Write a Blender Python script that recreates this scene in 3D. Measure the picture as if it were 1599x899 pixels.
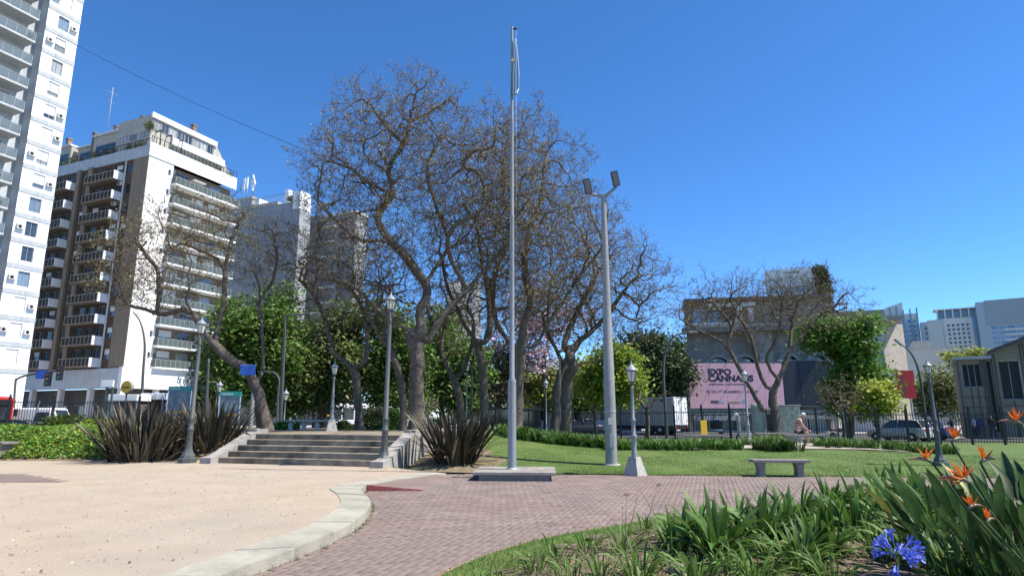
import bpy, bmesh, math, random
import numpy as np
from mathutils import Vector, Matrix, Euler

for o in list(bpy.data.objects):
    bpy.data.objects.remove(o, do_unlink=True)
SC = bpy.context.scene
COL = SC.collection
R = math.radians
PI = math.pi

# ------------------------------------------------------------------ camera
FPX = 985.0
PITCH = R(11.5)
EYE = 1.6
cd = bpy.data.cameras.new('camera')
cd.sensor_width = 36.0
cd.lens = FPX / 1599.0 * 36.0
cd.clip_start = 0.05
cd.clip_end = 6000
cam = bpy.data.objects.new('camera', cd)
cam.location = (0, 0, EYE)
cam.rotation_euler = (R(90) + PITCH, 0, 0)
COL.objects.link(cam)
SC.camera = cam

# ------------------------------------------------------------------ sky, sun, exposure
SUN_EL = 57.0
SUN_AZ = 101.0          # degrees from +Y towards +X
W = bpy.data.worlds.new('World')
SC.world = W
W.use_nodes = True
nt = W.node_tree
sky = nt.nodes.new('ShaderNodeTexSky')
sky.sky_type = 'NISHITA'
sky.sun_disc = False
sky.sun_elevation = R(SUN_EL)
sky.sun_rotation = R(SUN_AZ)
sky.altitude = 20
sky.air_density = 0.6
sky.dust_density = 0.0
sky.ozone_density = 6.0
hs = nt.nodes.new('ShaderNodeHueSaturation')
hs.inputs['Saturation'].default_value = 1.16
bg = nt.nodes['Background']
nt.links.new(sky.outputs['Color'], hs.inputs['Color'])
nt.links.new(hs.outputs['Color'], bg.inputs['Color'])
bg.inputs['Strength'].default_value = 0.15
sl = bpy.data.lights.new('sun', 'SUN')
sl.energy = 4.5
sl.angle = R(0.53)
sl.color = (1.0, 0.945, 0.85)
so = bpy.data.objects.new('sun', sl)
to_sun = Vector((math.sin(R(SUN_AZ)) * math.cos(R(SUN_EL)), math.cos(R(SUN_AZ)) * math.cos(R(SUN_EL)), math.sin(R(SUN_EL))))
so.rotation_euler = to_sun.to_track_quat('Z', 'Y').to_euler()
so.location = (60, 10, 90)
COL.objects.link(so)
vs = SC.view_settings
vs.view_transform = 'Standard'
vs.look = 'None'
vs.exposure = 0.87
vs.gamma = 1.0
SC.cycles.use_denoising = True
SC.cycles.max_bounces = 6
SC.cycles.transparent_max_bounces = 8

# ------------------------------------------------------------------ pixel <-> place
_c, _s = math.cos(PITCH), math.sin(PITCH)


def at(px, py, Y):
    """Point of the place seen at photograph pixel (px, py) at distance Y."""
    u = (px - 799.5) / FPX
    v = (449.5 - py) / FPX
    k = Y / (_c - v * _s)
    return Vector((u * k, Y, EYE + (_s + v * _c) * k))


def sst(a, b, t):
    t = (t - a) / (b - a)
    t = np.clip(t, 0, 1)
    return t * t * (3 - 2 * t)


def terrain(x, y):
    """Height of the park ground: flat plaza, lawn rising to a terrace on the left, road level behind."""
    A = 0.36 + 0.62 * (1 - sst(-3.0, 4.0, x)) - 0.26 * sst(13, 18, x)
    y0 = 21.6 - 3.9 * sst(-4.4, -2.0, x)
    y1 = 24.6 + 2.0 * sst(-4.4, -2.0, x)
    h = A * sst(y0, y1, y)
    k = sst(34, 44, y)
    return h * (1 - k) - 0.05 * k


def tz(x, y):
    return float(terrain(np.float64(x), np.float64(y)))


def ground(px, py):
    """Where the sight line of a photograph pixel meets the park ground."""
    lo = None
    for i in range(1, 1400):
        Y = 4 + i * 0.05
        p = at(px, py, Y)
        if p.z <= tz(p.x, p.y):
            p.z = tz(p.x, p.y)
            return p
    return at(px, py, 40)


# ------------------------------------------------------------------ object helpers
def tag(o, label=None, cat=None, group=None, kind=None):
    if label:
        o['label'] = label
    if cat:
        o['category'] = cat
    if group:
        o['group'] = group
    if kind:
        o['kind'] = kind
    return o


def thing(name, label, cat, loc=(0, 0, 0), rz=0.0, group=None):
    o = bpy.data.objects.new(name, None)
    o.empty_display_size = 0.2
    o.location = loc
    o.rotation_euler = (0, 0, rz)
    COL.objects.link(o)
    return tag(o, label, cat, group)


def link(name, me, parent=None, loc=(0, 0, 0), rot=(0, 0, 0), scale=(1, 1, 1)):
    o = bpy.data.objects.new(name, me)
    o.location = loc
    o.rotation_euler = rot
    o.scale = scale
    COL.objects.link(o)
    if parent is not None:
        o.parent = parent
    return o


def copy_tree(o, parent=None):
    c = o.copy()
    COL.objects.link(c)
    c.parent = parent
    for ch in list(o.children):
        copy_tree(ch, c)
    return c


def np_mesh(name, verts, faces, mats, mi=None, smooth=False):
    """verts (n,3), faces (m,k) arrays with constant k."""
    verts = np.asarray(verts, dtype=np.float32)
    faces = np.asarray(faces, dtype=np.int32)
    me = bpy.data.meshes.new(name)
    m, k = faces.shape
    me.vertices.add(len(verts))
    me.vertices.foreach_set('co', verts.ravel())
    me.loops.add(m * k)
    me.loops.foreach_set('vertex_index', faces.ravel())
    me.polygons.add(m)
    me.polygons.foreach_set('loop_start', np.arange(0, m * k, k, dtype=np.int32))
    me.polygons.foreach_set('loop_total', np.full(m, k, dtype=np.int32))
    if mi is not None:
        me.polygons.foreach_set('material_index', np.asarray(mi, dtype=np.int32))
    if smooth:
        me.polygons.foreach_set('use_smooth', np.ones(m, dtype=bool))
    me.update(calc_edges=True)
    for mt in (mats if isinstance(mats, (list, tuple)) else [mats]):
        me.materials.append(mt)
    return me


class MB:
    """Mesh builder: collects shapes, links them as one mesh object."""

    def __init__(self):
        self.v = []
        self.f = []
        self.m = []
        self.sm = []
        self.mi = 0

    def _add(self, vs_, fs_, smooth=False):
        b = len(self.v)
        self.v.extend([tuple(p) for p in vs_])
        for f in fs_:
            self.f.append([b + i for i in f])
            self.m.append(self.mi)
            self.sm.append(smooth)

    def quad(self, a, b, c, d):
        self._add([a, b, c, d], [(0, 1, 2, 3)])

    def poly(self, pts):
        self._add(pts, [tuple(range(len(pts)))])

    def box(self, x0, x1, y0, y1, z0, z1, M=None):
        p = [(x0, y0, z0), (x1, y0, z0), (x1, y1, z0), (x0, y1, z0), (x0, y0, z1), (x1, y0, z1), (x1, y1, z1), (x0, y1, z1)]
        if M is not None:
            p = [M @ Vector(q) for q in p]
        self._add(p, [(3, 2, 1, 0), (4, 5, 6, 7), (0, 1, 5, 4), (1, 2, 6, 5), (2, 3, 7, 6), (3, 0, 4, 7)])
        return self

    def bbox(self, x0, x1, y0, y1, z0, z1, b=0.01):
        """Box with chamfered edges."""
        bm = bmesh.new()
        bmesh.ops.create_cube(bm, size=1.0)
        for q in bm.verts:
            q.co = Vector(((x0 + x1) / 2 + q.co.x * (x1 - x0), (y0 + y1) / 2 + q.co.y * (y1 - y0), (z0 + z1) / 2 + q.co.z * (z1 - z0)))
        bmesh.ops.bevel(bm, geom=bm.edges[:], offset=b, segments=2, affect='EDGES', profile=0.6)
        self.add_bm(bm)
        return self

    def add_bm(self, bm, M=None, smooth=False):
        bm.verts.index_update()
        self._add([(M @ q.co) if M is not None else q.co.copy() for q in bm.verts], [[q.index for q in f.verts] for f in bm.faces], smooth)
        bm.free()

    def prism(self, pts, z0, z1):
        n = len(pts)
        v_ = [(p[0], p[1], z0) for p in pts] + [(p[0], p[1], z1) for p in pts]
        f_ = [tuple(range(n - 1, -1, -1)), tuple(range(n, 2 * n))] + [(i, (i + 1) % n, n + (i + 1) % n, n + i) for i in range(n)]
        self._add(v_, f_)
        return self

    def lathe(self, prof, n=12, cx=0, cy=0, smooth=True, rot=0.0):
        b = []
        for r, z in prof:
            for i in range(n):
                a = 2 * PI * i / n + rot
                b.append((cx + r * math.cos(a), cy + r * math.sin(a), z))
        f_ = []
        for j in range(len(prof) - 1):
            for i in range(n):
                f_.append((j * n + i, j * n + (i + 1) % n, (j + 1) * n + (i + 1) % n, (j + 1) * n + i))
        self._add(b, f_, smooth)
        self._add(b[:n], [tuple(range(n - 1, -1, -1))])
        self._add(b[-n:], [tuple(range(n))])
        return self

    def tube(self, pts, rad, n=6, smooth=True):
        pts = [Vector(p) for p in pts]
        if not isinstance(rad, (list, tuple)):
            rad = [rad] * len(pts)
        vv = []
        pu = None
        for i, p in enumerate(pts):
            d = (pts[min(i + 1, len(pts) - 1)] - pts[max(i - 1, 0)]).normalized()
            if pu is None:
                pu = d.orthogonal().normalized()
            pu = (pu - d * pu.dot(d))
            pu = pu.normalized() if pu.length > 1e-6 else d.orthogonal().normalized()
            w = d.cross(pu)
            for k in range(n):
                a = 2 * PI * k / n
                vv.append(p + (pu * math.cos(a) + w * math.sin(a)) * rad[i])
        f_ = []
        for j in range(len(pts) - 1):
            for k in range(n):
                f_.append((j * n + k, j * n + (k + 1) % n, (j + 1) * n + (k + 1) % n, (j + 1) * n + k))
        f_.append(tuple(range(n - 1, -1, -1)))
        f_.append(tuple(range((len(pts) - 1) * n, len(pts) * n)))
        self._add(vv, f_, smooth)
        return self

    def mesh(self, name, mats):
        me = bpy.data.meshes.new(name)
        me.from_pydata(self.v, [], self.f)
        for mt in (mats if isinstance(mats, (list, tuple)) else [mats]):
            me.materials.append(mt)
        me.polygons.foreach_set('material_index', self.m)
        me.polygons.foreach_set('use_smooth', self.sm)
        me.update()
        return me

    def build(self, name, mats, parent=None, loc=(0, 0, 0), rz=0.0):
        return link(name, self.mesh(name, mats), parent, loc, (0, 0, rz))


# ------------------------------------------------------------------ materials
MATS = {}


def mat(name, col, rough=0.7, var=0.12, scale=3.0, bump=0.0, bscale=40.0, metal=0.0, spec=0.5, col2=None, island=0.0, objr=0.0,
        trans=0.0, emit=None, coords='Object', detail=5.0, fac2=(0.45, 0.65), alpha=None, streak=0.0):
    if name in MATS:
        return MATS[name]
    m = bpy.data.materials.new(name)
    m.use_nodes = True
    t = m.node_tree
    N = t.nodes
    L = t.links
    bs = N['Principled BSDF']
    bs.inputs['Roughness'].default_value = rough
    bs.inputs['Metallic'].default_value = metal
    bs.inputs['Specular IOR Level'].default_value = spec
    tc = N.new('ShaderNodeTexCoord')
    no = N.new('ShaderNodeTexNoise')
    no.inputs['Scale'].default_value = scale
    no.inputs['Detail'].default_value = detail
    no.inputs['Roughness'].default_value = 0.62
    L.new(tc.outputs[coords], no.inputs['Vector'])
    base = N.new('ShaderNodeRGB')
    base.outputs[0].default_value = (*col, 1)
    cur = base.outputs[0]
    if col2 is not None:
        mr = N.new('ShaderNodeMapRange')
        mr.inputs['From Min'].default_value = fac2[0]
        mr.inputs['From Max'].default_value = fac2[1]
        L.new(no.outputs['Fac'], mr.inputs['Value'])
        mx = N.new('ShaderNodeMix')
        mx.data_type = 'RGBA'
        L.new(mr.outputs[0], mx.inputs['Factor'])
        L.new(cur, mx.inputs['A'])
        mx.inputs['B'].default_value = (*col2, 1)
        cur = mx.outputs['Result']
    hv = N.new('ShaderNodeHueSaturation')
    val = N.new('ShaderNodeMapRange')
    no2 = N.new('ShaderNodeTexNoise')
    no2.inputs['Scale'].default_value = scale * 2.7
    no2.inputs['Detail'].default_value = 6
    L.new(tc.outputs[coords], no2.inputs['Vector'])
    val.inputs['From Min'].default_value = 0.25
    val.inputs['From Max'].default_value = 0.75
    val.inputs['To Min'].default_value = 1 - var
    val.inputs['To Max'].default_value = 1 + var
    L.new(no2.outputs['Fac'], val.inputs['Value'])
    v = val.outputs[0]

    def mul(a, sock, amt):
        mr_ = N.new('ShaderNodeMapRange')
        mr_.inputs['To Min'].default_value = 1 - amt
        mr_.inputs['To Max'].default_value = 1 + amt
        L.new(sock, mr_.inputs['Value'])
        mm = N.new('ShaderNodeMath')
        mm.operation = 'MULTIPLY'
        L.new(a, mm.inputs[0])
        L.new(mr_.outputs[0], mm.inputs[1])
        return mm.outputs[0]
    if island:
        g = N.new('ShaderNodeNewGeometry')
        v = mul(v, g.outputs['Random Per Island'], island)
    if objr:
        oi = N.new('ShaderNodeObjectInfo')
        v = mul(v, oi.outputs['Random'], objr)
    if streak:
        mp = N.new('ShaderNodeMapping')
        mp.inputs['Scale'].default_value = (1.1, 1.1, 0.06)
        L.new(tc.outputs[coords], mp.inputs['Vector'])
        ns = N.new('ShaderNodeTexNoise')
        ns.inputs['Scale'].default_value = 2.2
        ns.inputs['Detail'].default_value = 7
        L.new(mp.outputs[0], ns.inputs['Vector'])
        v = mul(v, ns.outputs['Fac'], streak)
    L.new(cur, hv.inputs['Color'])
    L.new(v, hv.inputs['Value'])
    L.new(hv.outputs[0], bs.inputs['Base Color'])
    if bump:
        nb = N.new('ShaderNodeTexNoise')
        nb.inputs['Scale'].default_value = bscale
        nb.inputs['Detail'].default_value = 5
        L.new(tc.outputs[coords], nb.inputs['Vector'])
        bp = N.new('ShaderNodeBump')
        bp.inputs['Strength'].default_value = bump
        bp.inputs['Distance'].default_value = 0.02
        L.new(nb.outputs['Fac'], bp.inputs['Height'])
        L.new(bp.outputs[0], bs.inputs['Normal'])
    if trans:
        tr = N.new('ShaderNodeBsdfTranslucent')
        L.new(hv.outputs[0], tr.inputs['Color'])
        ms = N.new('ShaderNodeMixShader')
        ms.inputs[0].default_value = trans
        L.new(bs.outputs[0], ms.inputs[1])
        L.new(tr.outputs[0], ms.inputs[2])
        L.new(ms.outputs[0], N['Material Output'].inputs['Surface'])
    if emit:
        bs.inputs['Emission Color'].default_value = (*emit[0], 1)
        bs.inputs['Emission Strength'].default_value = emit[1]
    MATS[name] = m
    return m


def glass(name, col=(0.05, 0.07, 0.09), rough=0.06, spec=0.8):
    return mat(name, col, rough, 0.15, 0.6, spec=spec, objr=0.35)


def clear(name, col=(0.75, 0.82, 0.82), t=0.55):
    """See-through pane: part tinted transmission, part glossy reflection."""
    m = bpy.data.materials.new(name)
    m.use_nodes = True
    N = m.node_tree.nodes
    L = m.node_tree.links
    bs = N['Principled BSDF']
    bs.inputs['Base Color'].default_value = (*col, 1)
    bs.inputs['Roughness'].default_value = 0.12
    tr = N.new('ShaderNodeBsdfTransparent')
    tr.inputs['Color'].default_value = (*col, 1)
    ms = N.new('ShaderNodeMixShader')
    ms.inputs[0].default_value = t
    L.new(bs.outputs[0], ms.inputs[1])
    L.new(tr.outputs[0], ms.inputs[2])
    L.new(ms.outputs[0], N['Material Output'].inputs['Surface'])
    return m


M_concrete = mat('concrete', (0.42, 0.40, 0.36), 0.9, 0.16, 2.0, 0.35, 60, col2=(0.30, 0.285, 0.25))
M_kerb = mat('kerb_concrete', (0.36, 0.335, 0.265), 0.9, 0.18, 1.6, 0.4, 50, col2=(0.27, 0.255, 0.205), objr=0.08)
M_stair = mat('stair_concrete', (0.26, 0.215, 0.155), 0.92, 0.3, 1.3, 0.6, 30, col2=(0.115, 0.092, 0.066), streak=0.3)
M_granite = mat('grey_granite', (0.205, 0.19, 0.165), 0.75, 0.22, 6, 0.2, 80)
M_white = mat('white_paint', (0.80, 0.80, 0.78), 0.6, 0.07, 0.8, streak=0.12)
M_offwhite = mat('offwhite_render', (0.66, 0.64, 0.60), 0.8, 0.1, 0.4, streak=0.2)
M_beige = mat('beige_render', (0.42, 0.39, 0.33), 0.85, 0.12, 0.5, streak=0.25)
M_shadeblue = mat('shade_bluegrey_render', (0.44, 0.47, 0.50), 0.8, 0.1, 0.4, streak=0.18)  # bluish shade of wall faces put into the colour
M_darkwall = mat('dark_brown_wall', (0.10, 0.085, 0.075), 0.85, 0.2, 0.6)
M_brownwall = mat('brown_brick_wall', (0.20, 0.15, 0.12), 0.85, 0.2, 0.8)
M_glass = glass('window_glass')
M_glassblue = mat('blue_glass', (0.14, 0.24, 0.36), 0.1, 0.2, 0.3, spec=0.8, objr=0.25)
M_rail = mat('railing_metal', (0.30, 0.31, 0.31), 0.5, 0.1, 3)
M_railglass = clear('railing_glass', (0.30, 0.36, 0.39), 0.5)
M_iron = mat('black_iron', (0.015, 0.016, 0.018), 0.5, 0.2, 5)
M_lamp = mat('painted_lamp_iron', (0.08, 0.088, 0.085), 0.55, 0.35, 6, 0.15, 60, spec=0.4)
M_galv = mat('galvanised_steel', (0.27, 0.265, 0.25), 0.55, 0.16, 3, 0.05, 30, metal=0.1, streak=0.15)
M_flagpole = mat('flagpole_paint', (0.23, 0.245, 0.25), 0.45, 0.12, 3, spec=0.5, streak=0.15)
M_lampglass = mat('lantern_glass', (0.55, 0.55, 0.46), 0.25, 0.15, 6, spec=0.6)
M_rubber = mat('tyre_rubber', (0.02, 0.02, 0.02), 0.85, 0.2, 10)
M_asphalt = mat('asphalt', (0.055, 0.055, 0.057), 0.9, 0.2, 0.8, 0.4, 90)
M_black = mat('black_plastic', (0.012, 0.012, 0.013), 0.5, 0.2, 8)
M_red = mat('red_paint', (0.55, 0.02, 0.015), 0.35, 0.08, 2)
M_blue = mat('blue_sign_paint', (0.02, 0.09, 0.38), 0.4, 0.1, 2)
M_yellow = mat('yellow_paint', (0.75, 0.45, 0.02), 0.45, 0.08, 3)
M_teal = mat('teal_sign_paint', (0.02, 0.28, 0.25), 0.45, 0.08, 3)
M_chrome = mat('bright_metal', (0.6, 0.6, 0.62), 0.25, 0.05, 5, metal=0.9)
M_soil = mat('bed_soil', (0.12, 0.085, 0.055), 0.95, 0.35, 5, 0.7, 25, col2=(0.20, 0.15, 0.10))
M_gravel = mat('gravel_ground', (0.43, 0.335, 0.245), 0.95, 0.09, 0.38, 0.8, 120, col2=(0.385, 0.33, 0.26), fac2=(0.4, 0.68))
M_lawn = mat('lawn_turf', (0.07, 0.122, 0.015), 0.9, 0.28, 0.5, 0.5, 90, col2=(0.095, 0.13, 0.026))
M_bark = mat('jacaranda_bark', (0.125, 0.098, 0.075), 0.92, 0.4, 5, 0.9, 14, col2=(0.07, 0.054, 0.041))
M_twig = mat('jacaranda_twig', (0.10, 0.077, 0.057), 0.9, 0.25, 2)
M_pod = mat('jacaranda_pod', (0.30, 0.23, 0.125), 0.85, 0.3, 0.8, island=0.4, col2=(0.24, 0.24, 0.08), trans=0.25)
rng = np.random.default_rng(7)
random.seed(7)

M_brick = mat('paver_brick', (0.20, 0.145, 0.122), 0.85, 0.2, 2.5, 0.3, 90, col2=(0.195, 0.155, 0.135), island=0.10, objr=0.09, coords='Generated')
M_joint = mat('paver_joint_sand', (0.205, 0.165, 0.14), 0.95, 0.25, 5, 0.4, 60)
M_edge = mat('edging_brick_red', (0.36, 0.19, 0.12), 0.85, 0.2, 6, 0.3, 60, objr=0.2)
M_redpaint = mat('worn_red_kerb_paint', (0.30, 0.07, 0.06), 0.8, 0.3, 6, 0.3, 40, col2=(0.34, 0.2, 0.17), fac2=(0.5, 0.75))
M_path = mat('path_paving', (0.36, 0.31, 0.27), 0.9, 0.2, 1.5, 0.3, 40)
M_litter = mat('leaf_litter_soil', (0.20, 0.15, 0.095), 0.95, 0.4, 3, 0.8, 30, col2=(0.12, 0.12, 0.045))


def sheet(name, pts, z, m, kind='structure'):
    mb = MB()
    mb.poly([(p[0], p[1], z) for p in pts])
    return tag(mb.build(name, m), kind=kind)


# far ground, street and far pavement
tag(MB().box(-3000, 3000, -200, 4000, -0.6, -0.30).build('ground', mat('far_ground', (0.16, 0.17, 0.12), 0.95, 0.3, 0.02)), kind='structure')
sheet('road', [(-300, 43.6), (300, 43.6), (300, 61), (-300, 61)], -0.09, M_asphalt)
tag(MB().box(-300, 300, 61, 130, -0.3, 0.04).build('pavement', mat('street_pavement', (0.33, 0.31, 0.29), 0.9, 0.2, 0.5, 0.3, 20)), kind='structure')
mb = MB()
for i in range(60):
    mb.box(-118 + i * 4, -116 + i * 4, 52.2, 52.34, -0.088, -0.084)
tag(mb.build('lane_marking', M_white), kind='structure')

# park ground: one height field (lawn, terrace, litter under the shrubs)
xs = np.concatenate([np.arange(-60, -20, 1.0), np.arange(-20, 16, 0.22), np.arange(16, 70, 0.8)])
ts = np.concatenate([np.linspace(0, 10, 56), np.linspace(10.4, 26, 46)])
X, T = np.meshgrid(xs, ts)
Y = 18.55 - 0.09 * np.clip(X, -8, 30) + T
Y = np.minimum(Y, 44.0)
Z = terrain(X, Y)
Z = Z + 0.012 * np.sin(X * 1.7) * np.cos(Y * 1.3) + 0.01
nx_, ny_ = len(xs), len(ts)
V = np.stack([X, Y, Z], -1).reshape(-1, 3)
idx = np.arange(nx_ * ny_).reshape(ny_, nx_)
Fq = np.stack([idx[:-1, :-1], idx[:-1, 1:], idx[1:, 1:], idx[1:, :-1]], -1).reshape(-1, 4)
cx = X[:-1, :-1].ravel()
cy = Y[:-1, :-1].ravel()
nz = 0.5 * np.sin(cx * 2.3 + cy) + 0.35 * np.sin(cy * 3.1 - cx * 1.4)
mi = np.zeros(len(Fq), int)
mi[((cx + 2.2) / 1.75) ** 2 + ((cy - 20.2) / 2.6) ** 2 < 1 + 0.25 * nz] = 1
mi[(cx < -3.2)] = 1
me = np_mesh('lawn', V, Fq, [M_lawn, M_litter], mi, True)
tag(link('lawn', me), kind='structure')

# upper path with the benches, behind the lawn
xs2 = np.linspace(6.2, 15.5, 34)
ts2 = np.linspace(0, 1, 10)
X, T = np.meshgrid(xs2, ts2)
Y = 25.2 + 0.25 * np.sin(X * 0.8) + T * 5.2
V = np.stack([X, Y, terrain(X, Y) + 0.045], -1).reshape(-1, 3)
idx = np.arange(340).reshape(10, 34)
Fq = np.stack([idx[:-1, :-1], idx[:-1, 1:], idx[1:, 1:], idx[1:, :-1]], -1).reshape(-1, 4)
tag(link('path', np_mesh('path', V, Fq, M_path, None, True)), kind='structure')

# ---- gravel court, kerb
KI = [(-3.55, 4.6), (-3.33, 6.4), (-3.12, 7.53), (-2.9, 8.6), (-2.82, 9.5), (-2.88, 10.84), (-3.09, 11.88), (-3.45, 12.9), (-3.8, 13.7), (-3.84, 14.3), (-3.4, 15.47), (-2.57, 17.0), (-2.1, 17.7)]
KO = [(-3.0, 4.6), (-2.8, 6.4), (-2.5, 7.7), (-2.33, 8.7), (-2.28, 9.5), (-2.33, 10.69), (-2.5, 11.71), (-2.78, 12.6), (-3.06, 13.4), (-3.2, 14.3), (-2.9, 15.3), (-2.2, 16.75), (-1.75, 17.4)]


def resample(P, n):
    P = np.array(P, float)
    # Catmull-Rom through the points
    out = []
    m = len(P)
    for k in range(n):
        t = k / (n - 1) * (m - 1)
        i = min(int(t), m - 2)
        f = t - i
        p0, p1, p2, p3 = P[max(i - 1, 0)], P[i], P[i + 1], P[min(i + 2, m - 1)]
        out.append(0.5 * ((2 * p1) + (-p0 + p2) * f + (2 * p0 - 5 * p1 + 4 * p2 - p3) * f * f + (-p0 + 3 * p1 - 3 * p2 + p3) * f ** 3))
    return np.array(out)


KIr, KOr = resample(KI, 97), resample(KO, 97)
court = [(-34, 2.0), (-3.9, 2.0)] + [tuple(p) for p in KIr] + [(-2.9, 18.6), (-3.9, 19.9), (-4.6, 22.5), (-34, 24.5)]
mb = MB()
mb.poly([(p[0], p[1], 0.118) for p in court])
court_o = mb.build('gravel_court', M_gravel)
tag(court_o, kind='structure')
ke = bpy.data.objects.new('kerb', None)
COL.objects.link(ke)
tag(ke, kind='structure')
step = 8
for s_ in range(0, 96, step):
    a, b = s_, min(s_ + step, 96)
    inn, out = KIr[a:b + 1], KOr[a:b + 1]
    c = (inn.mean(0) + out.mean(0)) / 2
    mb = MB()
    ring = [tuple((p - c) * 0.996) for p in out] + [tuple((p - c) * 0.996) for p in inn[::-1]]
    n = len(ring)
    z1 = 0.132 + random.uniform(-0.006, 0.008)
    ins = [((p[0]) * 0.985, p[1] * 0.993) for p in ring]
    mb._add([(p[0], p[1], -0.05) for p in ring] + [(p[0], p[1], z1 - 0.016) for p in ring] + [(p[0], p[1], z1) for p in ins],
            [(i, (i + 1) % n, n + (i + 1) % n, n + i) for i in range(n)] + [(n + i, n + (i + 1) % n, 2 * n + (i + 1) % n, 2 * n + i) for i in range(n)] + [tuple(range(2 * n, 3 * n))])
    mb.build('kerb_stone', M_kerb, ke, (c[0], c[1], 0), 0)

# brick apron sliver at the far left of the gravel court
slv = bpy.data.objects.new('brick_path', None)
COL.objects.link(slv)
tag(slv, kind='structure')
Mp = Matrix.Rotation(R(3), 4, 'Z')
bmesh_small = MB().box(-0.16, 0.16, -0.16, 0.16, 0, 0.016).mesh('paver', M_brick)
for i in range(11):
    for j in range(6):
        x, y = -10.55 - i * 0.34 - j * 0.45, 15.25 + j * 0.34
        if i < 11 - j:
            link('paver', bmesh_small, slv, (x, y, 0.115), (0, 0, 0))

# ---- brick plaza
BED = [(-0.95, 5.9), (-0.72, 6.91), (-0.3, 7.85), (0.43, 8.9), (1.49, 9.85), (2.6, 10.75), (4.4, 11.7), (6.5, 12.5), (9, 13.2), (16, 14.2)]
BEDr = resample(BED, 90)
plaza = bpy.data.objects.new('plaza', None)
COL.objects.link(plaza)
tag(plaza, kind='structure')
mb = MB()
mb.poly([(-34, -20, -0.012), (40, -20, -0.012), (40, 20.5, -0.012), (-34, 20.5, -0.012)])
mb.build('mortar_bed', M_joint, plaza)


def inside(px, py, poly):
    n = len(poly)
    c = np.zeros(len(px), bool)
    j = n - 1
    for i in range(n):
        xi, yi = poly[i]
        xj, yj = poly[j]
        cond = ((yi > py) != (yj > py)) & (px < (xj - xi) * (py - yi) / (yj - yi + 1e-12) + xi)
        c ^= cond
        j = i
    return c


BL = 0.215
cells = []
for ix in range(-200, 200):
    for iy in range(-200, 260):
        k = (ix - iy) % 4
        if k == 0:
            cells.append((ix + 1.0, iy + 0.5, 0))
        elif k == 3:
            cells.append((ix + 0.5, iy + 1.0, 1))
cells = np.array(cells, float)
w_ = BL / 2
cells[:, :2] *= w_
BA = R(-17)
ca, sa = math.cos(BA), math.sin(BA)
bx = cells[:, 0] * ca - cells[:, 1] * sa + 4.0
by = cells[:, 0] * sa + cells[:, 1] * ca + 9.0
pl_poly = [tuple(p) for p in KOr[::-1]] + [(-3.6, 4.6), (-0.95, 4.6)] + [tuple(p) for p in BEDr] + [(16, 17.6), (10, 18.3), (-1.2, 19.2)]
ok = inside(bx, by, pl_poly)
bx, by, bk = bx[ok], by[ok], cells[ok, 2]
# the largest seen ones are single bricks, the rest one mass
dz = by * _c + (0 - EYE) * _s
ppx = 799.5 + FPX * bx / dz
ppy = 449.5 - FPX * (-by * _s - EYE * _c) / dz
vis = (ppx > 5) & (ppx < 1595) & (ppy < 897)
order = np.argsort(np.where(vis, by, 1e9))
single = order[:300]
rest = np.setdiff1d(np.arange(len(bx)), single)


def brick_geo(n):
    h = np.array([BL / 2 - 0.0028, w_ / 2 - 0.0028])
    e = np.array([[-1, -1], [1, -1], [1, 1], [-1, 1]])
    lo = np.concatenate([e * h, np.full((4, 1), -0.03)], 1)
    mi_ = np.concatenate([e * h, np.full((4, 1), -0.003)], 1)
    hi = np.concatenate([e * (h - 0.003), np.zeros((4, 1))], 1)
    v = np.concatenate([lo, mi_, hi])
    f = []
    for b in (0, 4):
        for i in range(4):
            f.append([b + i, b + (i + 1) % 4, b + 4 + (i + 1) % 4, b + 4 + i])
    f.append([8, 9, 10, 11])
    return v, np.array(f)


bv, bf = brick_geo(0)
bme = np_mesh('brick', bv, bf, M_brick)
for i in single:
    link('brick', bme, plaza, (bx[i], by[i], rng.normal(0, 0.0012)), (rng.normal(0, 0.004), rng.normal(0, 0.004), BA + (PI / 2 if bk[i] else 0)))
n = len(rest)
ang = BA + np.where(bk[rest] > 0, PI / 2, 0)
cr, sr = np.cos(ang)[:, None], np.sin(ang)[:, None]
vx = bv[None, :, 0] * cr - bv[None, :, 1] * sr + bx[rest][:, None]
vy = bv[None, :, 0] * sr + bv[None, :, 1] * cr + by[rest][:, None]
vz = bv[None, :, 2] + rng.normal(0, 0.0015, (n, 1))
V = np.stack([vx, vy, vz], -1).reshape(-1, 3)
Fq = (bf[None] + (np.arange(n) * 12)[:, None, None]).reshape(-1, 4)
M_brick2 = mat('paver_brick_mass', (0.20, 0.145, 0.122), 0.85, 0.2, 0.45, 0.3, 90, col2=(0.195, 0.155, 0.135), island=0.12)
tag(link('brick_mass', np_mesh('brick_mass', V, Fq, M_brick2), plaza), kind='stuff')

# edging course along the foreground bed
ebm = MB().bbox(-0.1, 0.1, -0.035, 0.035, -0.06, 0.012, 0.006).mesh('edging_brick', M_edge)
d_acc = 0
last = BEDr[0]
pts_dense = resample(BED, 1200)
acc = 0.0
for a, b in zip(pts_dense[:-1], pts_dense[1:]):
    acc += np.linalg.norm(b - a)
    if acc >= 0.212 and b[0] < 7.5:
        acc = 0
        d = b - a
        link('edging_brick', ebm, plaza, (b[0], b[1], random.uniform(-0.004, 0.004)), (0, 0, math.atan2(d[1], d[0]) + random.uniform(-0.03, 0.03)))

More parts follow.
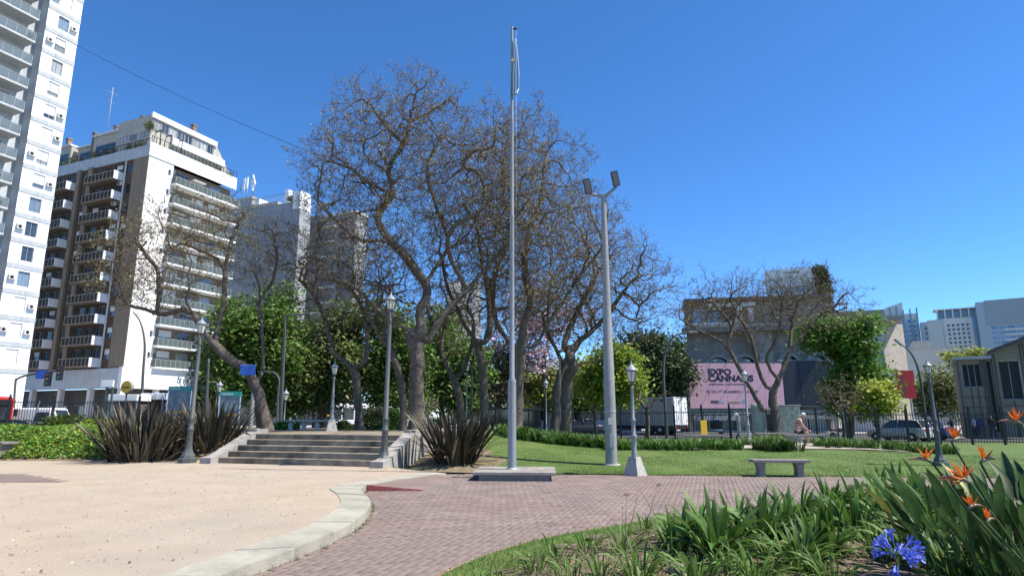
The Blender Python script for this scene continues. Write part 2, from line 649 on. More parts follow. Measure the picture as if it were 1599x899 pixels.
# red-painted ramp wedge up to the court
mb = MB()
p0, p1, p2, p3 = (-3.18, 14.45), (-2.02, 14.5), (-1.2, 16.9), (-1.95, 17.0)
mb._add([(*p0, 0.002), (*p1, 0.002), (*p2, 0.002), (*p3, 0.002), (*p0, 0.125), (*p3, 0.125), (p1[0], p1[1], 0.006), (p2[0], p2[1], 0.006)],
        [(4, 6, 7, 5), (0, 1, 6, 4), (3, 0, 4, 5), (2, 3, 5, 7), (1, 2, 7, 6)])
rw = thing('kerb_ramp', 'low brick ramp with worn red painted side beside the curved kerb', 'ramp')
mb.build('ramp_surface', M_brick2, rw)
mb = MB()
mb._add([(p0[0], p0[1] - 0.05, 0.0), (p1[0] + 0.06, p1[1] - 0.05, 0.0), (p0[0], p0[1] - 0.05, 0.135), (p1[0] + 0.06, p1[1] - 0.05, 0.02),
         (p0[0], p0[1] - 0.003, 0.0), (p1[0] + 0.06, p1[1] - 0.003, 0.0), (p0[0], p0[1] - 0.003, 0.135), (p1[0] + 0.06, p1[1] - 0.003, 0.02)],
        [(0, 1, 3, 2), (2, 3, 7, 6), (1, 5, 7, 3), (4, 0, 2, 6)])
mb.build('painted_edge', M_redpaint, rw)

# ---- foreground bed: grass strip and soil
bed_poly = [tuple(p) for p in BEDr] + [(16, 1), (-1.2, 1), (-1.1, 4)]
mb = MB()
mb.poly([(p[0], p[1], 0.016) for p in bed_poly])
tag(mb.build('bed_lawn', M_lawn), kind='structure')
nrm = []
for i in range(len(BEDr)):
    d = BEDr[min(i + 1, 89)] - BEDr[max(i - 1, 0)]
    d = d / np.linalg.norm(d)
    nrm.append((d[1], -d[0]))
SOIL = [(BEDr[i][0] + nrm[i][0] * (0.62 + 0.14 * math.sin(i * 0.9) + 0.08 * math.sin(i * 2.3)), BEDr[i][1] + nrm[i][1] * (0.62 + 0.14 * math.sin(i * 0.9) + 0.08 * math.sin(i * 2.3))) for i in range(len(BEDr))]
soil_poly = SOIL + [(16, 1), (0.4, 1), (-0.1, 4)]
gx, gy = np.meshgrid(np.arange(-1, 16, 0.09), np.arange(2, 14.4, 0.09))
V = np.stack([gx, gy, 0.025 + 0.03 * np.abs(np.sin(gx * 3.7 + np.sin(gy * 2.9))) * np.abs(np.cos(gy * 4.3)) + rng.uniform(0, 0.025, gx.shape)], -1).reshape(-1, 3)
idx = np.arange(gx.size).reshape(gx.shape)
Fq = np.stack([idx[:-1, :-1], idx[:-1, 1:], idx[1:, 1:], idx[1:, :-1]], -1).reshape(-1, 4)
ok = inside(gx[:-1, :-1].ravel() + 0.04, gy[:-1, :-1].ravel() + 0.04, soil_poly)
tag(link('bed_soil', np_mesh('bed_soil', V, Fq[ok], M_soil)), kind='structure')


# ---- grass blades
def blades(name, label, pts, hmin, hmax, wid, m):
    n = len(pts)
    a = rng.uniform(0, 2 * PI, n)
    h = rng.uniform(hmin, hmax, n)
    lean = rng.normal(0, 0.45, (n, 2)) * h[:, None]
    dx, dy = np.cos(a) * wid, np.sin(a) * wid
    V = np.zeros((n, 3, 3))
    V[:, 0] = pts + np.stack([dx, dy, np.zeros(n)], -1)
    V[:, 1] = pts - np.stack([dx, dy, np.zeros(n)], -1)
    V[:, 2] = pts + np.stack([lean[:, 0], lean[:, 1], h], -1)
    o = link(name, np_mesh(name, V.reshape(-1, 3), np.arange(n * 3).reshape(-1, 3), m))
    return tag(o, label, 'grass', kind='stuff')


M_grass = mat('grass_blade', (0.092, 0.152, 0.018), 0.7, 0.25, 1.5, island=0.3, col2=(0.12, 0.16, 0.03), trans=0.3)
gp = np.stack([rng.uniform(-1.1, 9, 90000), rng.uniform(4, 13.4, 90000)], -1)
okb = inside(gp[:, 0], gp[:, 1], bed_poly) & ((~inside(gp[:, 0], gp[:, 1], soil_poly)) | (rng.random(90000) < 0.10))
gp = gp[okb]
blades('grass', 'short grass verge along the brick edging of the foreground bed', np.stack([gp[:, 0], gp[:, 1], np.full(len(gp), 0.015)], -1), 0.02, 0.055, 0.004, M_grass)
gp = np.stack([rng.uniform(-0.5, 9.5, 16000), rng.uniform(3, 13.2, 16000)], -1)
gp = gp[inside(gp[:, 0], gp[:, 1], soil_poly)]
gp = gp[(np.sin(gp[:, 0] * 2.3 + np.cos(gp[:, 1] * 1.9) * 2) + rng.normal(0, 0.6, len(gp))) > -0.2]
blades('undergrowth', 'rough grass and weeds between the clumps in the foreground bed', np.stack([gp[:, 0], gp[:, 1], np.full(len(gp), 0.03)], -1), 0.05, 0.2, 0.006, M_grass)
n = 60000
px_ = rng.uniform(-1.0, 22, n)
tt = rng.random(n) ** 1.6 * 9
py_ = 18.56 - 0.09 * px_ + tt
keep = ((px_ + 2.2) / 1.8) ** 2 + ((py_ - 20.2) / 2.6) ** 2 > 1.1
px_, py_ = px_[keep], py_[keep]
blades('grass', 'mown green lawn grass beyond the brick plaza', np.stack([px_, py_, terrain(px_, py_) + 0.006], -1), 0.012, 0.032, 0.010, M_grass)

# ---- loose stones on the court
n = 15000
sx = rng.uniform(-13, -2.9, n)
sy = 5.5 + rng.random(n) ** 1.5 * 15
okc = inside(sx, sy, court)
sx, sy = sx[okc], sy[okc]
n = len(sx)
sz = rng.gamma(2.0, 0.0028, n) + 0.003
octv = np.array([[1, 0, 0], [0, 1, 0], [-1, 0, 0], [0, -1, 0], [0, 0, 0.8]])
octf = np.array([[0, 1, 4], [1, 2, 4], [2, 3, 4], [3, 0, 4]])
aa = rng.uniform(0, 6.28, n)
ov = octv[None] * sz[:, None, None] * rng.uniform(0.6, 1.3, (n, 5, 1))
V = np.stack([ov[..., 0] * np.cos(aa)[:, None] - ov[..., 1] * np.sin(aa)[:, None] + sx[:, None], ov[..., 0] * np.sin(aa)[:, None] + ov[..., 1] * np.cos(aa)[:, None] + sy[:, None], ov[..., 2] + 0.117], -1).reshape(-1, 3)
Ft = (octf[None] + (np.arange(n) * 5)[:, None, None]).reshape(-1, 3)
tag(link('pebbles', np_mesh('pebbles', V, Ft, mat('pebble', (0.30, 0.25, 0.20), 0.9, 0.3, 1, island=0.5))), 'loose pebbles scattered over the pale gravel court', 'pebbles', kind='stuff')

# ---- dead leaves and bits blown over the court and plaza, weeds along the kerb
n = 420
lx = rng.uniform(-12, 8, n)
ly = 6.5 + rng.random(n) * 12
inc = inside(lx, ly, court)
inp = inside(lx, ly, pl_poly)
keep = inc | inp
lz = np.where(inc, 0.124, 0.008)[keep]
lx, ly = lx[keep], ly[keep]
nn = len(lx)
aa = rng.uniform(0, 6.28, nn)
ll = rng.uniform(0.012, 0.04, nn)
ww = ll * rng.uniform(0.2, 0.6, nn)
ca_, sa_ = np.cos(aa), np.sin(aa)
V = np.zeros((nn, 4, 3))
for k, (u_, v_) in enumerate(((-1, 0), (0, -1), (1, 0), (0, 1))):
    V[:, k, 0] = lx + u_ * ll * ca_ - v_ * ww * sa_
    V[:, k, 1] = ly + u_ * ll * sa_ + v_ * ww * ca_
    V[:, k, 2] = lz + rng.uniform(0, 0.012, nn)
tag(link('fallen_leaves', np_mesh('fallen_leaves', V.reshape(-1, 3), np.arange(nn * 4).reshape(-1, 4), mat('fallen_leaf', (0.16, 0.105, 0.06), 0.85, 0.3, 1, island=0.6))), 'dry leaves and bark bits blown over gravel and paving', 'leaves', kind='stuff')
wp = []
for i in range(len(KOr) * 1):
    if rng.random() < 0.62:
        c0 = KOr[i] + np.array([0.03, 0.0])
        for _ in range(int(rng.gamma(1.2, 9))):
            wp.append((c0[0] + abs(rng.normal(0, 0.035)), c0[1] + rng.normal(0, 0.06), 0.0))
for i in range(260):
    wp.append((rng.uniform(-4.2, -2.2), rng.uniform(17.9, 19.6), 0.118))
blades('weeds', 'small weeds growing along the foot of the curved kerb', np.array(wp), 0.02, 0.07, 0.004, M_grass)

# ---- steps up to the terrace
ST = thing('stone_steps', 'grey concrete flight of five steps with sloping side walls', 'steps', (-9.55, 21.22, 0), R(-17.2))
RISE, TREAD, SW = 0.176, 0.43, 5.75
for k in range(5):
    z1 = 0.118 + RISE * (k + 1)
    sm_ = MB()
    sm_.bbox(0.004, SW - 0.004, k * TREAD, k * TREAD + (TREAD + 0.05 if k < 4 else 3.6), z1 - RISE - (0.12 if k == 0 else 0.0), z1 - 0.0, 0.014)
    sm_.build('step' if k < 4 else 'landing', M_stair, ST)
for side in (0, 1):
    x0, x1 = (-0.42, 0.0) if side == 0 else (SW, SW + 0.42)
    prof = [(-0.35, 0.0), (-0.35, 0.30), (0.0, 0.34), (1.75, 1.08), (1.75, 1.16), (2.35 if side == 0 else 5.4, 1.16), (2.35 if side == 0 else 5.4, 0.0)]
    mb = MB()
    n = len(prof)
    mb._add([(x0, p[0], p[1]) for p in prof] + [(x1, p[0], p[1]) for p in prof],
            [tuple(range(n)), tuple(range(2 * n - 1, n - 1, -1))] + [(i, n + i, n + (i + 1) % n, (i + 1) % n) for i in range(n)])
    cw = mb.build('side_wall', mat('cheek_wall_concrete', (0.34, 0.32, 0.29), 0.9, 0.2, 1.6, 0.4, 40, col2=(0.24, 0.23, 0.21), streak=0.3), ST)
# ------------------------------------------------------------------ trees
def colonise(limbs, blobs, n_attr, step, seed, infl=None, kill=None, iters=120, up=0.12, wob=0.25, two=False):
    """Space colonisation: limbs = list of (parent_index, [points]); blobs = ellipsoids (centre, radii, weight)."""
    g = np.random.default_rng(seed)
    infl = infl or step * 9
    kill = kill or step * 1.55
    P, par = [], []
    ends = {}
    for li, (src, pts) in enumerate(limbs):
        if src is None:
            prev = -1
        else:
            prev = ends[src]
        q0 = None
        pts = [np.array(p, float) for p in pts]
        if prev >= 0:
            # attach at the nearest node laid so far
            d = [np.linalg.norm(np.array(a) - pts[0]) for a in P]
            prev = int(np.argmin(d))
            pts = [np.array(P[prev])] + pts
        else:
            P.append(pts[0])
            par.append(-1)
            prev = 0
        sm = resample(pts, max(3, int(sum(np.linalg.norm(b - a) for a, b in zip(pts[:-1], pts[1:])) / step) + 2))
        for q in sm[1:]:
            P.append(q + g.normal(0, step * 0.06, 3))
            par.append(prev)
            prev = len(P) - 1
        ends[li] = prev
    n_limb = len(P)
    P = [np.array(p) for p in P]
    w = np.array([b[2] for b in blobs], float)
    w /= w.sum()
    inert = [np.zeros(3)] * len(P)

    def stage(n_attr, step, infl, kill, iters, wob, keep, shell, clumpy=False):
        A = []
        for (c, r, _), k in zip(blobs, w):
            n = max(3, int(n_attr * k))
            d = g.normal(0, 1, (n, 3))
            d /= np.linalg.norm(d, axis=1)[:, None]
            rad = g.random(n) ** shell
            q = np.array(c) + d * rad[:, None] * np.array(r)
            if clumpy:
                m_ = max(4, n // 34)
                q = np.concatenate([q[m_:][: n // 4], q[g.integers(0, m_, n - n // 4)] + g.normal(0, 1, (n - n // 4, 3)) * step * np.array([2.0, 2.0, 1.5])])
            A.append(q)
        A = np.concatenate(A)
        near = np.zeros(len(A), int)
        nd = np.full(len(A), 1e9)

        def upd(start):
            for s0 in range(start, len(P), 256):
                Q = np.array(P[s0:s0 + 256])
                D = np.linalg.norm(A[:, None] - Q[None], axis=2)
                j = D.argmin(1)
                dm = D[np.arange(len(A)), j]
                b = dm < nd
                nd[b] = dm[b]
                near[b] = j[b] + s0
        upd(0)
        for it in range(iters):
            act = nd < infl
            if not act.any():
                break
            ids = near[act]
            vec = A[act] - np.array(P)[ids]
            vec /= np.linalg.norm(vec, axis=1)[:, None] + 1e-9
            un, inv = np.unique(ids, return_inverse=True)
            sm = np.zeros((len(un), 3))
            np.add.at(sm, inv, vec)
            sm /= np.linalg.norm(sm, axis=1)[:, None] + 1e-9
            st = len(P)
            for u, d in zip(un, sm):
                wv = inert[u] * keep + g.normal(0, wob, 3)
                d = d + wv
                d[2] += up
                d = d / (np.linalg.norm(d) + 1e-9)
                P.append(P[u] + d * step)
                par.append(int(u))
                inert.append(wv)
            upd(st)
            m = nd > kill
            A, near, nd = A[m], near[m], nd[m]
            if len(A) < 3 or len(P) > 40000:
                break
    if two:
        stage(max(60, int(n_attr * 0.075)), step, 1e9, step * 2.6, 70, 0.42, 0.72, 1 / 3.2)
    stage(n_attr, step, infl, kill, iters, wob, 0.3, 1 / 2.6, clumpy=two)
    return np.array(P), np.array(par), n_limb


def radii(P, par, r_tip, expo, r_base=None):
    n = len(P)
    acc = np.zeros(n)
    for i in range(n - 1, 0, -1):
        if acc[i] == 0:
            acc[i] = r_tip ** expo
        if par[i] >= 0:
            acc[par[i]] += acc[i]
    r = acc ** (1 / expo)
    if r_base:
        k = r_base / r[0]
        # scale the thick wood to the wanted trunk, keep the tips thin
        t = np.clip((r - r_tip) / (r[0] - r_tip), 0, 1)
        r = r * (1 + (k - 1) * t ** 1.0)
    big = [-1] * n
    for i in range(1, n):
        p = par[i]
        if big[p] < 0 or r[i] > r[big[p]]:
            big[p] = i
    for _ in range(5):
        q = r.copy()
        for i in range(1, n):
            if big[i] >= 0 and big[par[i]] == i:
                q[i] = 0.4 * r[i] + 0.3 * r[par[i]] + 0.3 * r[big[i]]
        r = q
    return r


def wood_mesh(name, P, par, r, m, rmin=0.0, rmax=9e9, flare=None):
    """Tapered tubes along the chains of the skeleton whose radius is in range."""
    n = len(P)
    kids = [[] for _ in range(n)]
    for i in range(1, n):
        if par[i] >= 0:
            kids[par[i]].append(i)
    V, Fc = [], []
    stack = [(0, None)]
    off = 0
    while stack:
        s0, prev = stack.pop()
        chain = [s0] if prev is None else [prev, s0]
        c = s0
        while kids[c]:
            ks = sorted(kids[c], key=lambda q: -r[q])
            for q in ks[1:]:
                stack.append((q, c))
            c = ks[0]
            chain.append(c)
        seg = [i for k_, i in enumerate(chain) if rmin <= r[i] < rmax or (k_ + 1 < len(chain) and rmin <= r[chain[k_ + 1]] < rmax)]
        if len(seg) < 2:
            continue
        pts = P[seg]
        rr = r[seg].copy()
        if prev is not None and seg[0] == prev:
            rr[0] = min(rr[0], rr[1] * 1.25)
        k = 9 if rr.max() > 0.12 else (5 if rr.max() > 0.035 else 3)
        d = np.gradient(pts, axis=0)
        d /= np.linalg.norm(d, axis=1)[:, None] + 1e-9
        ref = np.array([0.31, 0.17, 0.1]) if abs(d[0][2]) > 0.9 else np.array([0, 0, 1.0])
        pu = np.cross(d[0], ref)
        rings = []
        for i in range(len(pts)):
            pu = pu - d[i] * pu.dot(d[i])
            pu /= np.linalg.norm(pu) + 1e-9
            wv = np.cross(d[i], pu)
            a = np.arange(k) * 2 * PI / k
            rad = rr[i]
            if flare and seg[i] < 6 and k == 9:
                lob = 1 + 0.16 * np.sin(a * 3 + i * 0.4) + 0.08 * np.sin(a * 5 - i)
            elif k == 9:
                lob = 1 + 0.09 * np.sin(a * 3 + i * 0.5) + 0.05 * np.sin(a * 4 - i)
            else:
                lob = np.ones(k)
            rings.append(pts[i] + (np.cos(a)[:, None] * pu + np.sin(a)[:, None] * wv) * (rad * lob)[:, None])
        V.append(np.concatenate(rings))
        m_ = len(pts)
        i0 = (np.arange(m_ - 1) * k)[:, None]
        kk = np.arange(k)[None]
        k2 = (np.arange(k)[None] + 1) % k
        Fc.append((np.stack([i0 + kk, i0 + k2, i0 + k + k2, i0 + k + kk], -1).reshape(-1, 4)) + off)
        off += len(V[-1])
    if not V:
        return None
    return np_mesh(name, np.concatenate(V), np.concatenate(Fc), m, None, True)


def twigs(P, par, r, g, tip_r, count, length, w0, droop=0.0, podn=1.5, pod=0.06):
    """Short bent twigs (three-sided) on the thin wood with little pods and leaf buds; returns two meshes' data."""
    n = len(P)
    has = np.zeros(n, bool)
    has[par[par >= 0]] = True
    sel = np.where(r < tip_r)[0]
    sel = sel[sel > 0]
    sel = np.repeat(sel, count)
    m = len(sel)
    base = P[sel]
    dirp = P[sel] - P[par[sel]]
    dirp /= np.linalg.norm(dirp, axis=1)[:, None] + 1e-9
    d1 = dirp * 0.6 + g.normal(0, 0.75, (m, 3))
    d1[:, 2] += 0.25
    d1 /= np.linalg.norm(d1, axis=1)[:, None]
    L = length * g.uniform(0.45, 1.2, m)
    mid = base + d1 * (L * 0.5)[:, None]
    d2 = d1 + g.normal(0, 0.5, (m, 3))
    d2[:, 2] += 0.2 - droop
    d2 /= np.linalg.norm(d2, axis=1)[:, None]
    end = mid + d2 * (L * 0.5)[:, None]
    side = np.cross(d1, g.normal(0, 1, (m, 3)))
    side /= np.linalg.norm(side, axis=1)[:, None] + 1e-9
    s2 = np.cross(d1, side)
    V = np.zeros((m, 7, 3))
    for k in range(3):
        a = k * 2 * PI / 3
        o = (side * math.cos(a) + s2 * math.sin(a)) * w0
        V[:, k] = base + o
        V[:, 3 + k] = mid + o * 0.75
    V[:, 6] = end
    f4 = np.array([[0, 1, 4, 3], [1, 2, 5, 4], [2, 0, 3, 5]])
    f3 = np.array([[3, 4, 6], [4, 5, 6], [5, 3, 6]])
    Fa = (f4[None] + (np.arange(m) * 7)[:, None, None]).reshape(-1, 4)
    tri = np.concatenate([Fa[:, [0, 1, 2]], Fa[:, [0, 2, 3]], (f3[None] + (np.arange(m) * 7)[:, None, None]).reshape(-1, 3)])
    q = int(m * podn)
    ids = g.integers(0, m, q)
    pos = mid[ids] + (end[ids] - mid[ids]) * g.random((q, 1)) * 1.1
    lv, lf = leaf_quads(pos, pod, g, 0.4)
    return V.reshape(-1, 3), tri, lv, lf


def leaf_quads(pos, size, g, flat=0.5, asp=0.55):
    n = len(pos)
    nrm = g.normal(0, 1, (n, 3))
    nrm[:, 2] = np.abs(nrm[:, 2]) + flat
    nrm /= np.linalg.norm(nrm, axis=1)[:, None]
    t = np.cross(nrm, g.normal(0, 1, (n, 3)))
    t /= np.linalg.norm(t, axis=1)[:, None] + 1e-9
    b = np.cross(nrm, t)
    s = size * g.uniform(0.6, 1.35, n)[:, None]
    V = np.zeros((n, 4, 3))
    V[:, 0] = pos - t * s
    V[:, 1] = pos - b * s * asp + nrm * s * 0.12
    V[:, 2] = pos + t * s
    V[:, 3] = pos + b * s * asp + nrm * s * 0.12
    return V.reshape(-1, 3), np.arange(n * 4).reshape(-1, 4)


def px_ball(px, py, Y, rx, ry, depth=None, dY=0.0, w=None):
    """Ellipsoid of a crown as seen at a photograph place: pixel centre and radii at distance Y."""
    c = at(px, py, Y + dY)
    k = (at(px + 10, py, Y + dY) - c).length / 10
    d = (depth if depth else 0.85 * rx) * k
    return (tuple(c), (rx * k, d, ry * k * 1.02), w if w else rx * ry * 0.01)


def bare_tree(name, label, base_px, Y, limbs_px, balls, n_attr, step, seed, r_base, r_tip=0.012, tw=(3, 0.5, 0.006), podn=1.2, pod=0.05, zb=None, up=0.1, podmat=None, group='bare jacaranda trees', expo=2.35, wob=0.32, tipf=1.9, dens=2.2):
    g = np.random.default_rng(seed)
    b = at(base_px[0], base_px[1], Y)
    z0 = tz(b.x, Y) if zb is None else zb
    root = Vector((b.x, Y, z0 - 0.05))
    limbs = []
    for src, pts in limbs_px:
        q = []
        for p in pts:
            v = at(p[0], p[1], Y + (p[2] if len(p) > 2 else 0.0))
            q.append((v.x - root.x, v.y - root.y, v.z - root.z))
        if src is None:
            q[0] = (0, 0, 0)
        limbs.append((src, q))
    bl = [((c[0] - root.x, c[1] - root.y, c[2] - root.z), r, w) for c, r, w in balls]
    P, par, nl = colonise(limbs, bl, int(n_attr * dens), step, seed, up=up, wob=wob, two=True)
    r = radii(P, par, r_tip * 0.8, expo, r_base)
    r = np.maximum(r, r_tip * 0.8)
    r = r * (1 + 0.85 * np.exp(-(np.log(r / 0.026) / 0.8) ** 2)) * (1 - 0.10 * np.exp(-(np.log(r / 0.14) / 0.6) ** 2))
    print('TREE', seed, len(P), 'base', round(float(r[0]), 3))
    base_n = [i for i in range(nl) if P[i][2] < 1.2 and abs(P[i][0]) < 1.6]
    for i in base_n:
        r[i] *= 1 + 0.35 * max(0.0, 1 - P[i][2] / 0.9) ** 2
    t = thing(name, label, 'tree', root, 0, group)
    cut = 0.055
    link('trunk', wood_mesh('trunk', P, par, r, M_bark, cut, 9e9, flare=True), t)
    cm = wood_mesh('branches', P, par, r, M_twig, 0.0, cut)
    cr = link('branches', cm, t)
    tv, tf, lv, lf = twigs(P, par, r, g, r_tip * tipf, tw[0] + 1, tw[1], tw[2], podn=podn, pod=pod)
    o = link('twigs', np_mesh('twigs', tv, tf, M_twig), t)
    tag(o, kind='stuff')
    o = link('seed_pods', np_mesh('seed_pods', lv, lf, podmat or M_pod), t)
    tag(o, kind='stuff')
    return t


# -- big jacaranda by the steps
bare_tree('jacaranda_tree', 'tallest bare jacaranda with forked trunk, rising behind the steps', (650, 676), 28.0, [
    (None, [(650, 676), (651, 620), (652, 565)]),
    (0, [(641, 521), (617, 506), (598, 490, -.6), (567, 462, -1), (543, 443, -1.2), (500, 432, -1.5), (466, 408, -1.6)]),
    (0, [(657, 520), (656, 486, .3), (667, 450, .6), (633, 401, .2), (606, 373), (590, 337), (613, 303, .3), (607, 263, .4), (630, 223, .2), (640, 190), (650, 145)]),
    (2, [(606, 373), (563, 375, -1), (523, 343, -1.4), (497, 318, -1.6)]),
    (2, [(613, 303, .3), (575, 285, .8), (545, 262, 1.2), (505, 250, 1.5)]),
    (0, [(668, 530, .3), (691, 494, .6), (730, 451, 1.0), (785, 389, 1.2), (800, 350, 1.3), (812, 300, 1.5)]),
    (5, [(730, 451, 1.0), (703, 400, .2), (705, 357, -.6), (750, 330, -1), (757, 297, -1), (747, 270, -1), (723, 260, -1), (740, 237, -1), (770, 227, -1), (775, 190, -1)]),
    (0, [(672, 500, 1), (668, 440, 1.5), (699, 381, 2), (680, 320, 2.2), (667, 263, 2.0), (690, 215, 1.8)]),
    (2, [(630, 223, .2), (600, 195, 0), (580, 165, -.4)]),
    (2, [(640, 190), (680, 170, .4), (705, 150, .6)]),
], [px_ball(610, 290, 28, 120, 130), px_ball(640, 185, 28, 85, 76), px_ball(765, 285, 28, 95, 115, dY=.5), px_ball(520, 290, 28, 55, 95), px_ball(690, 260, 28, 90, 110, dY=1), px_ball(540, 400, 28, 85, 60, dY=-1),
    px_ball(800, 330, 28, 75, 80, dY=1), px_ball(560, 190, 28, 50, 45)], 5200, 0.25, 11, 0.33, r_tip=0.0085, tw=(4, 0.5, 0.0058), podn=1.1, pod=0.05)

bare_tree('jacaranda_tree', 'broad bare jacaranda right behind the flagpole', (806, 668), 33.0, [
    (None, [(806, 668), (808, 620), (810, 580)]),
    (0, [(817, 512, -.5), (828, 471, -.8), (820, 423, -1), (825, 360, -1), (845, 300, -1), (850, 250, -1)]),
    (0, [(835, 540), (861, 497, .4), (890, 456, .6), (905, 430, .8), (930, 400, 1)]),
    (0, [(800, 540, .5), (775, 500, 1), (770, 440, 1.4), (790, 380, 1.5), (800, 300, 1.4)]),
    (1, [(825, 360, -1), (790, 320, -1.5), (785, 260, -1.6), (795, 215, -1.5)]),
], [px_ball(840, 285, 33, 72, 120), px_ball(880, 370, 33, 75, 85), px_ball(790, 320, 33, 70, 130, dY=1), px_ball(830, 420, 33, 100, 70, dY=-1)], 4200, 0.30, 23, 0.31, r_tip=0.009, tw=(4, 0.58, 0.0065), podn=1.2, pod=0.055)

bare_tree('jacaranda_tree', 'bare jacaranda reaching right towards the floodlight mast', (884, 660), 38.0, [
    (None, [(884, 662), (884, 625), (886, 590)]),
    (0, [(901, 570, -.5), (938, 561, -1), (970, 540, -1.3)]),
    (0, [(890, 548, .3), (920, 520, .6), (950, 490, .8), (985, 440, .8)]),
    (0, [(880, 540, .5), (900, 490, .8), (925, 440, 1.0), (950, 400, 1.0)]),
    (0, [(868, 545, -.4), (855, 500, -.8), (860, 440, -1)]),
], [px_ball(955, 430, 38, 85, 80), px_ball(905, 440, 38, 75, 90), px_ball(985, 470, 38, 55, 60), px_ball(910, 345, 38, 45, 50)], 3400, 0.36, 31, 0.33, r_tip=0.011, tw=(4, 0.75, 0.008), podn=1.0, pod=0.06)

bare_tree('jacaranda_tree', 'bare jacaranda with dark trunk between phormium and flagpole', (757, 656), 36.0, [
    (None, [(757, 662), (755, 620), (754, 580)]),
    (0, [(745, 540), (722, 500, -.5), (700, 450, -.8), (690, 400, -1)]),
    (0, [(760, 530), (765, 480, .5), (755, 420, .8), (745, 360, .8)]),
    (0, [(775, 560, -.5), (800, 520, -1), (830, 490, -1.2)]),
], [px_ball(735, 380, 36, 90, 90), px_ball(760, 460, 36, 80, 60)], 2000, 0.36, 37, 0.26, r_tip=0.011, tw=(3, 0.7, 0.0075), podn=1.0, pod=0.06)

bare_tree('jacaranda_tree', 'leaning bare jacaranda beside the steps, blue sign on its trunk', (418, 674), 26.5, [
    (None, [(418, 676), (408, 630), (398, 600), (384, 576), (355, 558), (335, 537), (315, 515), (303, 492), (285, 482)]),
    (0, [(285, 482), (255, 490, .3), (222, 482, .5), (197, 473, .6), (190, 452, .6), (178, 430, .6)]),
    (0, [(303, 492), (290, 470, -.5), (295, 455, -.6), (294, 430, -.6), (300, 410, -.6)]),
    (0, [(335, 540), (340, 510, .4), (350, 470, .6), (352, 430, .6), (340, 405, .6), (310, 390, .4), (285, 380), (262, 390, -.4)]),
    (3, [(350, 465, .6), (352, 420, .6), (362, 375, .8), (376, 340, 1)]),
    (1, [(245, 487, .3), (248, 450, 0), (245, 420, -.3), (225, 395, -.5), (210, 372, -.6)]),
    (0, [(400, 600), (410, 575, .6), (410, 522, 1), (405, 480, 1.2), (405, 450, 1.2), (395, 420, 1.2)]),
    (6, [(405, 470, 1.2), (425, 440, 1.5), (432, 400, 1.6), (425, 360, 1.6)]),
], [px_ball(210, 400, 26.5, 65, 55), px_ball(290, 370, 26.5, 80, 52), px_ball(400, 385, 26.5, 55, 65, dY=1.2), px_ball(240, 440, 26.5, 75, 45), px_ball(345, 345, 26.5, 50, 35)], 1250, 0.24, 41, 0.23, r_tip=0.008, tw=(4, 0.42, 0.0055), podn=1.6, pod=0.045)

bare_tree('jacaranda_tree', 'slim bare tree on the terrace right behind the steps', (561, 672), 30.0, [
    (None, [(561, 673), (559, 630), (557, 585)]),
    (0, [(545, 570), (520, 550, -.3), (503, 535, -.4), (490, 520, -.5)]),
    (0, [(571, 560), (574, 520, .4), (565, 480, .6), (548, 450, .8)]),
    (2, [(574, 520, .4), (590, 490, .2), (598, 455, 0)]),
    (1, [(520, 550, -.3), (510, 510, .4), (495, 470, .8), (475, 440, 1)]),
], [px_ball(520, 455, 30, 75, 60), px_ball(580, 440, 30, 50, 50), px_ball(470, 420, 30, 45, 50)], 1200, 0.27, 43, 0.20, r_tip=0.0085, tw=(3, 0.45, 0.0055), podn=1.2, pod=0.05)

bare_tree('jacaranda_tree', 'slender crooked bare tree left of the big jacaranda trunk', (629, 672), 29.0, [
    (None, [(629, 674), (630, 640), (627, 600), (618, 565), (606, 537)]),
    (0, [(606, 537), (600, 500, .4), (610, 460, .6)]),
    (0, [(610, 545), (590, 520, -.4), (575, 490, -.6)]),
], [px_ball(600, 460, 29, 50, 50)], 420, 0.27, 47, 0.18, r_tip=0.0085, tw=(3, 0.45, 0.0055), podn=1.2, pod=0.05)

bare_tree('jacaranda_tree', 'leaning bare tree whose trunk bends over far hedge', (866, 655), 41.0, [
    (None, [(862, 660), (866, 630), (872, 595), (885, 560)]),
    (0, [(885, 560), (910, 530, .4), (930, 510, .6)]),
    (0, [(880, 570), (865, 540, -.4), (850, 510, -.6)]),
], [px_ball(890, 490, 41, 70, 50)], 700, 0.4, 53, 0.26, r_tip=0.012, tw=(3, 0.8, 0.009), podn=1.0, pod=0.07)

bare_tree('jacaranda_tree', 'forked bare tree between the big trunk and the flagpole', (720, 655), 40.0, [
    (None, [(722, 660), (718, 630), (712, 600)]),
    (0, [(700, 575), (690, 545, .4), (695, 500, .6)]),
    (0, [(722, 580), (735, 545, -.4), (740, 500, -.6)]),
], [px_ball(715, 480, 40, 65, 65)], 700, 0.4, 59, 0.24, r_tip=0.012, tw=(3, 0.8, 0.009), podn=1.0, pod=0.07)

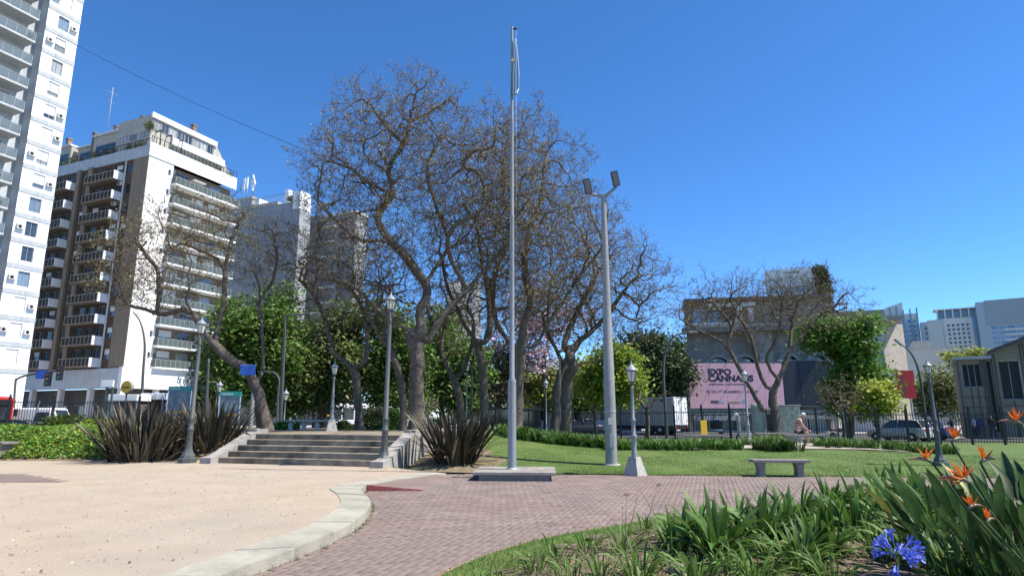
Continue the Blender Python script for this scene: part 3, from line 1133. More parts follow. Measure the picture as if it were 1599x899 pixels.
bare_tree('jacaranda_tree', 'flat-topped bare tree in front of the pink billboard', (1212, 676), 33.5, [
    (None, [(1212, 678), (1210, 650), (1207, 630), (1208, 610)]),
    (0, [(1193, 640, -.2), (1182, 626, -.3), (1173, 608, -.4), (1156, 579, -.6), (1136, 542, -.8), (1115, 527, -.8), (1086, 513, -.8), (1062, 497, -.8)]),
    (0, [(1193, 599), (1182, 565), (1173, 527, .2), (1162, 507, .3), (1150, 490, .4), (1140, 465, .4)]),
    (0, [(1222, 579, .2), (1234, 547, .4), (1251, 527, .5), (1274, 498, .6), (1300, 480, .6)]),
    (0, [(1214, 591, -.4), (1196, 562, -.8), (1211, 533, -1), (1219, 501, -1.2), (1222, 470, -1.3)]),
    (3, [(1234, 547, .4), (1236, 510, .8), (1245, 475, 1.0), (1260, 455, 1)]),
    (1, [(1136, 542, -.8), (1142, 510, -.4), (1120, 480, -.2), (1110, 460, 0)]),
], [px_ball(1190, 478, 33.5, 125, 40, depth=85), px_ball(1115, 485, 33.5, 60, 35, depth=60), px_ball(1285, 478, 33.5, 52, 32, depth=50), px_ball(1200, 452, 33.5, 90, 20, depth=70)], 4200, 0.25, 61, 0.27, r_tip=0.0085, tw=(4, 0.4, 0.0055), podn=0.3, pod=0.04, up=0.2)

bare_tree('sapling', 'young bare forked tree in front of the white truck', (1010, 672), 40.0, [
    (None, [(1010, 674), (1011, 655), (1010, 642)]),
    (0, [(1004, 632), (998, 626)]),
    (0, [(1014, 634), (1020, 626)]),
], [px_ball(1009, 622, 40, 16, 10)], 60, 0.25, 67, 0.14, r_tip=0.01, tw=(2, 0.3, 0.006), podn=0.2, pod=0.04, group='small bare trees')
bare_tree('bare_shrub', 'pale bare-branched small tree below the green tree', (1318, 676), 38.0, [
    (None, [(1318, 680), (1317, 660), (1315, 648)]),
    (0, [(1305, 632), (1297, 618), (1290, 606)]),
    (0, [(1325, 630), (1335, 612)]),
    (0, [(1314, 625, .4), (1311, 605, .5)]),
], [px_ball(1315, 622, 38, 32, 26)], 260, 0.25, 71, 0.09, r_tip=0.009, tw=(3, 0.4, 0.006), podn=0.6, pod=0.05, group='small bare trees')

# ------------------------------------------------------------------ leafy trees
def leafmat(name, c1, c2, tr=0.3):
    return mat(name, c1, 0.6, 0.35, 0.9, island=0.35, col2=c2, trans=tr, spec=0.35)


LM = {
    'mid': leafmat('leaf_mid', (0.10, 0.155, 0.033), (0.14, 0.19, 0.045)),
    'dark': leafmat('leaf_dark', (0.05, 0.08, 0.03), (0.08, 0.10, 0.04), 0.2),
    'bright': leafmat('leaf_bright', (0.12, 0.26, 0.04), (0.18, 0.30, 0.06), 0.35),
    'yellow': leafmat('leaf_yellow', (0.33, 0.37, 0.05), (0.25, 0.32, 0.05), 0.35),
    'olive': leafmat('leaf_olive', (0.17, 0.19, 0.075), (0.21, 0.20, 0.10), 0.3),
    'pink': leafmat('blossom_pink', (0.62, 0.42, 0.52), (0.50, 0.38, 0.42), 0.3),
    'brown': leafmat('leaf_brown', (0.20, 0.16, 0.10), (0.24, 0.20, 0.13), 0.3),
}


def leafy_tree(name, label, base_px, Y, balls, n_clump, per, leaf, mk, seed, r_base=0.22, zb=None, group='leafy trees', clump=0.55, hollow=0.35, mk2=None, shell=0.75):
    g = np.random.default_rng(seed)
    b = at(base_px[0], base_px[1], Y)
    z0 = (tz(b.x, Y) if Y < 44 else 0.0) if zb is None else zb
    root = Vector((b.x, Y, z0))
    t = thing(name, label, 'tree', root, 0, group)
    bl = [(np.array((c[0] - root.x, c[1] - root.y, c[2] - root.z)), np.array(r), w) for c, r, w in balls]
    cen = bl[0][0]
    limbs = [(None, [(0, 0, -0.05), tuple(cen * np.array([.35, .35, .3])), tuple(cen * np.array([.6, .6, .62]))])]
    P, par, nl = colonise(limbs, [(tuple(c), tuple(r * 0.85), w) for c, r, w in bl], 240, max(0.45, float(bl[0][1][0]) * 0.14), seed, infl=30, wob=0.3, iters=60)
    r = radii(P, par, 0.02, 2.2, r_base)
    link('trunk', wood_mesh('trunk', P, par, r, M_bark, 0.0, 9e9), t)
    sub_ = []
    for c, rr, w in bl:
        for _ in range(12):
            d = g.normal(0, 1, 3)
            d /= np.linalg.norm(d)
            q = g.uniform(0.22, 0.42)
            sub_.append((c + d * rr * g.uniform(0.65, 1.08), rr * q, w * q * q * 1.7))
        sub_.append((c, rr * 0.78, w * 0.8))
    bl = sub_
    wsum = sum(w for _, _, w in bl)
    C = []
    for c, rr, w in bl:
        n = max(4, int(n_clump * w / wsum))
        d = g.normal(0, 1, (n, 3))
        d /= np.linalg.norm(d, axis=1)[:, None]
        rad = shell + (1 - shell) * g.random(n) - (g.random(n) < hollow) * g.random(n) * 0.55
        # lumpy outline
        lump = 1 + 0.22 * np.sin(d[:, 0] * 5 + seed) * np.cos(d[:, 2] * 6 + seed * 2) + 0.13 * g.normal(0, 1, n)
        C.append(c + d * rr * (rad * lump)[:, None])
    C = np.concatenate(C)
    n = len(C)
    cs = clump * g.uniform(0.6, 1.4, n)
    off = g.normal(0, 1, (n, per, 3)) * np.array([1, 1, 0.6])
    off *= cs[:, None, None] * 0.55
    pos = (C[:, None] + off).reshape(-1, 3)
    pos = pos[pos[:, 2] > 0.15]
    lv, lf = leaf_quads(pos, leaf, g, 0.5)
    mi = None
    mats_ = [LM[mk]]
    if mk2:
        mats_.append(LM[mk2])
        mi = (g.random(len(lf)) < 0.3).astype(int)
    o = link('crown', np_mesh('crown', lv, lf, mats_, mi), t)
    return t


B = px_ball
leafy_tree('leafy_tree', 'dense green tree behind the leaning trunk', (405, 668), 48, [B(405, 540, 48, 68, 85), B(375, 510, 48, 35, 50), B(440, 570, 48, 60, 70)], 900, 26, 0.17, 'mid', 101, clump=0.9, mk2='bright')
leafy_tree('leafy_tree', 'dense green tree behind the slim bare tree', (500, 668), 50, [B(505, 550, 50, 65, 80), B(480, 600, 50, 50, 50)], 800, 26, 0.17, 'mid', 102, clump=0.9, mk2='olive')
leafy_tree('leafy_tree', 'green tree between white bus and big jacaranda', (590, 668), 52, [B(590, 550, 52, 62, 85), B(620, 590, 52, 45, 55)], 700, 26, 0.18, 'mid', 103, clump=0.9, mk2='bright')
leafy_tree('leafy_tree', 'light green tree behind the big jacaranda trunk', (690, 662), 58, [B(690, 555, 58, 55, 70), B(715, 600, 58, 40, 40)], 600, 26, 0.2, 'bright', 104, clump=1.0, mk2='olive')
leafy_tree('leafy_tree', 'brownish tree behind the flagpole', (775, 660), 62, [B(775, 585, 62, 58, 50)], 380, 24, 0.2, 'brown', 105, clump=1.0, mk2='olive')
leafy_tree('lapacho_tree', 'pink blossoming tree behind the bare jacarandas', (852, 660), 60, [B(848, 490, 60, 55, 42), B(820, 540, 60, 50, 40)], 200, 18, 0.2, 'pink', 106, clump=1.1, mk2='brown', hollow=0.6)
leafy_tree('leafy_tree', 'yellow-green tree left of the floodlight mast', (905, 660), 62, [B(900, 600, 62, 55, 38), B(860, 610, 62, 40, 30)], 420, 24, 0.2, 'yellow', 107, clump=1.0, mk2='olive')
leafy_tree('leafy_tree', 'bright yellow-green tree right of the floodlight mast', (948, 660), 44, [B(955, 585, 44, 50, 45), B(975, 600, 44, 32, 35), B(925, 600, 44, 25, 30)], 520, 22, 0.15, 'yellow', 108, clump=0.7, mk2='bright', r_base=0.15)
leafy_tree('evergreen_tree', 'dark evergreen tree behind the truck', (1035, 660), 61, [B(1022, 575, 61, 42, 60), B(1038, 595, 61, 22, 55), B(1000, 560, 61, 30, 40)], 800, 26, 0.2, 'dark', 109, clump=1.0)
leafy_tree('leafy_tree', 'bushy bright green tree right of the dark panels', (1325, 672), 42, [B(1332, 555, 42, 46, 55), B(1345, 592, 42, 36, 40), B(1290, 520, 42, 36, 24), B(1320, 615, 42, 26, 30)], 950, 26, 0.14, 'bright', 110, clump=0.75, mk2='mid')
leafy_tree('leafy_tree', 'small yellow-green tree under the bushy green one', (1372, 672), 39, [B(1368, 618, 39, 30, 25), B(1350, 635, 39, 22, 18)], 230, 20, 0.12, 'yellow', 111, clump=0.5, r_base=0.09)
leafy_tree('leafy_tree', 'green trees under the plain beige wall', (1455, 655), 72, [B(1455, 612, 72, 42, 34), B(1480, 630, 72, 25, 24)], 330, 24, 0.2, 'olive', 112, clump=1.0, mk2='mid')
leafy_tree('leafy_tree', 'low yellowish tree top behind the brick station', (1515, 640), 75, [B(1510, 562, 75, 38, 14)], 140, 24, 0.2, 'yellow', 113, clump=0.9, mk2='olive')
# narrow cypress standing above the stone building
leafy_tree('cypress_tree', 'narrow dark cypress rising above the stone building', (1286, 640), 74, [B(1281, 428, 74, 7, 17, depth=7), B(1286, 470, 74, 11, 40, depth=11), B(1290, 505, 74, 13, 40, depth=13)], 1000, 26, 0.13, 'dark', 114, clump=0.42, hollow=0.2)
# background row closing the park
bgt = [(340, 585, 90, 45, 60, 'dark', 'dark tree beyond the bus shelter signs'), (450, 600, 88, 60, 55, 'dark', 'dark-leaved tree behind the grey lamp posts'), (560, 600, 90, 60, 55, 'dark', 'dark-leaved tree above the white bus'),
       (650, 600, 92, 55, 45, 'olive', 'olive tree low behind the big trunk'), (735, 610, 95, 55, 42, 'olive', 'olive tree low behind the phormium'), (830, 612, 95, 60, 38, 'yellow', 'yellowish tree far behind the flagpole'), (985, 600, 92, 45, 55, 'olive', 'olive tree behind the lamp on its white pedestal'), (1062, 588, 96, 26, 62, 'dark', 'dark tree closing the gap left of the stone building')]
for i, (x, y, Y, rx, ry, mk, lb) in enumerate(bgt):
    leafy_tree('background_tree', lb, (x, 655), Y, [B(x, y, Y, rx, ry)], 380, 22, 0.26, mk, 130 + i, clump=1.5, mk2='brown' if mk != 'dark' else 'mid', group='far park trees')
# ------------------------------------------------------------------ street lamps with glazed lanterns
def lantern(parent, z0, s):
    """Six-sided tapered glass lantern with iron ribs and a domed cap; base at height z0."""
    n = 6
    r0, r1, h = 0.12 * s, 0.21 * s, 0.42 * s
    fr = MB()
    fr.lathe([(0.05 * s, z0 - 0.10 * s), (0.075 * s, z0 - 0.05 * s), (0.13 * s, z0 - 0.01 * s), (0.135 * s, z0 + 0.02 * s)], 8)
    for i in range(n):
        a = 2 * PI * (i + 0.5) / n
        fr.tube([(r0 * math.cos(a), r0 * math.sin(a), z0), (r1 * math.cos(a), r1 * math.sin(a), z0 + h)], 0.013 * s, 4, False)
    fr.lathe([(r1 * 1.1, z0 + h - 0.02 * s), (r1 * 1.18, z0 + h + 0.015 * s), (r1 * 1.12, z0 + h + 0.04 * s)], 6, rot=PI / 6, smooth=False)
    lf = fr.build('lantern_frame', M_lamp, parent)
    for i in range(n):
        a0, a1 = 2 * PI * (i + 0.53) / n, 2 * PI * (i + 1.47) / n
        g = MB()
        g._add([(r0 * .96 * math.cos(a0), r0 * .96 * math.sin(a0), z0 + .01), (r0 * .96 * math.cos(a1), r0 * .96 * math.sin(a1), z0 + .01),
                (r1 * .97 * math.cos(a1), r1 * .97 * math.sin(a1), z0 + h), (r1 * .97 * math.cos(a0), r1 * .97 * math.sin(a0), z0 + h)], [(0, 1, 2, 3)])
        g.build('pane', M_lampglass, lf)
    cap = MB()
    cap.lathe([(r1 * 1.12, z0 + h + 0.03 * s), (r1 * 0.95, z0 + h + 0.09 * s), (r1 * 0.62, z0 + h + 0.16 * s), (r1 * 0.34, z0 + h + 0.22 * s), (0.05 * s, z0 + h + 0.26 * s), (0.035 * s, z0 + h + 0.30 * s), (0.045 * s, z0 + h + 0.33 * s), (0.012 * s, z0 + h + 0.37 * s), (0.008 * s, z0 + h + 0.46 * s)], 12)
    cap.build('cap', mat('lamp_cap', (0.22, 0.25, 0.27), 0.5, 0.2, 8), lf)


def tall_lamp(label, loc, h, lean=(0, 0), s=1.0, group='tall cast-iron park lamps'):
    t = thing('street_lamp', label, 'street lamp', loc, 0, group)
    b = MB()
    b.lathe([(0.30 * s, 0.0), (0.30 * s, 0.14 * s), (0.24 * s, 0.16 * s), (0.22 * s, 0.24 * s), (0.16 * s, 0.34 * s), (0.125 * s, 0.43 * s), (0.115 * s, 0.55 * s)], 8, smooth=False)
    b.build('base', M_lamp, t)
    zl = h - 0.75 * s
    p = MB()
    q_ = s
    s = s * 0.74
    p.lathe([(0.145 * s, 0.5 * s), (0.13 * s, 1.0), (0.155 * s, 1.05), (0.155 * s, 1.1), (0.12 * s, 1.13), (0.118 * s, 1.35), (0.14 * s, 1.38), (0.14 * s, 1.43), (0.105 * s, 1.46), (0.085 * s, zl - 0.5), (0.065 * s, zl - 0.42), (0.10 * s, zl - 0.38), (0.10 * s, zl - 0.33), (0.06 * s, zl - 0.28), (0.055 * s, zl - 0.12)], 12)
    p.build('pole', M_lamp, t)
    s = q_ * 0.85
    c = MB()
    for i in range(4):
        a = PI / 2 * i + PI / 4
        c.tube([(0.06 * math.cos(a), 0.06 * math.sin(a), zl - 0.34), (0.13 * s * math.cos(a), 0.13 * s * math.sin(a), zl - 0.24), (0.11 * s * math.cos(a), 0.11 * s * math.sin(a), zl - 0.1), (0.05 * math.cos(a), 0.05 * math.sin(a), zl - 0.05)], 0.016 * s, 5)
    c.build('bracket', M_lamp, t)
    lantern(t, zl, s * 0.84)
    t.rotation_euler = (lean[1], lean[0], random.uniform(0, 1))
    return t


def post_lamp(label, loc, h, ped=0.0, s=0.74, group='slim park lamps'):
    """Slim lamp post, standing on a tapering white concrete pedestal when ped > 0."""
    t = thing('street_lamp', label, 'street lamp', loc, 0, group)
    if ped:
        m = MB()
        a, b = ped * 0.48, ped * 0.23
        m._add([(-a, -a, 0), (a, -a, 0), (a, a, 0), (-a, a, 0), (-b, -b, ped), (b, -b, ped), (b, b, ped), (-b, b, ped)], [(3, 2, 1, 0), (4, 5, 6, 7), (0, 1, 5, 4), (1, 2, 6, 5), (2, 3, 7, 6), (3, 0, 4, 7)])
        m.build('pedestal', mat('pedestal_concrete', (0.38, 0.36, 0.315), 0.9, 0.2, 4, 0.4, 50, col2=(0.28, 0.265, 0.23), streak=0.2), t)
    z = ped
    zl = h - 0.86 * s
    p = MB()
    p.lathe([(0.085, z), (0.085, z + 0.12), (0.07, z + 0.15), (0.075, z + 0.5), (0.095, z + 0.54), (0.095, z + 0.58), (0.06, z + 0.62), (0.055, z + 0.95), (0.075, z + 0.98), (0.075, z + 1.02), (0.048, z + 1.05), (0.04, zl - 0.2), (0.055, zl - 0.17), (0.04, zl - 0.1)], 10)
    p.build('pole', mat('slim_lamp_paint', (0.20, 0.225, 0.235), 0.5, 0.2, 8), t)
    lantern(t, zl, s)
    t.rotation_euler.z = random.uniform(0, 1)
    return t


def lamp_h(px, py, Y, z):
    return at(px, py, Y).z - z


tall_lamp('tall grey lamp at the right end of the steps', (-3.88, 19.75, 0.118), 5.55, (R(0.3), 0))
tall_lamp('tall grey lamp in front of the dark phormium clumps', (-10.63, 21.36, 0.118), 5.0, (R(0.3), 0))
p = ground(1469, 727)
tall_lamp('tall grey lamp behind the orange bird-of-paradise flowers', p, at(1440, 555, p.y).z - p.z, (R(-0.8), 0), 0.78)
post_lamp('slim lamp on a white pedestal left of the front bench', (3.42, 18.2, 0), 3.2, 0.5)
b0 = at(517, 675, 27.5)
post_lamp('slim lamp on a white pedestal behind the steps', (b0.x, 27.5, 0.98), at(522, 562, 27.5).z - 0.98, 0.5, 0.72)
p = ground(1170, 693)
post_lamp('slim lamp on the upper path before the billboard', p, at(1165, 574, p.y).z - p.z, 0.3, 0.74)
for px, pt, Y, lb in ((728, 558, 41, 'slim lamp between the bare trunks near the flagpole'), (747, 607, 60, 'distant small lamp left of the flagpole'), (853, 590, 52, 'distant lamp right of the flagpole'), (664, 607, 58, 'distant lamp close to the big jacaranda trunk'), (339, 592, 44, 'distant lamp beside the teal bus-stop panel'), (444, 605, 44, 'distant lamp beside the bent grey post')):
    b0 = at(px, 650, Y)
    zz = tz(b0.x, Y) if Y < 44 else 0.0
    post_lamp(lb, (b0.x, Y, zz), at(px, pt, Y).z - zz, 0.0, 1.0, 'distant park lamps')

# short lamp stub with drooping arm on the upper path
p = ground(1155, 690)
t = thing('lamp_stub', 'short fluted post with drooping hooked head on upper path', 'post', p)
k = 0.95
MB().lathe([(0.26, 0), (0.26, 0.12), (0.2, 0.15), (0.19, 0.22), (0.13, 0.34), (0.1, 0.4)], 8, smooth=False).build('base', M_lamp, t)
MB().lathe([(0.1, 0.38), (0.085, 1.0), (0.1, 1.02), (0.07, 1.06), (0.06, 1.28)], 10).build('pole', M_galv, t)
MB().tube([(0.0, 0, 1.28), (-0.05, 0, 1.36), (-0.14, 0, 1.34), (-0.2, 0, 1.2), (-0.22, 0, 1.05)], [0.06, 0.07, 0.06, 0.04, 0.02], 7).build('hook', mat('pale_paint', (0.6, 0.6, 0.58), 0.6, 0.1, 5), t)

# ------------------------------------------------------------------ floodlight mast
p = ground(955, 726)
t = thing('floodlight_mast', 'thick grey steel mast with two floodlights on a V arm', 'floodlight mast', p)
hm = at(943, 305, p.y).z - p.z
MB().lathe([(0.19, -0.05), (0.185, 1.9), (0.165, 3.6), (0.16, 3.62), (0.13, 5.5), (0.088, hm - 0.2), (0.085, hm)], 16).build('pole', M_galv, t)
MB().lathe([(0.192, 1.62), (0.196, 1.66), (0.192, 1.70)], 16).build('band', M_rail, t)
MB().bbox(-0.07, 0.07, -0.20, -0.178, 0.55, 0.95, 0.01).build('access_door', M_rail, t)
MB().box(-0.09, 0.06, -0.19, -0.184, 1.25, 1.47).build('paper_notice', mat('weathered_paper', (0.5, 0.48, 0.42), 0.9, 0.25, 8), t)
MB().lathe([(0.27, -0.02), (0.27, 0.03), (0.24, 0.04)], 14).build('footing', M_concrete, t)
for sx in (-1, 1):
    a = MB()
    ex, ez = (-0.5, 0.02) if sx < 0 else (0.46, 0.30)
    a.tube([(0, 0, hm - 0.08), (ex * 0.5, -0.02, hm + ez * 0.35), (ex, -0.05, hm + ez)], 0.05, 6)
    a.build('arm', M_galv, t)
    f = MB()
    Mx = Matrix.Translation((ex - 0.06, -0.1, hm + ez + 0.26)) @ Matrix.Rotation(R(-14), 4, 'Y') @ Matrix.Rotation(R(18), 4, 'X')
    f.box(-0.10, 0.10, -0.08, 0.08, -0.24, 0.24, Mx)
    f.box(-0.115, 0.115, -0.10, -0.075, -0.26, 0.26, Mx)
    fo = f.build('floodlight', mat('floodlight_housing', (0.05, 0.05, 0.05), 0.5, 0.2, 5), t)
    gl = MB()
    gl.box(-0.09, 0.09, -0.106, -0.102, -0.22, 0.22, Mx)
    gl.build('lens', mat('floodlight_lens', (0.16, 0.17, 0.17), 0.2, 0.3, 12), fo)

# ------------------------------------------------------------------ flagpole with its plinth and flag
t = thing('flag_plinth', 'low stone slab plinth under the flagpole', 'plinth', (0.12, 17.45, 0), R(-3))
MB().bbox(-0.93, 0.88, -0.78, 0.78, -0.02, 0.15, 0.01).build('plinth_base', mat('plinth_stone', (0.27, 0.24, 0.22), 0.85, 0.2, 3, 0.3, 50), t)
MB().bbox(-1.08, 1.03, -0.92, 0.9, 0.145, 0.225, 0.018).build('slab', mat('plinth_slab', (0.30, 0.275, 0.24), 0.88, 0.25, 2, 0.5, 40, col2=(0.22, 0.20, 0.17)), t)
zt = at(796, 42, 17.4).z
fp = thing('flagpole', 'tall pale steel flagpole standing on the stone plinth', 'flagpole', (0.0, 17.4, 0.22))
MB().lathe([(0.115, 0.0), (0.112, 1.6), (0.108, 2.3), (0.112, 2.34), (0.07, 2.42), (0.066, 5.0), (0.064, 7.0), (0.069, 7.04), (0.056, 7.1), (0.052, 10), (0.055, 10.04), (0.045, 10.1), (0.042, zt - 0.22)], 16).build('pole', M_flagpole, fp)
MB().lathe([(0.19, 0.0), (0.19, 0.02), (0.13, 0.025), (0.125, 0.06)], 16).build('base_plate', M_rail, fp)
MB().tube([(0.04, 0, zt - 0.30), (0.12, 0, zt - 0.28), (0.14, 0, zt - 0.31)], 0.03, 6).build('pulley', M_black, fp)
MB().tube([(0.13, 0.0, zt - 0.33), (0.125, 0, 8.0), (0.12, 0.0, 1.4)], 0.006, 4).build('halyard', M_rail, fp)
# limp flag hanging in folds: light blue, white, light blue
M_flag = bpy.data.materials.new('flag_cloth')
M_flag.use_nodes = True
N = M_flag.node_tree.nodes
L = M_flag.node_tree.links
at_ = N.new('ShaderNodeAttribute')
at_.attribute_name = 'band'
rmp = N.new('ShaderNodeValToRGB')
rmp.color_ramp.interpolation = 'CONSTANT'
rmp.color_ramp.elements[0].color = (0.36, 0.52, 0.66, 1)
rmp.color_ramp.elements[1].position = 0.34
rmp.color_ramp.elements[1].color = (0.80, 0.80, 0.78, 1)
e = rmp.color_ramp.elements.new(0.66)
e.color = (0.28, 0.50, 0.68, 1)
e = rmp.color_ramp.elements.new(0.47)
e.color = (0.80, 0.80, 0.78, 1)
L.new(at_.outputs['Fac'], rmp.inputs[0])
L.new(rmp.outputs[0], N['Principled BSDF'].inputs['Base Color'])
N['Principled BSDF'].inputs['Roughness'].default_value = 0.8
nu, nv = 26, 40
vv, band = [], []
zA, zB = zt - 0.45, at(796, 150, 17.4).z
for j in range(nv):
    f = j / (nv - 1)
    z = zA + (zB - zA) * f
    wd = 0.03 + 0.13 * min(1, f * 1.6)
    for i in range(nu):
        s_ = i / (nu - 1)
        tail = 1 if f < 0.92 else 1 - (f - 0.92) * 5 * abs(s_ - 0.35)
        vv.append((0.03 - wd * 0.85 + 1.7 * wd * s_ * tail + 0.02 * math.sin(s_ * 21 + f * 3), -0.06 - 0.05 * math.sin(s_ * 19 + f * 2.2) * (0.4 + f), z + 0.12 * (s_ - 0.5) * f))
        band.append(min(0.99, max(0, 0.5 + 0.30 * math.sin(s_ * 9.0 + 0.8 + f * 0.5))))
ff = [(j * nu + i, j * nu + i + 1, (j + 1) * nu + i + 1, (j + 1) * nu + i) for j in range(nv - 1) for i in range(nu - 1)]
me = np_mesh('flag', np.array(vv), np.array(ff), M_flag, None, True)
a_ = me.attributes.new('band', 'FLOAT', 'POINT')
a_.data.foreach_set('value', np.array(band, dtype=np.float32))
fl = thing('flag', 'limp light blue and white striped flag at the flagpole top', 'flag', (0.06, 17.4, 0.0))
link('cloth', me, fl)
sun_ = MB()
sun_.lathe([(0.045, 0.0), (0.045, 0.004)], 12)
so_ = sun_.build('sun_emblem', mat('flag_sun', (0.7, 0.42, 0.08), 0.7, 0.1, 8), fl, (-0.045, -0.175, zA + (zB - zA) * 0.42))
so_.rotation_euler = (R(90), 0, 0)

# ------------------------------------------------------------------ stone benches
def bench(label, loc, rz, w=1.5, h=0.45, d=0.45, group='stone slab benches'):
    t = thing('stone_bench', label, 'bench', loc, rz, group)
    MB().bbox(-w / 2, w / 2, -d / 2, d / 2, h - 0.075, h, 0.012).build('seat', M_granite, t)
    for sx in (-1, 1):
        x = sx * (w / 2 - 0.24)
        prof = [(-0.13, 0), (0.13, 0), (0.10, 0.06), (0.085, 0.16), (0.10, 0.27), (0.14, h - 0.075), (-0.14, h - 0.075), (-0.10, 0.27), (-0.085, 0.16), (-0.10, 0.06)]
        m = MB()
        n = len(prof)
        m._add([(x + p[0] * 0.85, -d * 0.36, p[1]) for p in prof] + [(x + p[0] * 0.85, d * 0.36, p[1]) for p in prof],
               [tuple(range(n)), tuple(range(2 * n - 1, n - 1, -1))] + [((i + 1) % n, i, n + i, n + (i + 1) % n) for i in range(n)])
        m.build('leg', M_granite, t)
    return t


bench('stone slab bench alone at the lawn edge of the brick plaza', (7.3, 17.85, 0), R(-4))
for px, py, lb, rz in ((1258, 697, 'stone bench in front of the seated man', -4), (1208, 692, 'stone bench the man sits on', -4), (1098, 697, 'stone bench by the strap-leaf plants, left of upper path', -6), (1094, 691, 'rearmost stone bench, half hidden behind another bench', -6)):
    p = ground(px, py)
    bench(lb, (p.x, p.y, p.z + 0.04), R(rz), 1.7)
# terrace bench with baluster legs
b0 = at(484, 672, 29.5)
t = thing('terrace_bench', 'stone bench on turned baluster legs up on the terrace', 'bench', (b0.x, 29.5, 0.97), R(-8))
MB().bbox(-1.25, 1.25, -0.25, 0.25, 0.4, 0.48, 0.012).build('seat', M_concrete, t)
for x in (-0.95, -0.3, 0.35, 1.0):
    MB().lathe([(0.14, 0), (0.14, 0.05), (0.07, 0.09), (0.11, 0.2), (0.12, 0.27), (0.06, 0.35), (0.1, 0.4)], 10, cx=x).build('baluster', mat('baluster_stone', (0.5, 0.49, 0.45), 0.85, 0.15, 5), t)
# ------------------------------------------------------------------ strap-leaved plants
def strap_leaf(L, w, a0, a1, n=7, fold=0.25, tipf=0.62, twist=0.0, base_w=0.6):
    """One arching leaf: starts at the origin leaning a0 from the vertical and ends leaning a1 (towards +x)."""
    v, f = [], []
    x = z = 0.0
    for i in range(n + 1):
        t = i / n
        a = a0 + (a1 - a0) * t ** 1.4
        wd = w * (base_w + (1 - base_w) * min(1, t * 3)) * (1.0 if t < tipf else max(0.02, 1 - ((t - tipf) / (1 - tipf)) ** 1.6))
        tw_ = twist * t
        nx, nz_ = -math.cos(a), math.sin(a)
        cy_, sy_ = math.cos(tw_), math.sin(tw_)
        v += [(x - nx * fold * wd + nx * sy_ * wd, -wd * 0.5 * cy_, z - nz_ * fold * wd * -1 + nz_ * sy_ * wd), (x, 0, z), (x - nx * fold * wd - nx * sy_ * wd, wd * 0.5 * cy_, z + nz_ * fold * wd - nz_ * sy_ * wd)]
        x += math.sin(a) * L / n
        z += math.cos(a) * L / n
    for i in range(n):
        b = i * 3
        f += [(b, b + 1, b + 4, b + 3), (b + 1, b + 2, b + 5, b + 4)]
    return np.array(v), np.array(f)


def leaf_set(name, specs, m):
    out = []
    for s_ in specs:
        v, f = strap_leaf(*s_[:4], **(s_[4] if len(s_) > 4 else {}))
        out.append((np_mesh(name, v, f, m, None, True), v, f))
    return out


M_aga = mat('agapanthus_leaf', (0.06, 0.135, 0.022), 0.58, 0.35, 2.0, objr=0.5, col2=(0.115, 0.20, 0.04), trans=0.28, spec=0.32, island=0.25)
M_aga2 = mat('agapanthus_leaf_light', (0.095, 0.175, 0.032), 0.58, 0.3, 2.0, island=0.45, col2=(0.135, 0.205, 0.05), trans=0.3, spec=0.32)
M_phor = mat('phormium_leaf', (0.042, 0.036, 0.022), 0.5, 0.35, 1.5, objr=0.6, col2=(0.085, 0.072, 0.045), spec=0.4)
M_phor2 = mat('phormium_leaf_pale', (0.17, 0.135, 0.10), 0.45, 0.3, 1.5, objr=0.4, spec=0.5)
M_stel = mat('strelitzia_leaf', (0.045, 0.10, 0.03), 0.55, 0.35, 3.0, objr=0.5, col2=(0.085, 0.14, 0.045), trans=0.2, spec=0.3)
M_stel2 = mat('strelitzia_leaf_yellow', (0.20, 0.21, 0.05), 0.45, 0.3, 4.0, objr=0.3, trans=0.2)
M_stalk = mat('dry_stalk', (0.17, 0.14, 0.085), 0.8, 0.3, 4)
M_orange = mat('strelitzia_orange', (0.72, 0.17, 0.012), 0.5, 0.15, 10, objr=0.15, trans=0.3)
M_spathe = mat('strelitzia_spathe', (0.14, 0.15, 0.09), 0.5, 0.2, 10, col2=(0.32, 0.10, 0.08), fac2=(0.5, 0.62))
M_blueflower = mat('agapanthus_blue', (0.12, 0.17, 0.62), 0.5, 0.2, 12, objr=0.2, trans=0.3)

AGA_BIG = leaf_set('leaf', [(0.55, 0.052, 0.15, 1.2), (0.5, 0.056, 0.4, 2.0), (0.58, 0.048, 0.05, 0.7), (0.46, 0.054, 0.7, 2.3), (0.52, 0.05, 0.3, 1.6, {'twist': 0.5}), (0.4, 0.058, 0.9, 2.0)], M_aga)
AGA_SML = leaf_set('leaf', [(0.46, 0.024, 0.1, 1.1), (0.42, 0.026, 0.4, 2.1), (0.46, 0.022, 0.2, 1.7, {'twist': 0.6}), (0.38, 0.026, 0.75, 2.3)], M_aga2)


M_deadleaf = mat('withered_leaf', (0.30, 0.22, 0.11), 0.8, 0.3, 3, objr=0.4)
DEAD = [q[0] for q in leaf_set('leaf', [(0.42, 0.03, 0.7, 2.5, {'twist': 1.2}), (0.36, 0.026, 0.9, 2.3, {'twist': 0.8})], M_deadleaf)]


def gnd0(px, py, z=0.04):
    u = (px - 799.5) / FPX
    v = (449.5 - py) / FPX
    k = (z - EYE) / (_s + v * _c)
    return Vector((u * k, (_c - v * _s) * k, z))


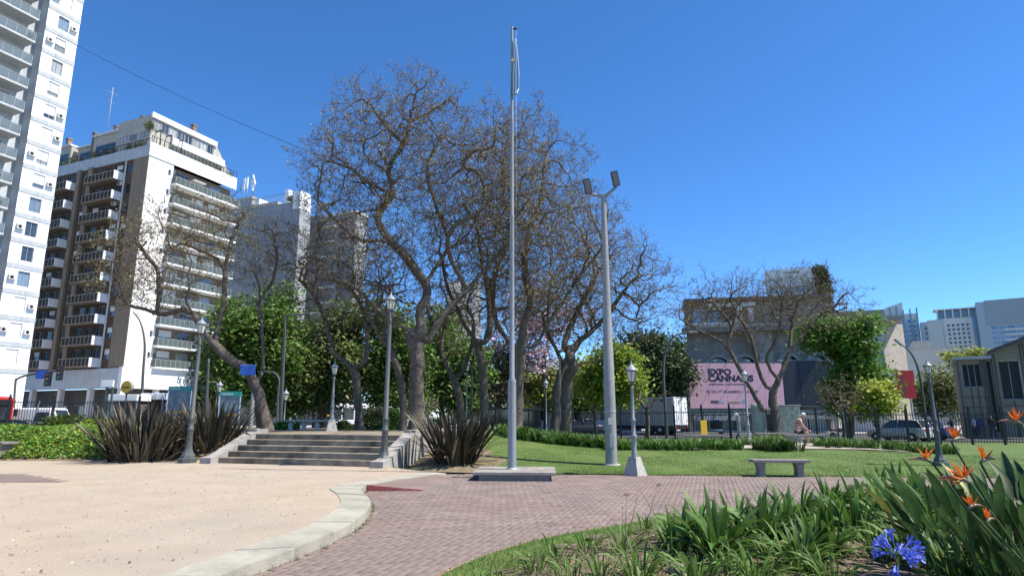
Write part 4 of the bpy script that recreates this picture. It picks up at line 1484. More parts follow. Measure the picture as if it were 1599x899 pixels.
def strap_plant(label, loc, n, scale, kit, single, rad=0.09, seed=0, group='strap-leaved plants in the foreground bed', extra=None):
    g = random.Random(seed)
    t = thing('agapanthus_plant', label, 'plant', loc, 0, group)
    VV, FF, off = [], [], 0
    for i in range(n):
        me, v, f = g.choice(kit)
        a = g.uniform(0, 2 * PI)
        r = rad * math.sqrt(g.random())
        s_ = scale * g.uniform(0.65, 1.12)
        loc_ = (r * math.cos(a), r * math.sin(a), -0.02)
        tilt = g.uniform(-0.25, 0.3)
        a += g.uniform(-0.5, 0.5)
        if single:
            if g.random() < 0.07:
                me = g.choice(DEAD)
            link('leaf', me, t, loc_, Euler((g.uniform(-.15, .15), tilt, a)), (s_, s_ * g.uniform(0.8, 1.2), s_))
        else:
            M_ = np.array(Matrix.Translation(loc_) @ Euler((g.uniform(-.15, .15), tilt, a)).to_matrix().to_4x4() @ Matrix.Diagonal((s_, s_, s_, 1)))
            VV.append(v @ M_[:3, :3].T + M_[:3, 3])
            FF.append(f + off)
            off += len(v)
    if VV:
        tag(link('foliage', np_mesh('foliage', np.concatenate(VV), np.concatenate(FF), kit[0][0].materials[0], None, True), t), kind='stuff')
    return t


big = [(1122, 874, 44, 1.12, 'broad-leaved plant above the pale stone'), (1188, 856, 42, 1.05, 'broad-leaved plant right of the clump above the stone'), (1335, 838, 40, 1.05, 'broad-leaved dark plant in the middle of the bed'), (1398, 828, 46, 1.2, 'tall broad-leaved dark plant left of orange flowers'),
       (1245, 815, 34, .95, 'broad-leaved plant at the paving side of the bed'), (1300, 802, 34, .95, 'rear broad-leaved plant at the bed edge beyond'), (1440, 800, 38, 1.1, 'broad-leaved plant behind the left orange flowers'), (1370, 786, 34, 1.0, 'rearmost broad-leaved plant against the paving'), (1090, 846, 28, .85, 'leftmost broad-leaved plant in the bed'), (1460, 852, 34, 1.05, 'broad-leaved plant under the orange flowers'),
       (1155, 838, 34, 1.0, 'broad-leaved plant behind the clump above the stone'), (1285, 870, 40, 1.05, 'broad-leaved plant between middle dark plant and frame bottom'), (1225, 850, 36, 1.0, 'broad-leaved plant left behind the large fine clump'), (1345, 805, 36, 1.05, 'broad-leaved plant behind the middle dark plant'), (1410, 790, 36, 1.1, 'rear broad-leaved plant left of the tall lamp foot'), (1060, 862, 26, .8, 'broad-leaved small plant at the left end of the clumps')]
for i, (px, py, n, s_, lb) in enumerate(big):
    strap_plant(lb, gnd0(px, py), int(n * 1.6), s_ * 1.22, AGA_BIG, True, 0.17, 200 + i)
small = [(836, 893, 22, .75, 'small leafy tuft nearest the grass verge'), (760, 912, 18, .7, 'lowest small leafy tuft at the frame bottom left'), (868, 876, 24, .75, 'small leafy tuft second along the verge'), (914, 862, 22, .78, 'small leafy tuft midway along the verge'), (976, 862, 26, .85, 'fine-leaved tuft under the dry flower head'), (1002, 906, 40, 1.0, 'fine-leaved clump at the frame bottom centre'),
         (1046, 848, 24, .8, 'fine-leaved tuft by the broad-leaved clump'), (940, 905, 22, .8, 'fine-leaved tuft left of the bottom centre clump'), (1090, 912, 34, 1.0, 'fine-leaved clump beside the pale stone'), (1252, 890, 70, 1.2, 'large fine-leaved clump in the bed centre'), (1180, 912, 40, 1.05, 'fine-leaved clump at the bottom below the bed centre'),
         (1300, 912, 34, .9, 'fine-leaved clump left of the blue flower at frame bottom'), (1425, 876, 56, 1.25, 'fine-leaved clump behind the blue flower'), (1372, 868, 34, 1.0, 'fine-leaved clump further left behind the blue flower'), (1490, 915, 44, 1.1, 'fine-leaved clump right of the blue flower'), (1555, 912, 40, 1.0, 'fine-leaved clump at the bottom right corner'),
         (1010, 832, 18, .7, 'small tuft with dry stalks at the paving'), (1160, 830, 26, .85, 'fine-leaved tuft behind the broad clumps'), (1215, 795, 22, .8, 'rear fine-leaved tuft by the paving'), (1325, 780, 22, .8, 'last fine-leaved tuft by the paving'),
         (1140, 902, 30, .9, 'fine-leaved filler clump just right of the pale stone'), (1215, 872, 30, .95, 'fine-leaved clump between the two large centre clumps'), (1290, 862, 34, 1.0, 'fine-leaved clump below the middle dark plant'), (1275, 835, 26, .9, 'fine-leaved tuft behind the large centre clump'), (1505, 880, 40, 1.1, 'fine-leaved clump at the foot of the bird-of-paradise'), (1040, 885, 22, .8, 'fine-leaved tuft left of the pale stone'), (890, 905, 20, .75, 'fine-leaved tuft low at frame bottom, left of centre')]
tufts = {}
for i, (px, py, n, s_, lb) in enumerate(small):
    tufts[(px, py)] = strap_plant(lb, gnd0(px, py), int(n * 1.7), s_ * 0.98, AGA_SML, False, 0.15, 300 + i)


def stalk(parent, base, tip, head, seed):
    g = random.Random(seed)
    m = MB()
    mid = (Vector(base) + Vector(tip)) / 2 + Vector((g.uniform(-.02, .02), g.uniform(-.02, .02), 0))
    m.tube([base, mid, tip], [0.006, 0.005, 0.004], 5)
    o = m.build('flower_stalk', M_stalk, parent)
    if head:
        h = MB()
        for k in range(14):
            d = Vector((g.gauss(0, 1), g.gauss(0, 1), g.uniform(-0.3, 0.6))).normalized()
            h.tube([tip, Vector(tip) + d * 0.03], 0.0018, 3)
            h.lathe([(0.001, -0.006), (0.006, 0.0), (0.001, 0.006)], 5)
            n0 = len(h.v) - 20
            e = Vector(tip) + d * 0.032
            for q in range(len(h.v) - 25, len(h.v)):
                h.v[q] = (h.v[q][0] + e.x, h.v[q][1] + e.y, h.v[q][2] + e.z)
        tag(h.build('seed_head', M_stalk, o), kind='stuff')


for key, px, py, head in (((976, 862), 979, 772, True), ((976, 862), 972, 790, False), ((976, 862), 999, 757, False), ((1010, 832), 1028, 757, True), ((1046, 848), 1000, 765, False), ((1160, 830), 1121, 745, False), ((1215, 795), 1226, 752, False), ((1215, 795), 1270, 738, True), ((1160, 830), 1262, 745, False)):
    p = tufts[key]
    b_ = p.location
    tp = at(px, py, b_.y + 0.1)
    stalk(p, (random.uniform(-.04, .04), random.uniform(-.04, .04), 0), (tp.x - b_.x, 0.1, tp.z - b_.z), head, px)

# blue flower umbel on a tall stem, nearer than the rest of the bed
c_ = at(1402, 866, 3.75)
b_ = Vector((c_.x + 0.05, 3.95, 0.03))
p = strap_plant('agapanthus with one open blue flower head near the frame bottom', b_, 40, 1.0, AGA_SML, False, 0.12, 777)
top = c_ - b_
m = MB()
m.tube([(0, 0, 0), (top.x * 0.4, top.y * 0.4, top.z * 0.6), tuple(top)], 0.007, 6)
fh = m.build('flower_stem', MATS['agapanthus_leaf_light'], p)
g = random.Random(77)
fm_ = MB()
n = 6
fm_.lathe([(0.004, 0.0), (0.006, 0.02), (0.013, 0.035), (0.017, 0.05)], 6)
for i in range(n):
    a = 2 * PI * i / n
    fm_.quad((0.012 * math.cos(a - .45), 0.012 * math.sin(a - .45), 0.042), (0.012 * math.cos(a + .45), 0.012 * math.sin(a + .45), 0.042), (0.03 * math.cos(a + .22), 0.03 * math.sin(a + .22), 0.066), (0.03 * math.cos(a - .22), 0.03 * math.sin(a - .22), 0.066))
flo = fm_.mesh('floret', M_blueflower)
for i in range(24):
    d = Vector((g.gauss(0, 1), g.gauss(0, 1) - 0.25, g.gauss(0.25, 0.5))).normalized()
    L_ = g.uniform(0.055, 0.08)
    st_ = MB()
    st_.tube([top, top + d * L_], 0.002, 4)
    st_.build('pedicel', MATS['agapanthus_leaf_light'], fh)
    e = top + d * L_
    link('floret', flo, fh, e, d.to_track_quat('Z', 'Y').to_euler(), (g.uniform(.85, 1.15),) * 3)

# ------------------------------------------------------------------ bird of paradise
SX, SY = 4.95, 6.25
sp = thing('bird_of_paradise_plant', 'bird-of-paradise plant with orange flowers in the right foreground', 'plant', (SX, SY, 0.03))


def paddle(L, w, pet, arch):
    v, f = [], []
    n = 8
    x = z = 0.0
    # petiole as a narrow channel, then the blade
    for i in range(n + 1):
        t = i / n
        a = 0.02 + arch * 0.25 * t
        v += [(x, -0.012, z), (x - 0.006, 0, z), (x, 0.012, z)]
        x += math.sin(a) * pet / n
        z += math.cos(a) * pet / n
    for i in range(1, n + 1):
        t = i / n
        a = 0.02 + arch * (0.25 + 0.75 * t)
        wd = w * math.sin(PI * min(1, 0.06 + 0.94 * t) ** 0.85) ** 0.8
        x += math.sin(a) * L / n
        z += math.cos(a) * L / n
        lift = 0.35 * wd
        v += [(x - math.cos(a) * lift, -wd / 2, z + math.sin(a) * lift), (x, 0, z), (x - math.cos(a) * lift, wd / 2, z + math.sin(a) * lift)]
    m_ = 2 * n + 1
    for i in range(m_ - 1):
        b = i * 3
        f += [(b, b + 1, b + 4, b + 3), (b + 1, b + 2, b + 5, b + 4)]
    return np_mesh('leaf', np.array(v), np.array(f), M_stel, None, True)


pads = [paddle(0.42, 0.105, 0.55, 0.3), paddle(0.46, 0.115, 0.68, 0.6), paddle(0.38, 0.10, 0.4, 0.9), paddle(0.48, 0.10, 0.72, 0.2), paddle(0.36, 0.115, 0.25, 0.6), paddle(0.34, 0.10, 0.12, 0.9)]
padsY = [q.copy() for q in pads[:2]]
for q in padsY:
    q.materials.clear()
    q.materials.append(M_stel2)
g = random.Random(12)
for i in range(270):
    a = g.uniform(0, 2 * PI)
    r = 0.85 * math.sqrt(g.random())
    s_ = g.uniform(0.7, 1.05 + 0.25 * max(0.0, math.cos(a)))
    me = g.choice(pads) if g.random() > 0.1 else g.choice(padsY)
    link('leaf', me, sp, (r * math.cos(a) * 1.3, r * math.sin(a), -0.03), Euler((g.uniform(-.2, .2), 0.04 + 0.5 * r * g.uniform(0.3, 1.3), a + g.uniform(-.6, .6))), (s_, s_ * g.uniform(0.8, 1.1), s_))

sep = MB()
sep._add([(0, 0, 0), (0.012, -0.012, 0.045), (0, 0.004, 0.05), (0.012, 0.012, 0.045), (0, 0, 0.115)], [(0, 1, 2), (0, 2, 3), (1, 4, 2), (2, 4, 3)])
sepm = sep.mesh('petal', M_orange)
bk = MB()
bk.tube([(0, 0, 0), (0.035, 0, 0.022), (0.09, 0, 0.034), (0.145, 0, 0.03), (0.185, 0, 0.018)], [0.011, 0.016, 0.014, 0.008, 0.001], 7)
bkm = bk.mesh('beak', M_spathe)
ar = MB()
ar._add([(0, 0, 0), (0.05, -0.006, 0.012), (0.095, 0, 0.02), (0.05, 0.006, 0.012)], [(0, 1, 2, 3)])
arm_ = ar.mesh('blue_petal', mat('strelitzia_blue', (0.10, 0.10, 0.32), 0.5, 0.1, 8))
for fi, (px, py, dy, face, big_) in enumerate(((1486, 680, -0.1, 0.3, 1), (1456, 712, -0.05, 2.9, 1), (1531, 712, 0.1, 0.2, 1.05), (1516, 744, -0.2, 2.6, 1.25), (1512, 784, -0.4, 0.2, .8), (1540, 806, -0.45, 0.5, .8), (1596, 652, 0.05, 2.8, 1))):
    dy -= 0.75
    Yf = SY + dy
    tp = at(px, py + 10, Yf)
    tl = Vector((tp.x - SX, dy, tp.z - 0.03))
    b0 = Vector((tl.x * 0.5 + 0.1, dy * 0.7, 0))
    m = MB()
    m.tube([b0, b0.lerp(tl, 0.5) + Vector((0.02, 0, 0.03)), tl], [0.012, 0.01, 0.009], 6)
    fo = m.build('flower_stem', M_stel, sp)
    link('beak', bkm, fo, tl, (0, 0, face), (big_,) * 3)
    gg = random.Random(fi)
    for k in range(7 if fi != 3 else 11):
        ang = -0.75 + 1.6 * k / 6 + gg.uniform(-.15, .15)
        d_ = Euler((gg.uniform(-.35, .35), ang, face if k % 2 else face + 0.5))
        link('petal', sepm, fo, tl + Vector((0.03 * math.cos(face), 0.03 * math.sin(face), 0.025)) * big_, d_, (1.0 * big_, 1.0 * big_, gg.uniform(0.85, 1.25) * big_))
    link('blue_petal', arm_, fo, tl + Vector((0.03 * math.cos(face), 0.03 * math.sin(face), 0.03)), (0, -0.3, face), (big_,) * 3)

# pale rock at the frame bottom
g = np.random.default_rng(5)
bm = bmesh.new()
bmesh.ops.create_icosphere(bm, subdivisions=2, radius=1)
for v in bm.verts:
    v.co *= 1 + g.normal(0, 0.09)
    v.co = Vector((v.co.x * 0.11, v.co.y * 0.2, v.co.z * 0.09))
mb = MB()
mb.add_bm(bm)
tag(mb.build('rock', mat('pale_rock', (0.30, 0.255, 0.215), 0.9, 0.2, 8, 0.4, 30), None, gnd0(1062, 894, 0.05)), 'pale weathered stone under the leaves at the frame bottom', 'stone')

# fallen petals and dead leaves in the bed
n = 900
pts = np.stack([g.uniform(-0.5, 9, n), g.uniform(5.5, 13, n)], -1)
okl = inside(pts[:, 0], pts[:, 1], soil_poly)
pts = pts[okl]
lv, lf = leaf_quads(np.concatenate([pts, np.full((len(pts), 1), 0.075)], 1), 0.028, g, 3.0)
tag(link('dead_leaves', np_mesh('dead_leaves', lv, lf, mat('dead_leaf', (0.30, 0.22, 0.12), 0.8, 0.3, 1, island=0.5))), 'dry dead leaves lying on the bed soil', 'leaves', kind='stuff')

# ------------------------------------------------------------------ phormium clumps
PH = leaf_set('leaf', [(1.9, 0.065, 0.02, 0.3, {'n': 5, 'fold': 0.4}), (2.0, 0.07, 0.1, 0.5, {'n': 5, 'fold': 0.45}), (1.8, 0.07, 0.2, 0.8, {'n': 6, 'fold': 0.4}), (1.4, 0.07, 0.4, 1.4, {'n': 6}), (1.9, 0.065, 0.08, 0.6, {'n': 5, 'twist': 0.7}), (1.6, 0.075, 0.0, 0.2, {'n': 4, 'fold': 0.5})], M_phor)
PH2 = leaf_set('leaf', [(1.6, 0.085, 0.3, 1.0, {'n': 5}), (1.3, 0.09, 0.7, 1.8, {'n': 6})], M_phor2)


def phormium(label, loc, n, s, rad, seed):
    g = random.Random(seed)
    t = thing('phormium_plant', label, 'plant', loc, 0, 'dark sword-leaved phormium clumps')
    for i in range(n):
        a = g.uniform(0, 2 * PI)
        r = rad * math.sqrt(g.random())
        me = g.choice(PH)[0] if g.random() > 0.10 else g.choice(PH2)[0]
        tilt = -0.05 + 0.62 * (r / rad) * g.uniform(0.2, 1.15)
        k = s * g.uniform(0.6, 1.08)
        link('leaf', me, t, (r * math.cos(a), r * math.sin(a), -0.05), Euler((g.uniform(-.12, .12), tilt, a + g.uniform(-.45, .45))), (k, k * 1.05, k))
    return t


p = ground(712, 722)
phormium('dark bronze phormium clump between the steps and the flagpole', p, 280, 1.0, 0.62, 1)
phormium('large dark bronze phormium clump behind the left lamp', (-12.55, 22.3, 0.15), 295, 1.12, 1.05, 2)
phormium('smaller dark phormium clump nearest the left end of the steps', (-10.9, 23.3, 0.45), 240, 1.05, 0.75, 3)


# ------------------------------------------------------------------ ground cover, hedges and border plants
def leaf_mass(name, label, cat, P, leaf, mk, seed, spread, mk2=None, flat=0.6):
    g = np.random.default_rng(seed)
    pos = P + g.normal(0, 1, P.shape) * np.array([spread, spread, spread * 0.6])
    lv, lf = leaf_quads(pos, leaf, g, flat, 0.7)
    mats_ = [LM[mk]] + ([LM[mk2]] if mk2 else [])
    mi = (g.random(len(lf)) < 0.35).astype(int) if mk2 else None
    return tag(link(name, np_mesh(name, lv, lf, mats_, mi)), label, cat, kind='stuff')


g = np.random.default_rng(21)
n = 26000
x = g.uniform(-22, -13.3, n)
y = 22.35 + g.random(n) ** 0.9 * 4.2
z = np.maximum(terrain(x, y), 0.1) + 0.10 + 0.18 * (0.5 + 0.5 * np.sin(x * 2.1) * np.cos(y * 1.7)) * np.clip((y - 22.35) * 1.4, 0.25, 1) + g.uniform(-0.1, 0.05, n)
leaf_mass('ground_cover', 'leafy green ground cover on the bank left of the steps', 'ground cover', np.stack([x, y, z], -1), 0.062, 'bright', 22, 0.02, 'yellow')


def shrub(name, label, px, py, Y, rx, ry, n, leaf, mk, seed, mk2=None, group='low shrubs', zb=None):
    c = at(px, py, Y)
    k = (at(px + 10, py, Y) - c).length / 10
    z0 = tz(c.x, Y) if zb is None else zb
    t = thing(name, label, 'shrub', (c.x, Y, z0), 0, group)
    g = np.random.default_rng(seed)
    d = g.normal(0, 1, (n, 3))
    d[:, 2] = np.abs(d[:, 2])
    d /= np.linalg.norm(d, axis=1)[:, None]
    top = c.z + ry * k - z0
    lump = 1 + 0.18 * np.sin(d[:, 0] * 7 + seed) * np.cos(d[:, 2] * 5) + 0.08 * g.normal(0, 1, n)
    P = d * np.array([rx * k, rx * k * 0.7, top]) * ((0.6 + 0.4 * g.random(n)) * lump)[:, None]
    lv, lf = leaf_quads(P, leaf, g, 0.5)
    mats_ = [LM[mk]] + ([LM[mk2]] if mk2 else [])
    mi = (g.random(len(lf)) < 0.35).astype(int) if mk2 else None
    link('foliage', np_mesh('foliage', lv, lf, mats_, mi), t)
    m = MB()
    for q in range(6):
        a = q * 1.05
        m.tube([(0, 0, -0.03), (rx * k * 0.3 * math.cos(a), rx * k * 0.2 * math.sin(a), top * 0.4), (rx * k * 0.6 * math.cos(a), rx * k * 0.4 * math.sin(a), top * 0.75)], [0.03, 0.02, 0.008], 4)
    m.build('stems', M_bark, t)
    return t


shrub('conifer_shrub', 'yellow-green mounded shrub by the left fence', 100, 655, 27, 42, 9, 5200, 0.05, 'yellow', 31, 'olive')
shrub('conifer_shrub', 'second yellow-green mound, nearer the dark phormium', 155, 662, 26.6, 38, 9, 4200, 0.05, 'yellow', 32, 'mid')
shrub('border_shrub', 'mixed green and orange shrub on the terrace beside bare trunks', 590, 652, 32, 34, 16, 3800, 0.07, 'mid', 33, 'brown')
shrub('border_shrub', 'yellow-tinged shrub between the lamp and the big trunk', 614, 655, 31, 20, 16, 2400, 0.07, 'bright', 34, 'yellow')
shrub('border_shrub', 'small green shrub at the lamp pedestal on the terrace', 536, 665, 31, 18, 9, 1500, 0.06, 'mid', 35)
shrub('border_shrub', 'small green shrub at the foot of the leaning tree', 448, 664, 31, 22, 9, 1600, 0.06, 'bright', 36)


def border(name, label, pts, per, L, seed, m=None, w=0.035):
    """Bed of many arching strap leaves nobody could count."""
    g = np.random.default_rng(seed)
    V0, F0 = [], []
    kits = [strap_leaf(L, w, 0.1, 1.1, n=4), strap_leaf(L * 0.9, w, 0.4, 1.9, n=4), strap_leaf(L * 1.1, w * 0.9, 0.2, 1.6, n=4)]
    off = 0
    for (x, y, z) in pts:
        for k in range(per):
            v, f = kits[g.integers(3)]
            a = g.uniform(0, 2 * PI)
            s_ = g.uniform(0.6, 1.1)
            c, s2 = math.cos(a), math.sin(a)
            V0.append(np.stack([(v[:, 0] * c - v[:, 1] * s2) * s_ + x + g.normal(0, 0.05), (v[:, 0] * s2 + v[:, 1] * c) * s_ + y + g.normal(0, 0.05), v[:, 2] * s_ + z - 0.02], -1))
            F0.append(f + off)
            off += len(v)
    tag(link(name, np_mesh(name, np.concatenate(V0), np.concatenate(F0), m or M_aga2, None, True)), label, 'plants', kind='stuff')


def scatter(n, x0, x1, fy0, fy1, seed):
    g = np.random.default_rng(seed)
    out = []
    for _ in range(n):
        x = g.uniform(x0, x1)
        y = g.uniform(fy0(x), fy1(x))
        out.append((x, y, tz(x, y)))
    return out


border('border_plants', 'dense strap-leaf border along the top of the lawn behind flagpole', scatter(190, -0.6, 4.1, lambda x: 25.6, lambda x: 28.2, 41), 20, 0.6, 51, M_aga, w=0.05)
border('border_plants', 'low strap-leaf border right of the floodlight mast', scatter(150, 3.6, 9.2, lambda x: 24.8, lambda x: 26.2, 42), 16, 0.5, 52, M_aga, w=0.045)
border('border_plants', 'strap-leaf plants between the lamp and the upper path benches', scatter(34, 9.4, 10.9, lambda x: 24.4, lambda x: 25.3, 43), 16, 0.55, 53, M_aga, w=0.045)
border('border_plants', 'strap-leaf border at the right end of the upper path', scatter(110, 12.4, 17.6, lambda x: 25.4, lambda x: 27.2, 44), 16, 0.5, 54, M_aga, w=0.045)
border('border_plants', 'strap-leaf plants around the lamp before the bare tree', scatter(26, 9.9, 12.0, lambda x: 27.6, lambda x: 28.6, 45), 16, 0.55, 55, M_aga, w=0.045)
# ------------------------------------------------------------------ buildings
UA = R(66.5)          # the street grid is turned against the camera
M_shutter = mat('roller_shutter', (0.70, 0.71, 0.70), 0.7, 0.08, 1.0, objr=0.1)
M_frame = mat('window_frame', (0.30, 0.30, 0.30), 0.5, 0.1, 3)
M_wframe = mat('white_window_frame', (0.62, 0.62, 0.60), 0.6, 0.1, 3)
M_ac = mat('air_conditioner_case', (0.62, 0.61, 0.57), 0.6, 0.12, 2, objr=0.15)
M_curtain = mat('curtained_glass', (0.30, 0.31, 0.30), 0.15, 0.2, 0.5, spec=0.7, objr=0.45)
M_reflect = mat('sky_glass', (0.16, 0.22, 0.28), 0.08, 0.2, 0.4, spec=0.9, objr=0.4)
M_dullglass = mat('dusty_dark_glass', (0.02, 0.022, 0.022), 0.45, 0.2, 1, spec=0.25, objr=0.3)
_wc = {}


def skin(parent, name, m, o, ux, Wd, Hd, holes, depth=0.25, out=None):
    """A wall sheet with real openings: o corner, ux direction along the wall, holes = [(s0, s1, z0, z1)] ; reveals go `depth` inwards."""
    ux = Vector(ux)
    n_in = Vector((-ux.y, ux.x, 0)) if out is None else -Vector(out)
    S = sorted({0.0, Wd} | {h[0] for h in holes} | {h[1] for h in holes})
    Zs = sorted({0.0, Hd} | {h[2] for h in holes} | {h[3] for h in holes})
    o = Vector(o)
    P = lambda s, z, d=0.0: o + ux * s + Vector((0, 0, z)) + n_in * d
    mb = MB()
    for j in range(len(Zs) - 1):
        run = None
        for i in range(len(S) - 1):
            cs, cz = (S[i] + S[i + 1]) / 2, (Zs[j] + Zs[j + 1]) / 2
            hole = any(h[0] < cs < h[1] and h[2] < cz < h[3] for h in holes)
            if not hole and run is None:
                run = S[i]
            if (hole or i == len(S) - 2) and run is not None:
                e = S[i] if hole else S[i + 1]
                mb.quad(P(run, Zs[j]), P(e, Zs[j]), P(e, Zs[j + 1]), P(run, Zs[j + 1]))
                run = None
    for h in holes:
        a, b, c, d = h
        mb.quad(P(a, c), P(a, c, depth), P(a, d, depth), P(a, d))
        mb.quad(P(b, c, depth), P(b, c), P(b, d), P(b, d, depth))
        mb.quad(P(a, c, depth), P(a, c), P(b, c), P(b, c, depth))
        mb.quad(P(a, d), P(a, d, depth), P(b, d, depth), P(b, d))
    return mb.build(name, m, parent)


def window(parent, loc, rz, w, h, fm=None, pm=None, mull=1, shut=0.0):
    """Framed window, its pane a sub-part; a shutter part may cover the upper share."""
    key = (round(w, 2), round(h, 2), mull)
    if key not in _wc:
        mb = MB()
        t = 0.06
        for a in ((-w / 2, -w / 2 + t, 0, h), (w / 2 - t, w / 2, 0, h), (-w / 2, w / 2, 0, t), (-w / 2, w / 2, h - t, h)):
            mb.box(a[0], a[1], -0.03, 0.04, a[2], a[3])
        for k in range(mull):
            x = -w / 2 + w * (k + 1) / (mull + 1)
            mb.box(x - 0.025, x + 0.025, -0.025, 0.035, 0, h)
        g = MB()
        g.quad((-w / 2, 0.02, 0), (w / 2, 0.02, 0), (w / 2, 0.02, h), (-w / 2, 0.02, h))
        _wc[key] = (mb, g, {})
    mb, g, cache = _wc[key]
    fm = fm or M_frame
    pm = pm or random.choice([M_glass, M_glass, M_reflect, M_curtain])
    for kk, bld, mm in (('f' + fm.name, mb, fm), ('p' + pm.name, g, pm)):
        if kk not in cache:
            cache[kk] = bld.mesh('window' if kk[0] == 'f' else 'pane', mm)
    f = link('window', cache['f' + fm.name], parent, loc, (0, 0, rz))
    link('pane', cache['p' + pm.name], f)
    if shut > 0:
        sk = ('s', round(w, 2), round(h, 2), round(shut, 1))
        if sk not in cache:
            s_ = MB()
            n = max(3, int(h * shut / 0.12))
            for i in range(n):
                z1 = h - i * h * shut / n
                s_.box(-w / 2 + 0.03, w / 2 - 0.03, -0.045, -0.032 + 0.006 * (i % 2), z1 - h * shut / n + 0.008, z1)
            cache[sk] = s_.mesh('shutter', M_shutter)
        link('shutter', cache[sk], f)
    return f


def ac_unit(parent, loc, rz):
    if 'ac' not in _wc:
        m = MB()
        m.bbox(-0.38, 0.38, -0.3, 0.0, 0, 0.52, 0.02)
        m.mi = 1
        m.lathe([(0.19, -0.004), (0.19, 0.0)], 10)
        v0 = len(m.v) - 40
        for i in range(v0, len(m.v)):
            x, y, z = m.v[i]
            m.v[i] = (x - 0.1, z - 0.301, y + 0.26)
        _wc['ac'] = m.mesh('air_conditioner', [M_ac, M_black])
    return link('air_conditioner', _wc['ac'], parent, loc, (0, 0, rz))


def balcony(parent, loc, rz, w, d, slab_m, panel_m, post_m, th=0.22, rh=0.95, pw=0.85, key='a', cheek=False):
    """Slab projecting to -y with railing posts and panels; parts shared between alike floors."""
    k = ('bal', key, round(w, 2), round(d, 2))
    if k not in _wc:
        s_ = MB()
        s_.box(0, w, -d, 0.0, 0, th)
        r_ = MB()
        n = max(2, int(w / pw))
        for i in range(n + 1):
            x = 0.04 + (w - 0.08) * i / n
            r_.box(x - 0.03, x + 0.03, -d + 0.02, -d + 0.08, th + 0.003, th + rh)
        r_.box(0.01, w - 0.01, -d + 0.012, -d + 0.09, th + rh, th + rh + 0.06)
        for x in (0.04, w - 0.04):
            r_.box(x - 0.03, x + 0.03, -d + 0.09, -0.01, th + rh, th + rh + 0.06)
        g_ = MB()
        for i in range(n):
            x0, x1 = 0.09 + (w - 0.08) * i / n, -0.01 + (w - 0.08) * (i + 1) / n
            g_.box(x0, x1, -d + 0.035, -d + 0.05, th + 0.08, th + rh - 0.05)
        for x in (0.03, w - 0.05):
            g_.box(x, x + 0.015, -d + 0.1, -0.05, th + 0.08, th + rh - 0.05)
        _wc[k] = (s_.mesh('balcony', slab_m), r_.mesh('railing', post_m), g_.mesh('railing_panel', panel_m))
    a, b, c = _wc[k]
    o = link('balcony', a, parent, loc, (0, 0, rz))
    link('railing', b, o)
    link('railing_panel', c, o)
    if cheek:
        ck = k + ('ck',)
        if ck not in _wc:
            q = MB()
            q.box(-0.02, 0.12, -d - 0.02, -d + 0.25, 0.02, th + rh + 0.03)
            _wc[ck] = q.mesh('end_post', M_white)
        link('end_post', _wc[ck], o)
    return o


def clutter_plants(parent, x0, x1, y, z, n, seed):
    g = np.random.default_rng(seed)
    c = np.stack([g.uniform(x0, x1, n), np.full(n, y) + g.normal(0, 0.15, n), z + g.uniform(0, 0.7, n)], -1)
    pos = (c[:, None] + g.normal(0, 0.22, (n, 24, 3))).reshape(-1, 3)
    lv, lf = leaf_quads(pos, 0.11, g)
    tag(link('roof_plants', np_mesh('roof_plants', lv, lf, LM['olive']), parent), kind='stuff')


# ---- white tower at the left edge
C0 = at(108, 150, 68)
tw = thing('apartment_tower', 'tall white apartment tower with grey bands at the left edge', 'building', (C0.x, C0.y, 0), UA)
FH, NF, Z0 = 2.78, 22, 6.3
BW, RD = 3.55, 1.5
holes = []
for k in range(NF):
    zb = Z0 + k * FH
    holes.append((BW - 2.35, BW - 1.15, zb + 0.62, zb + 2.25))
TH = NF * FH + Z0 + 2
skin(tw, 'bay_wall', M_white, (-BW, 0, 0), (1, 0, 0), BW, TH, holes, 0.18)
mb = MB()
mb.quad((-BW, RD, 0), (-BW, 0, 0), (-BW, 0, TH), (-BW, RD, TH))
mb.build('bay_return_wall', M_shadeblue, tw)  # return of the white bay, its blue shade painted in
mb = MB()
mb.quad((0, 0, 0), (0, 16, 0), (0, 16, TH), (0, 0, TH))
mb.quad((0, 16, 0), (-22, 16, 0), (-22, 16, TH), (0, 16, TH))
mb.poly([(0, 0, TH), (0, 16, TH), (-22, 16, TH), (-22, RD, TH), (-BW, RD, TH), (-BW, 0, TH)])
mb.build('side_wall', M_white, tw)
dholes = []
for k in range(NF):
    zb = Z0 + k * FH
    dholes += [(18.45 - 6.6, 18.45 - 4.6, zb + 0.3, zb + 2.35), (18.45 - 3.7, 18.45 - 1.6, zb + 0.3, zb + 2.35)]
skin(tw, 'recess_wall', M_shadeblue, (-22, RD, 0), (1, 0, 0), 18.45, TH, dholes, 0.15)  # recess shade put into this wall's colour
M_band = mat('grey_floor_band', (0.42, 0.44, 0.44), 0.8, 0.12, 0.8, streak=0.2)
random.seed(5)
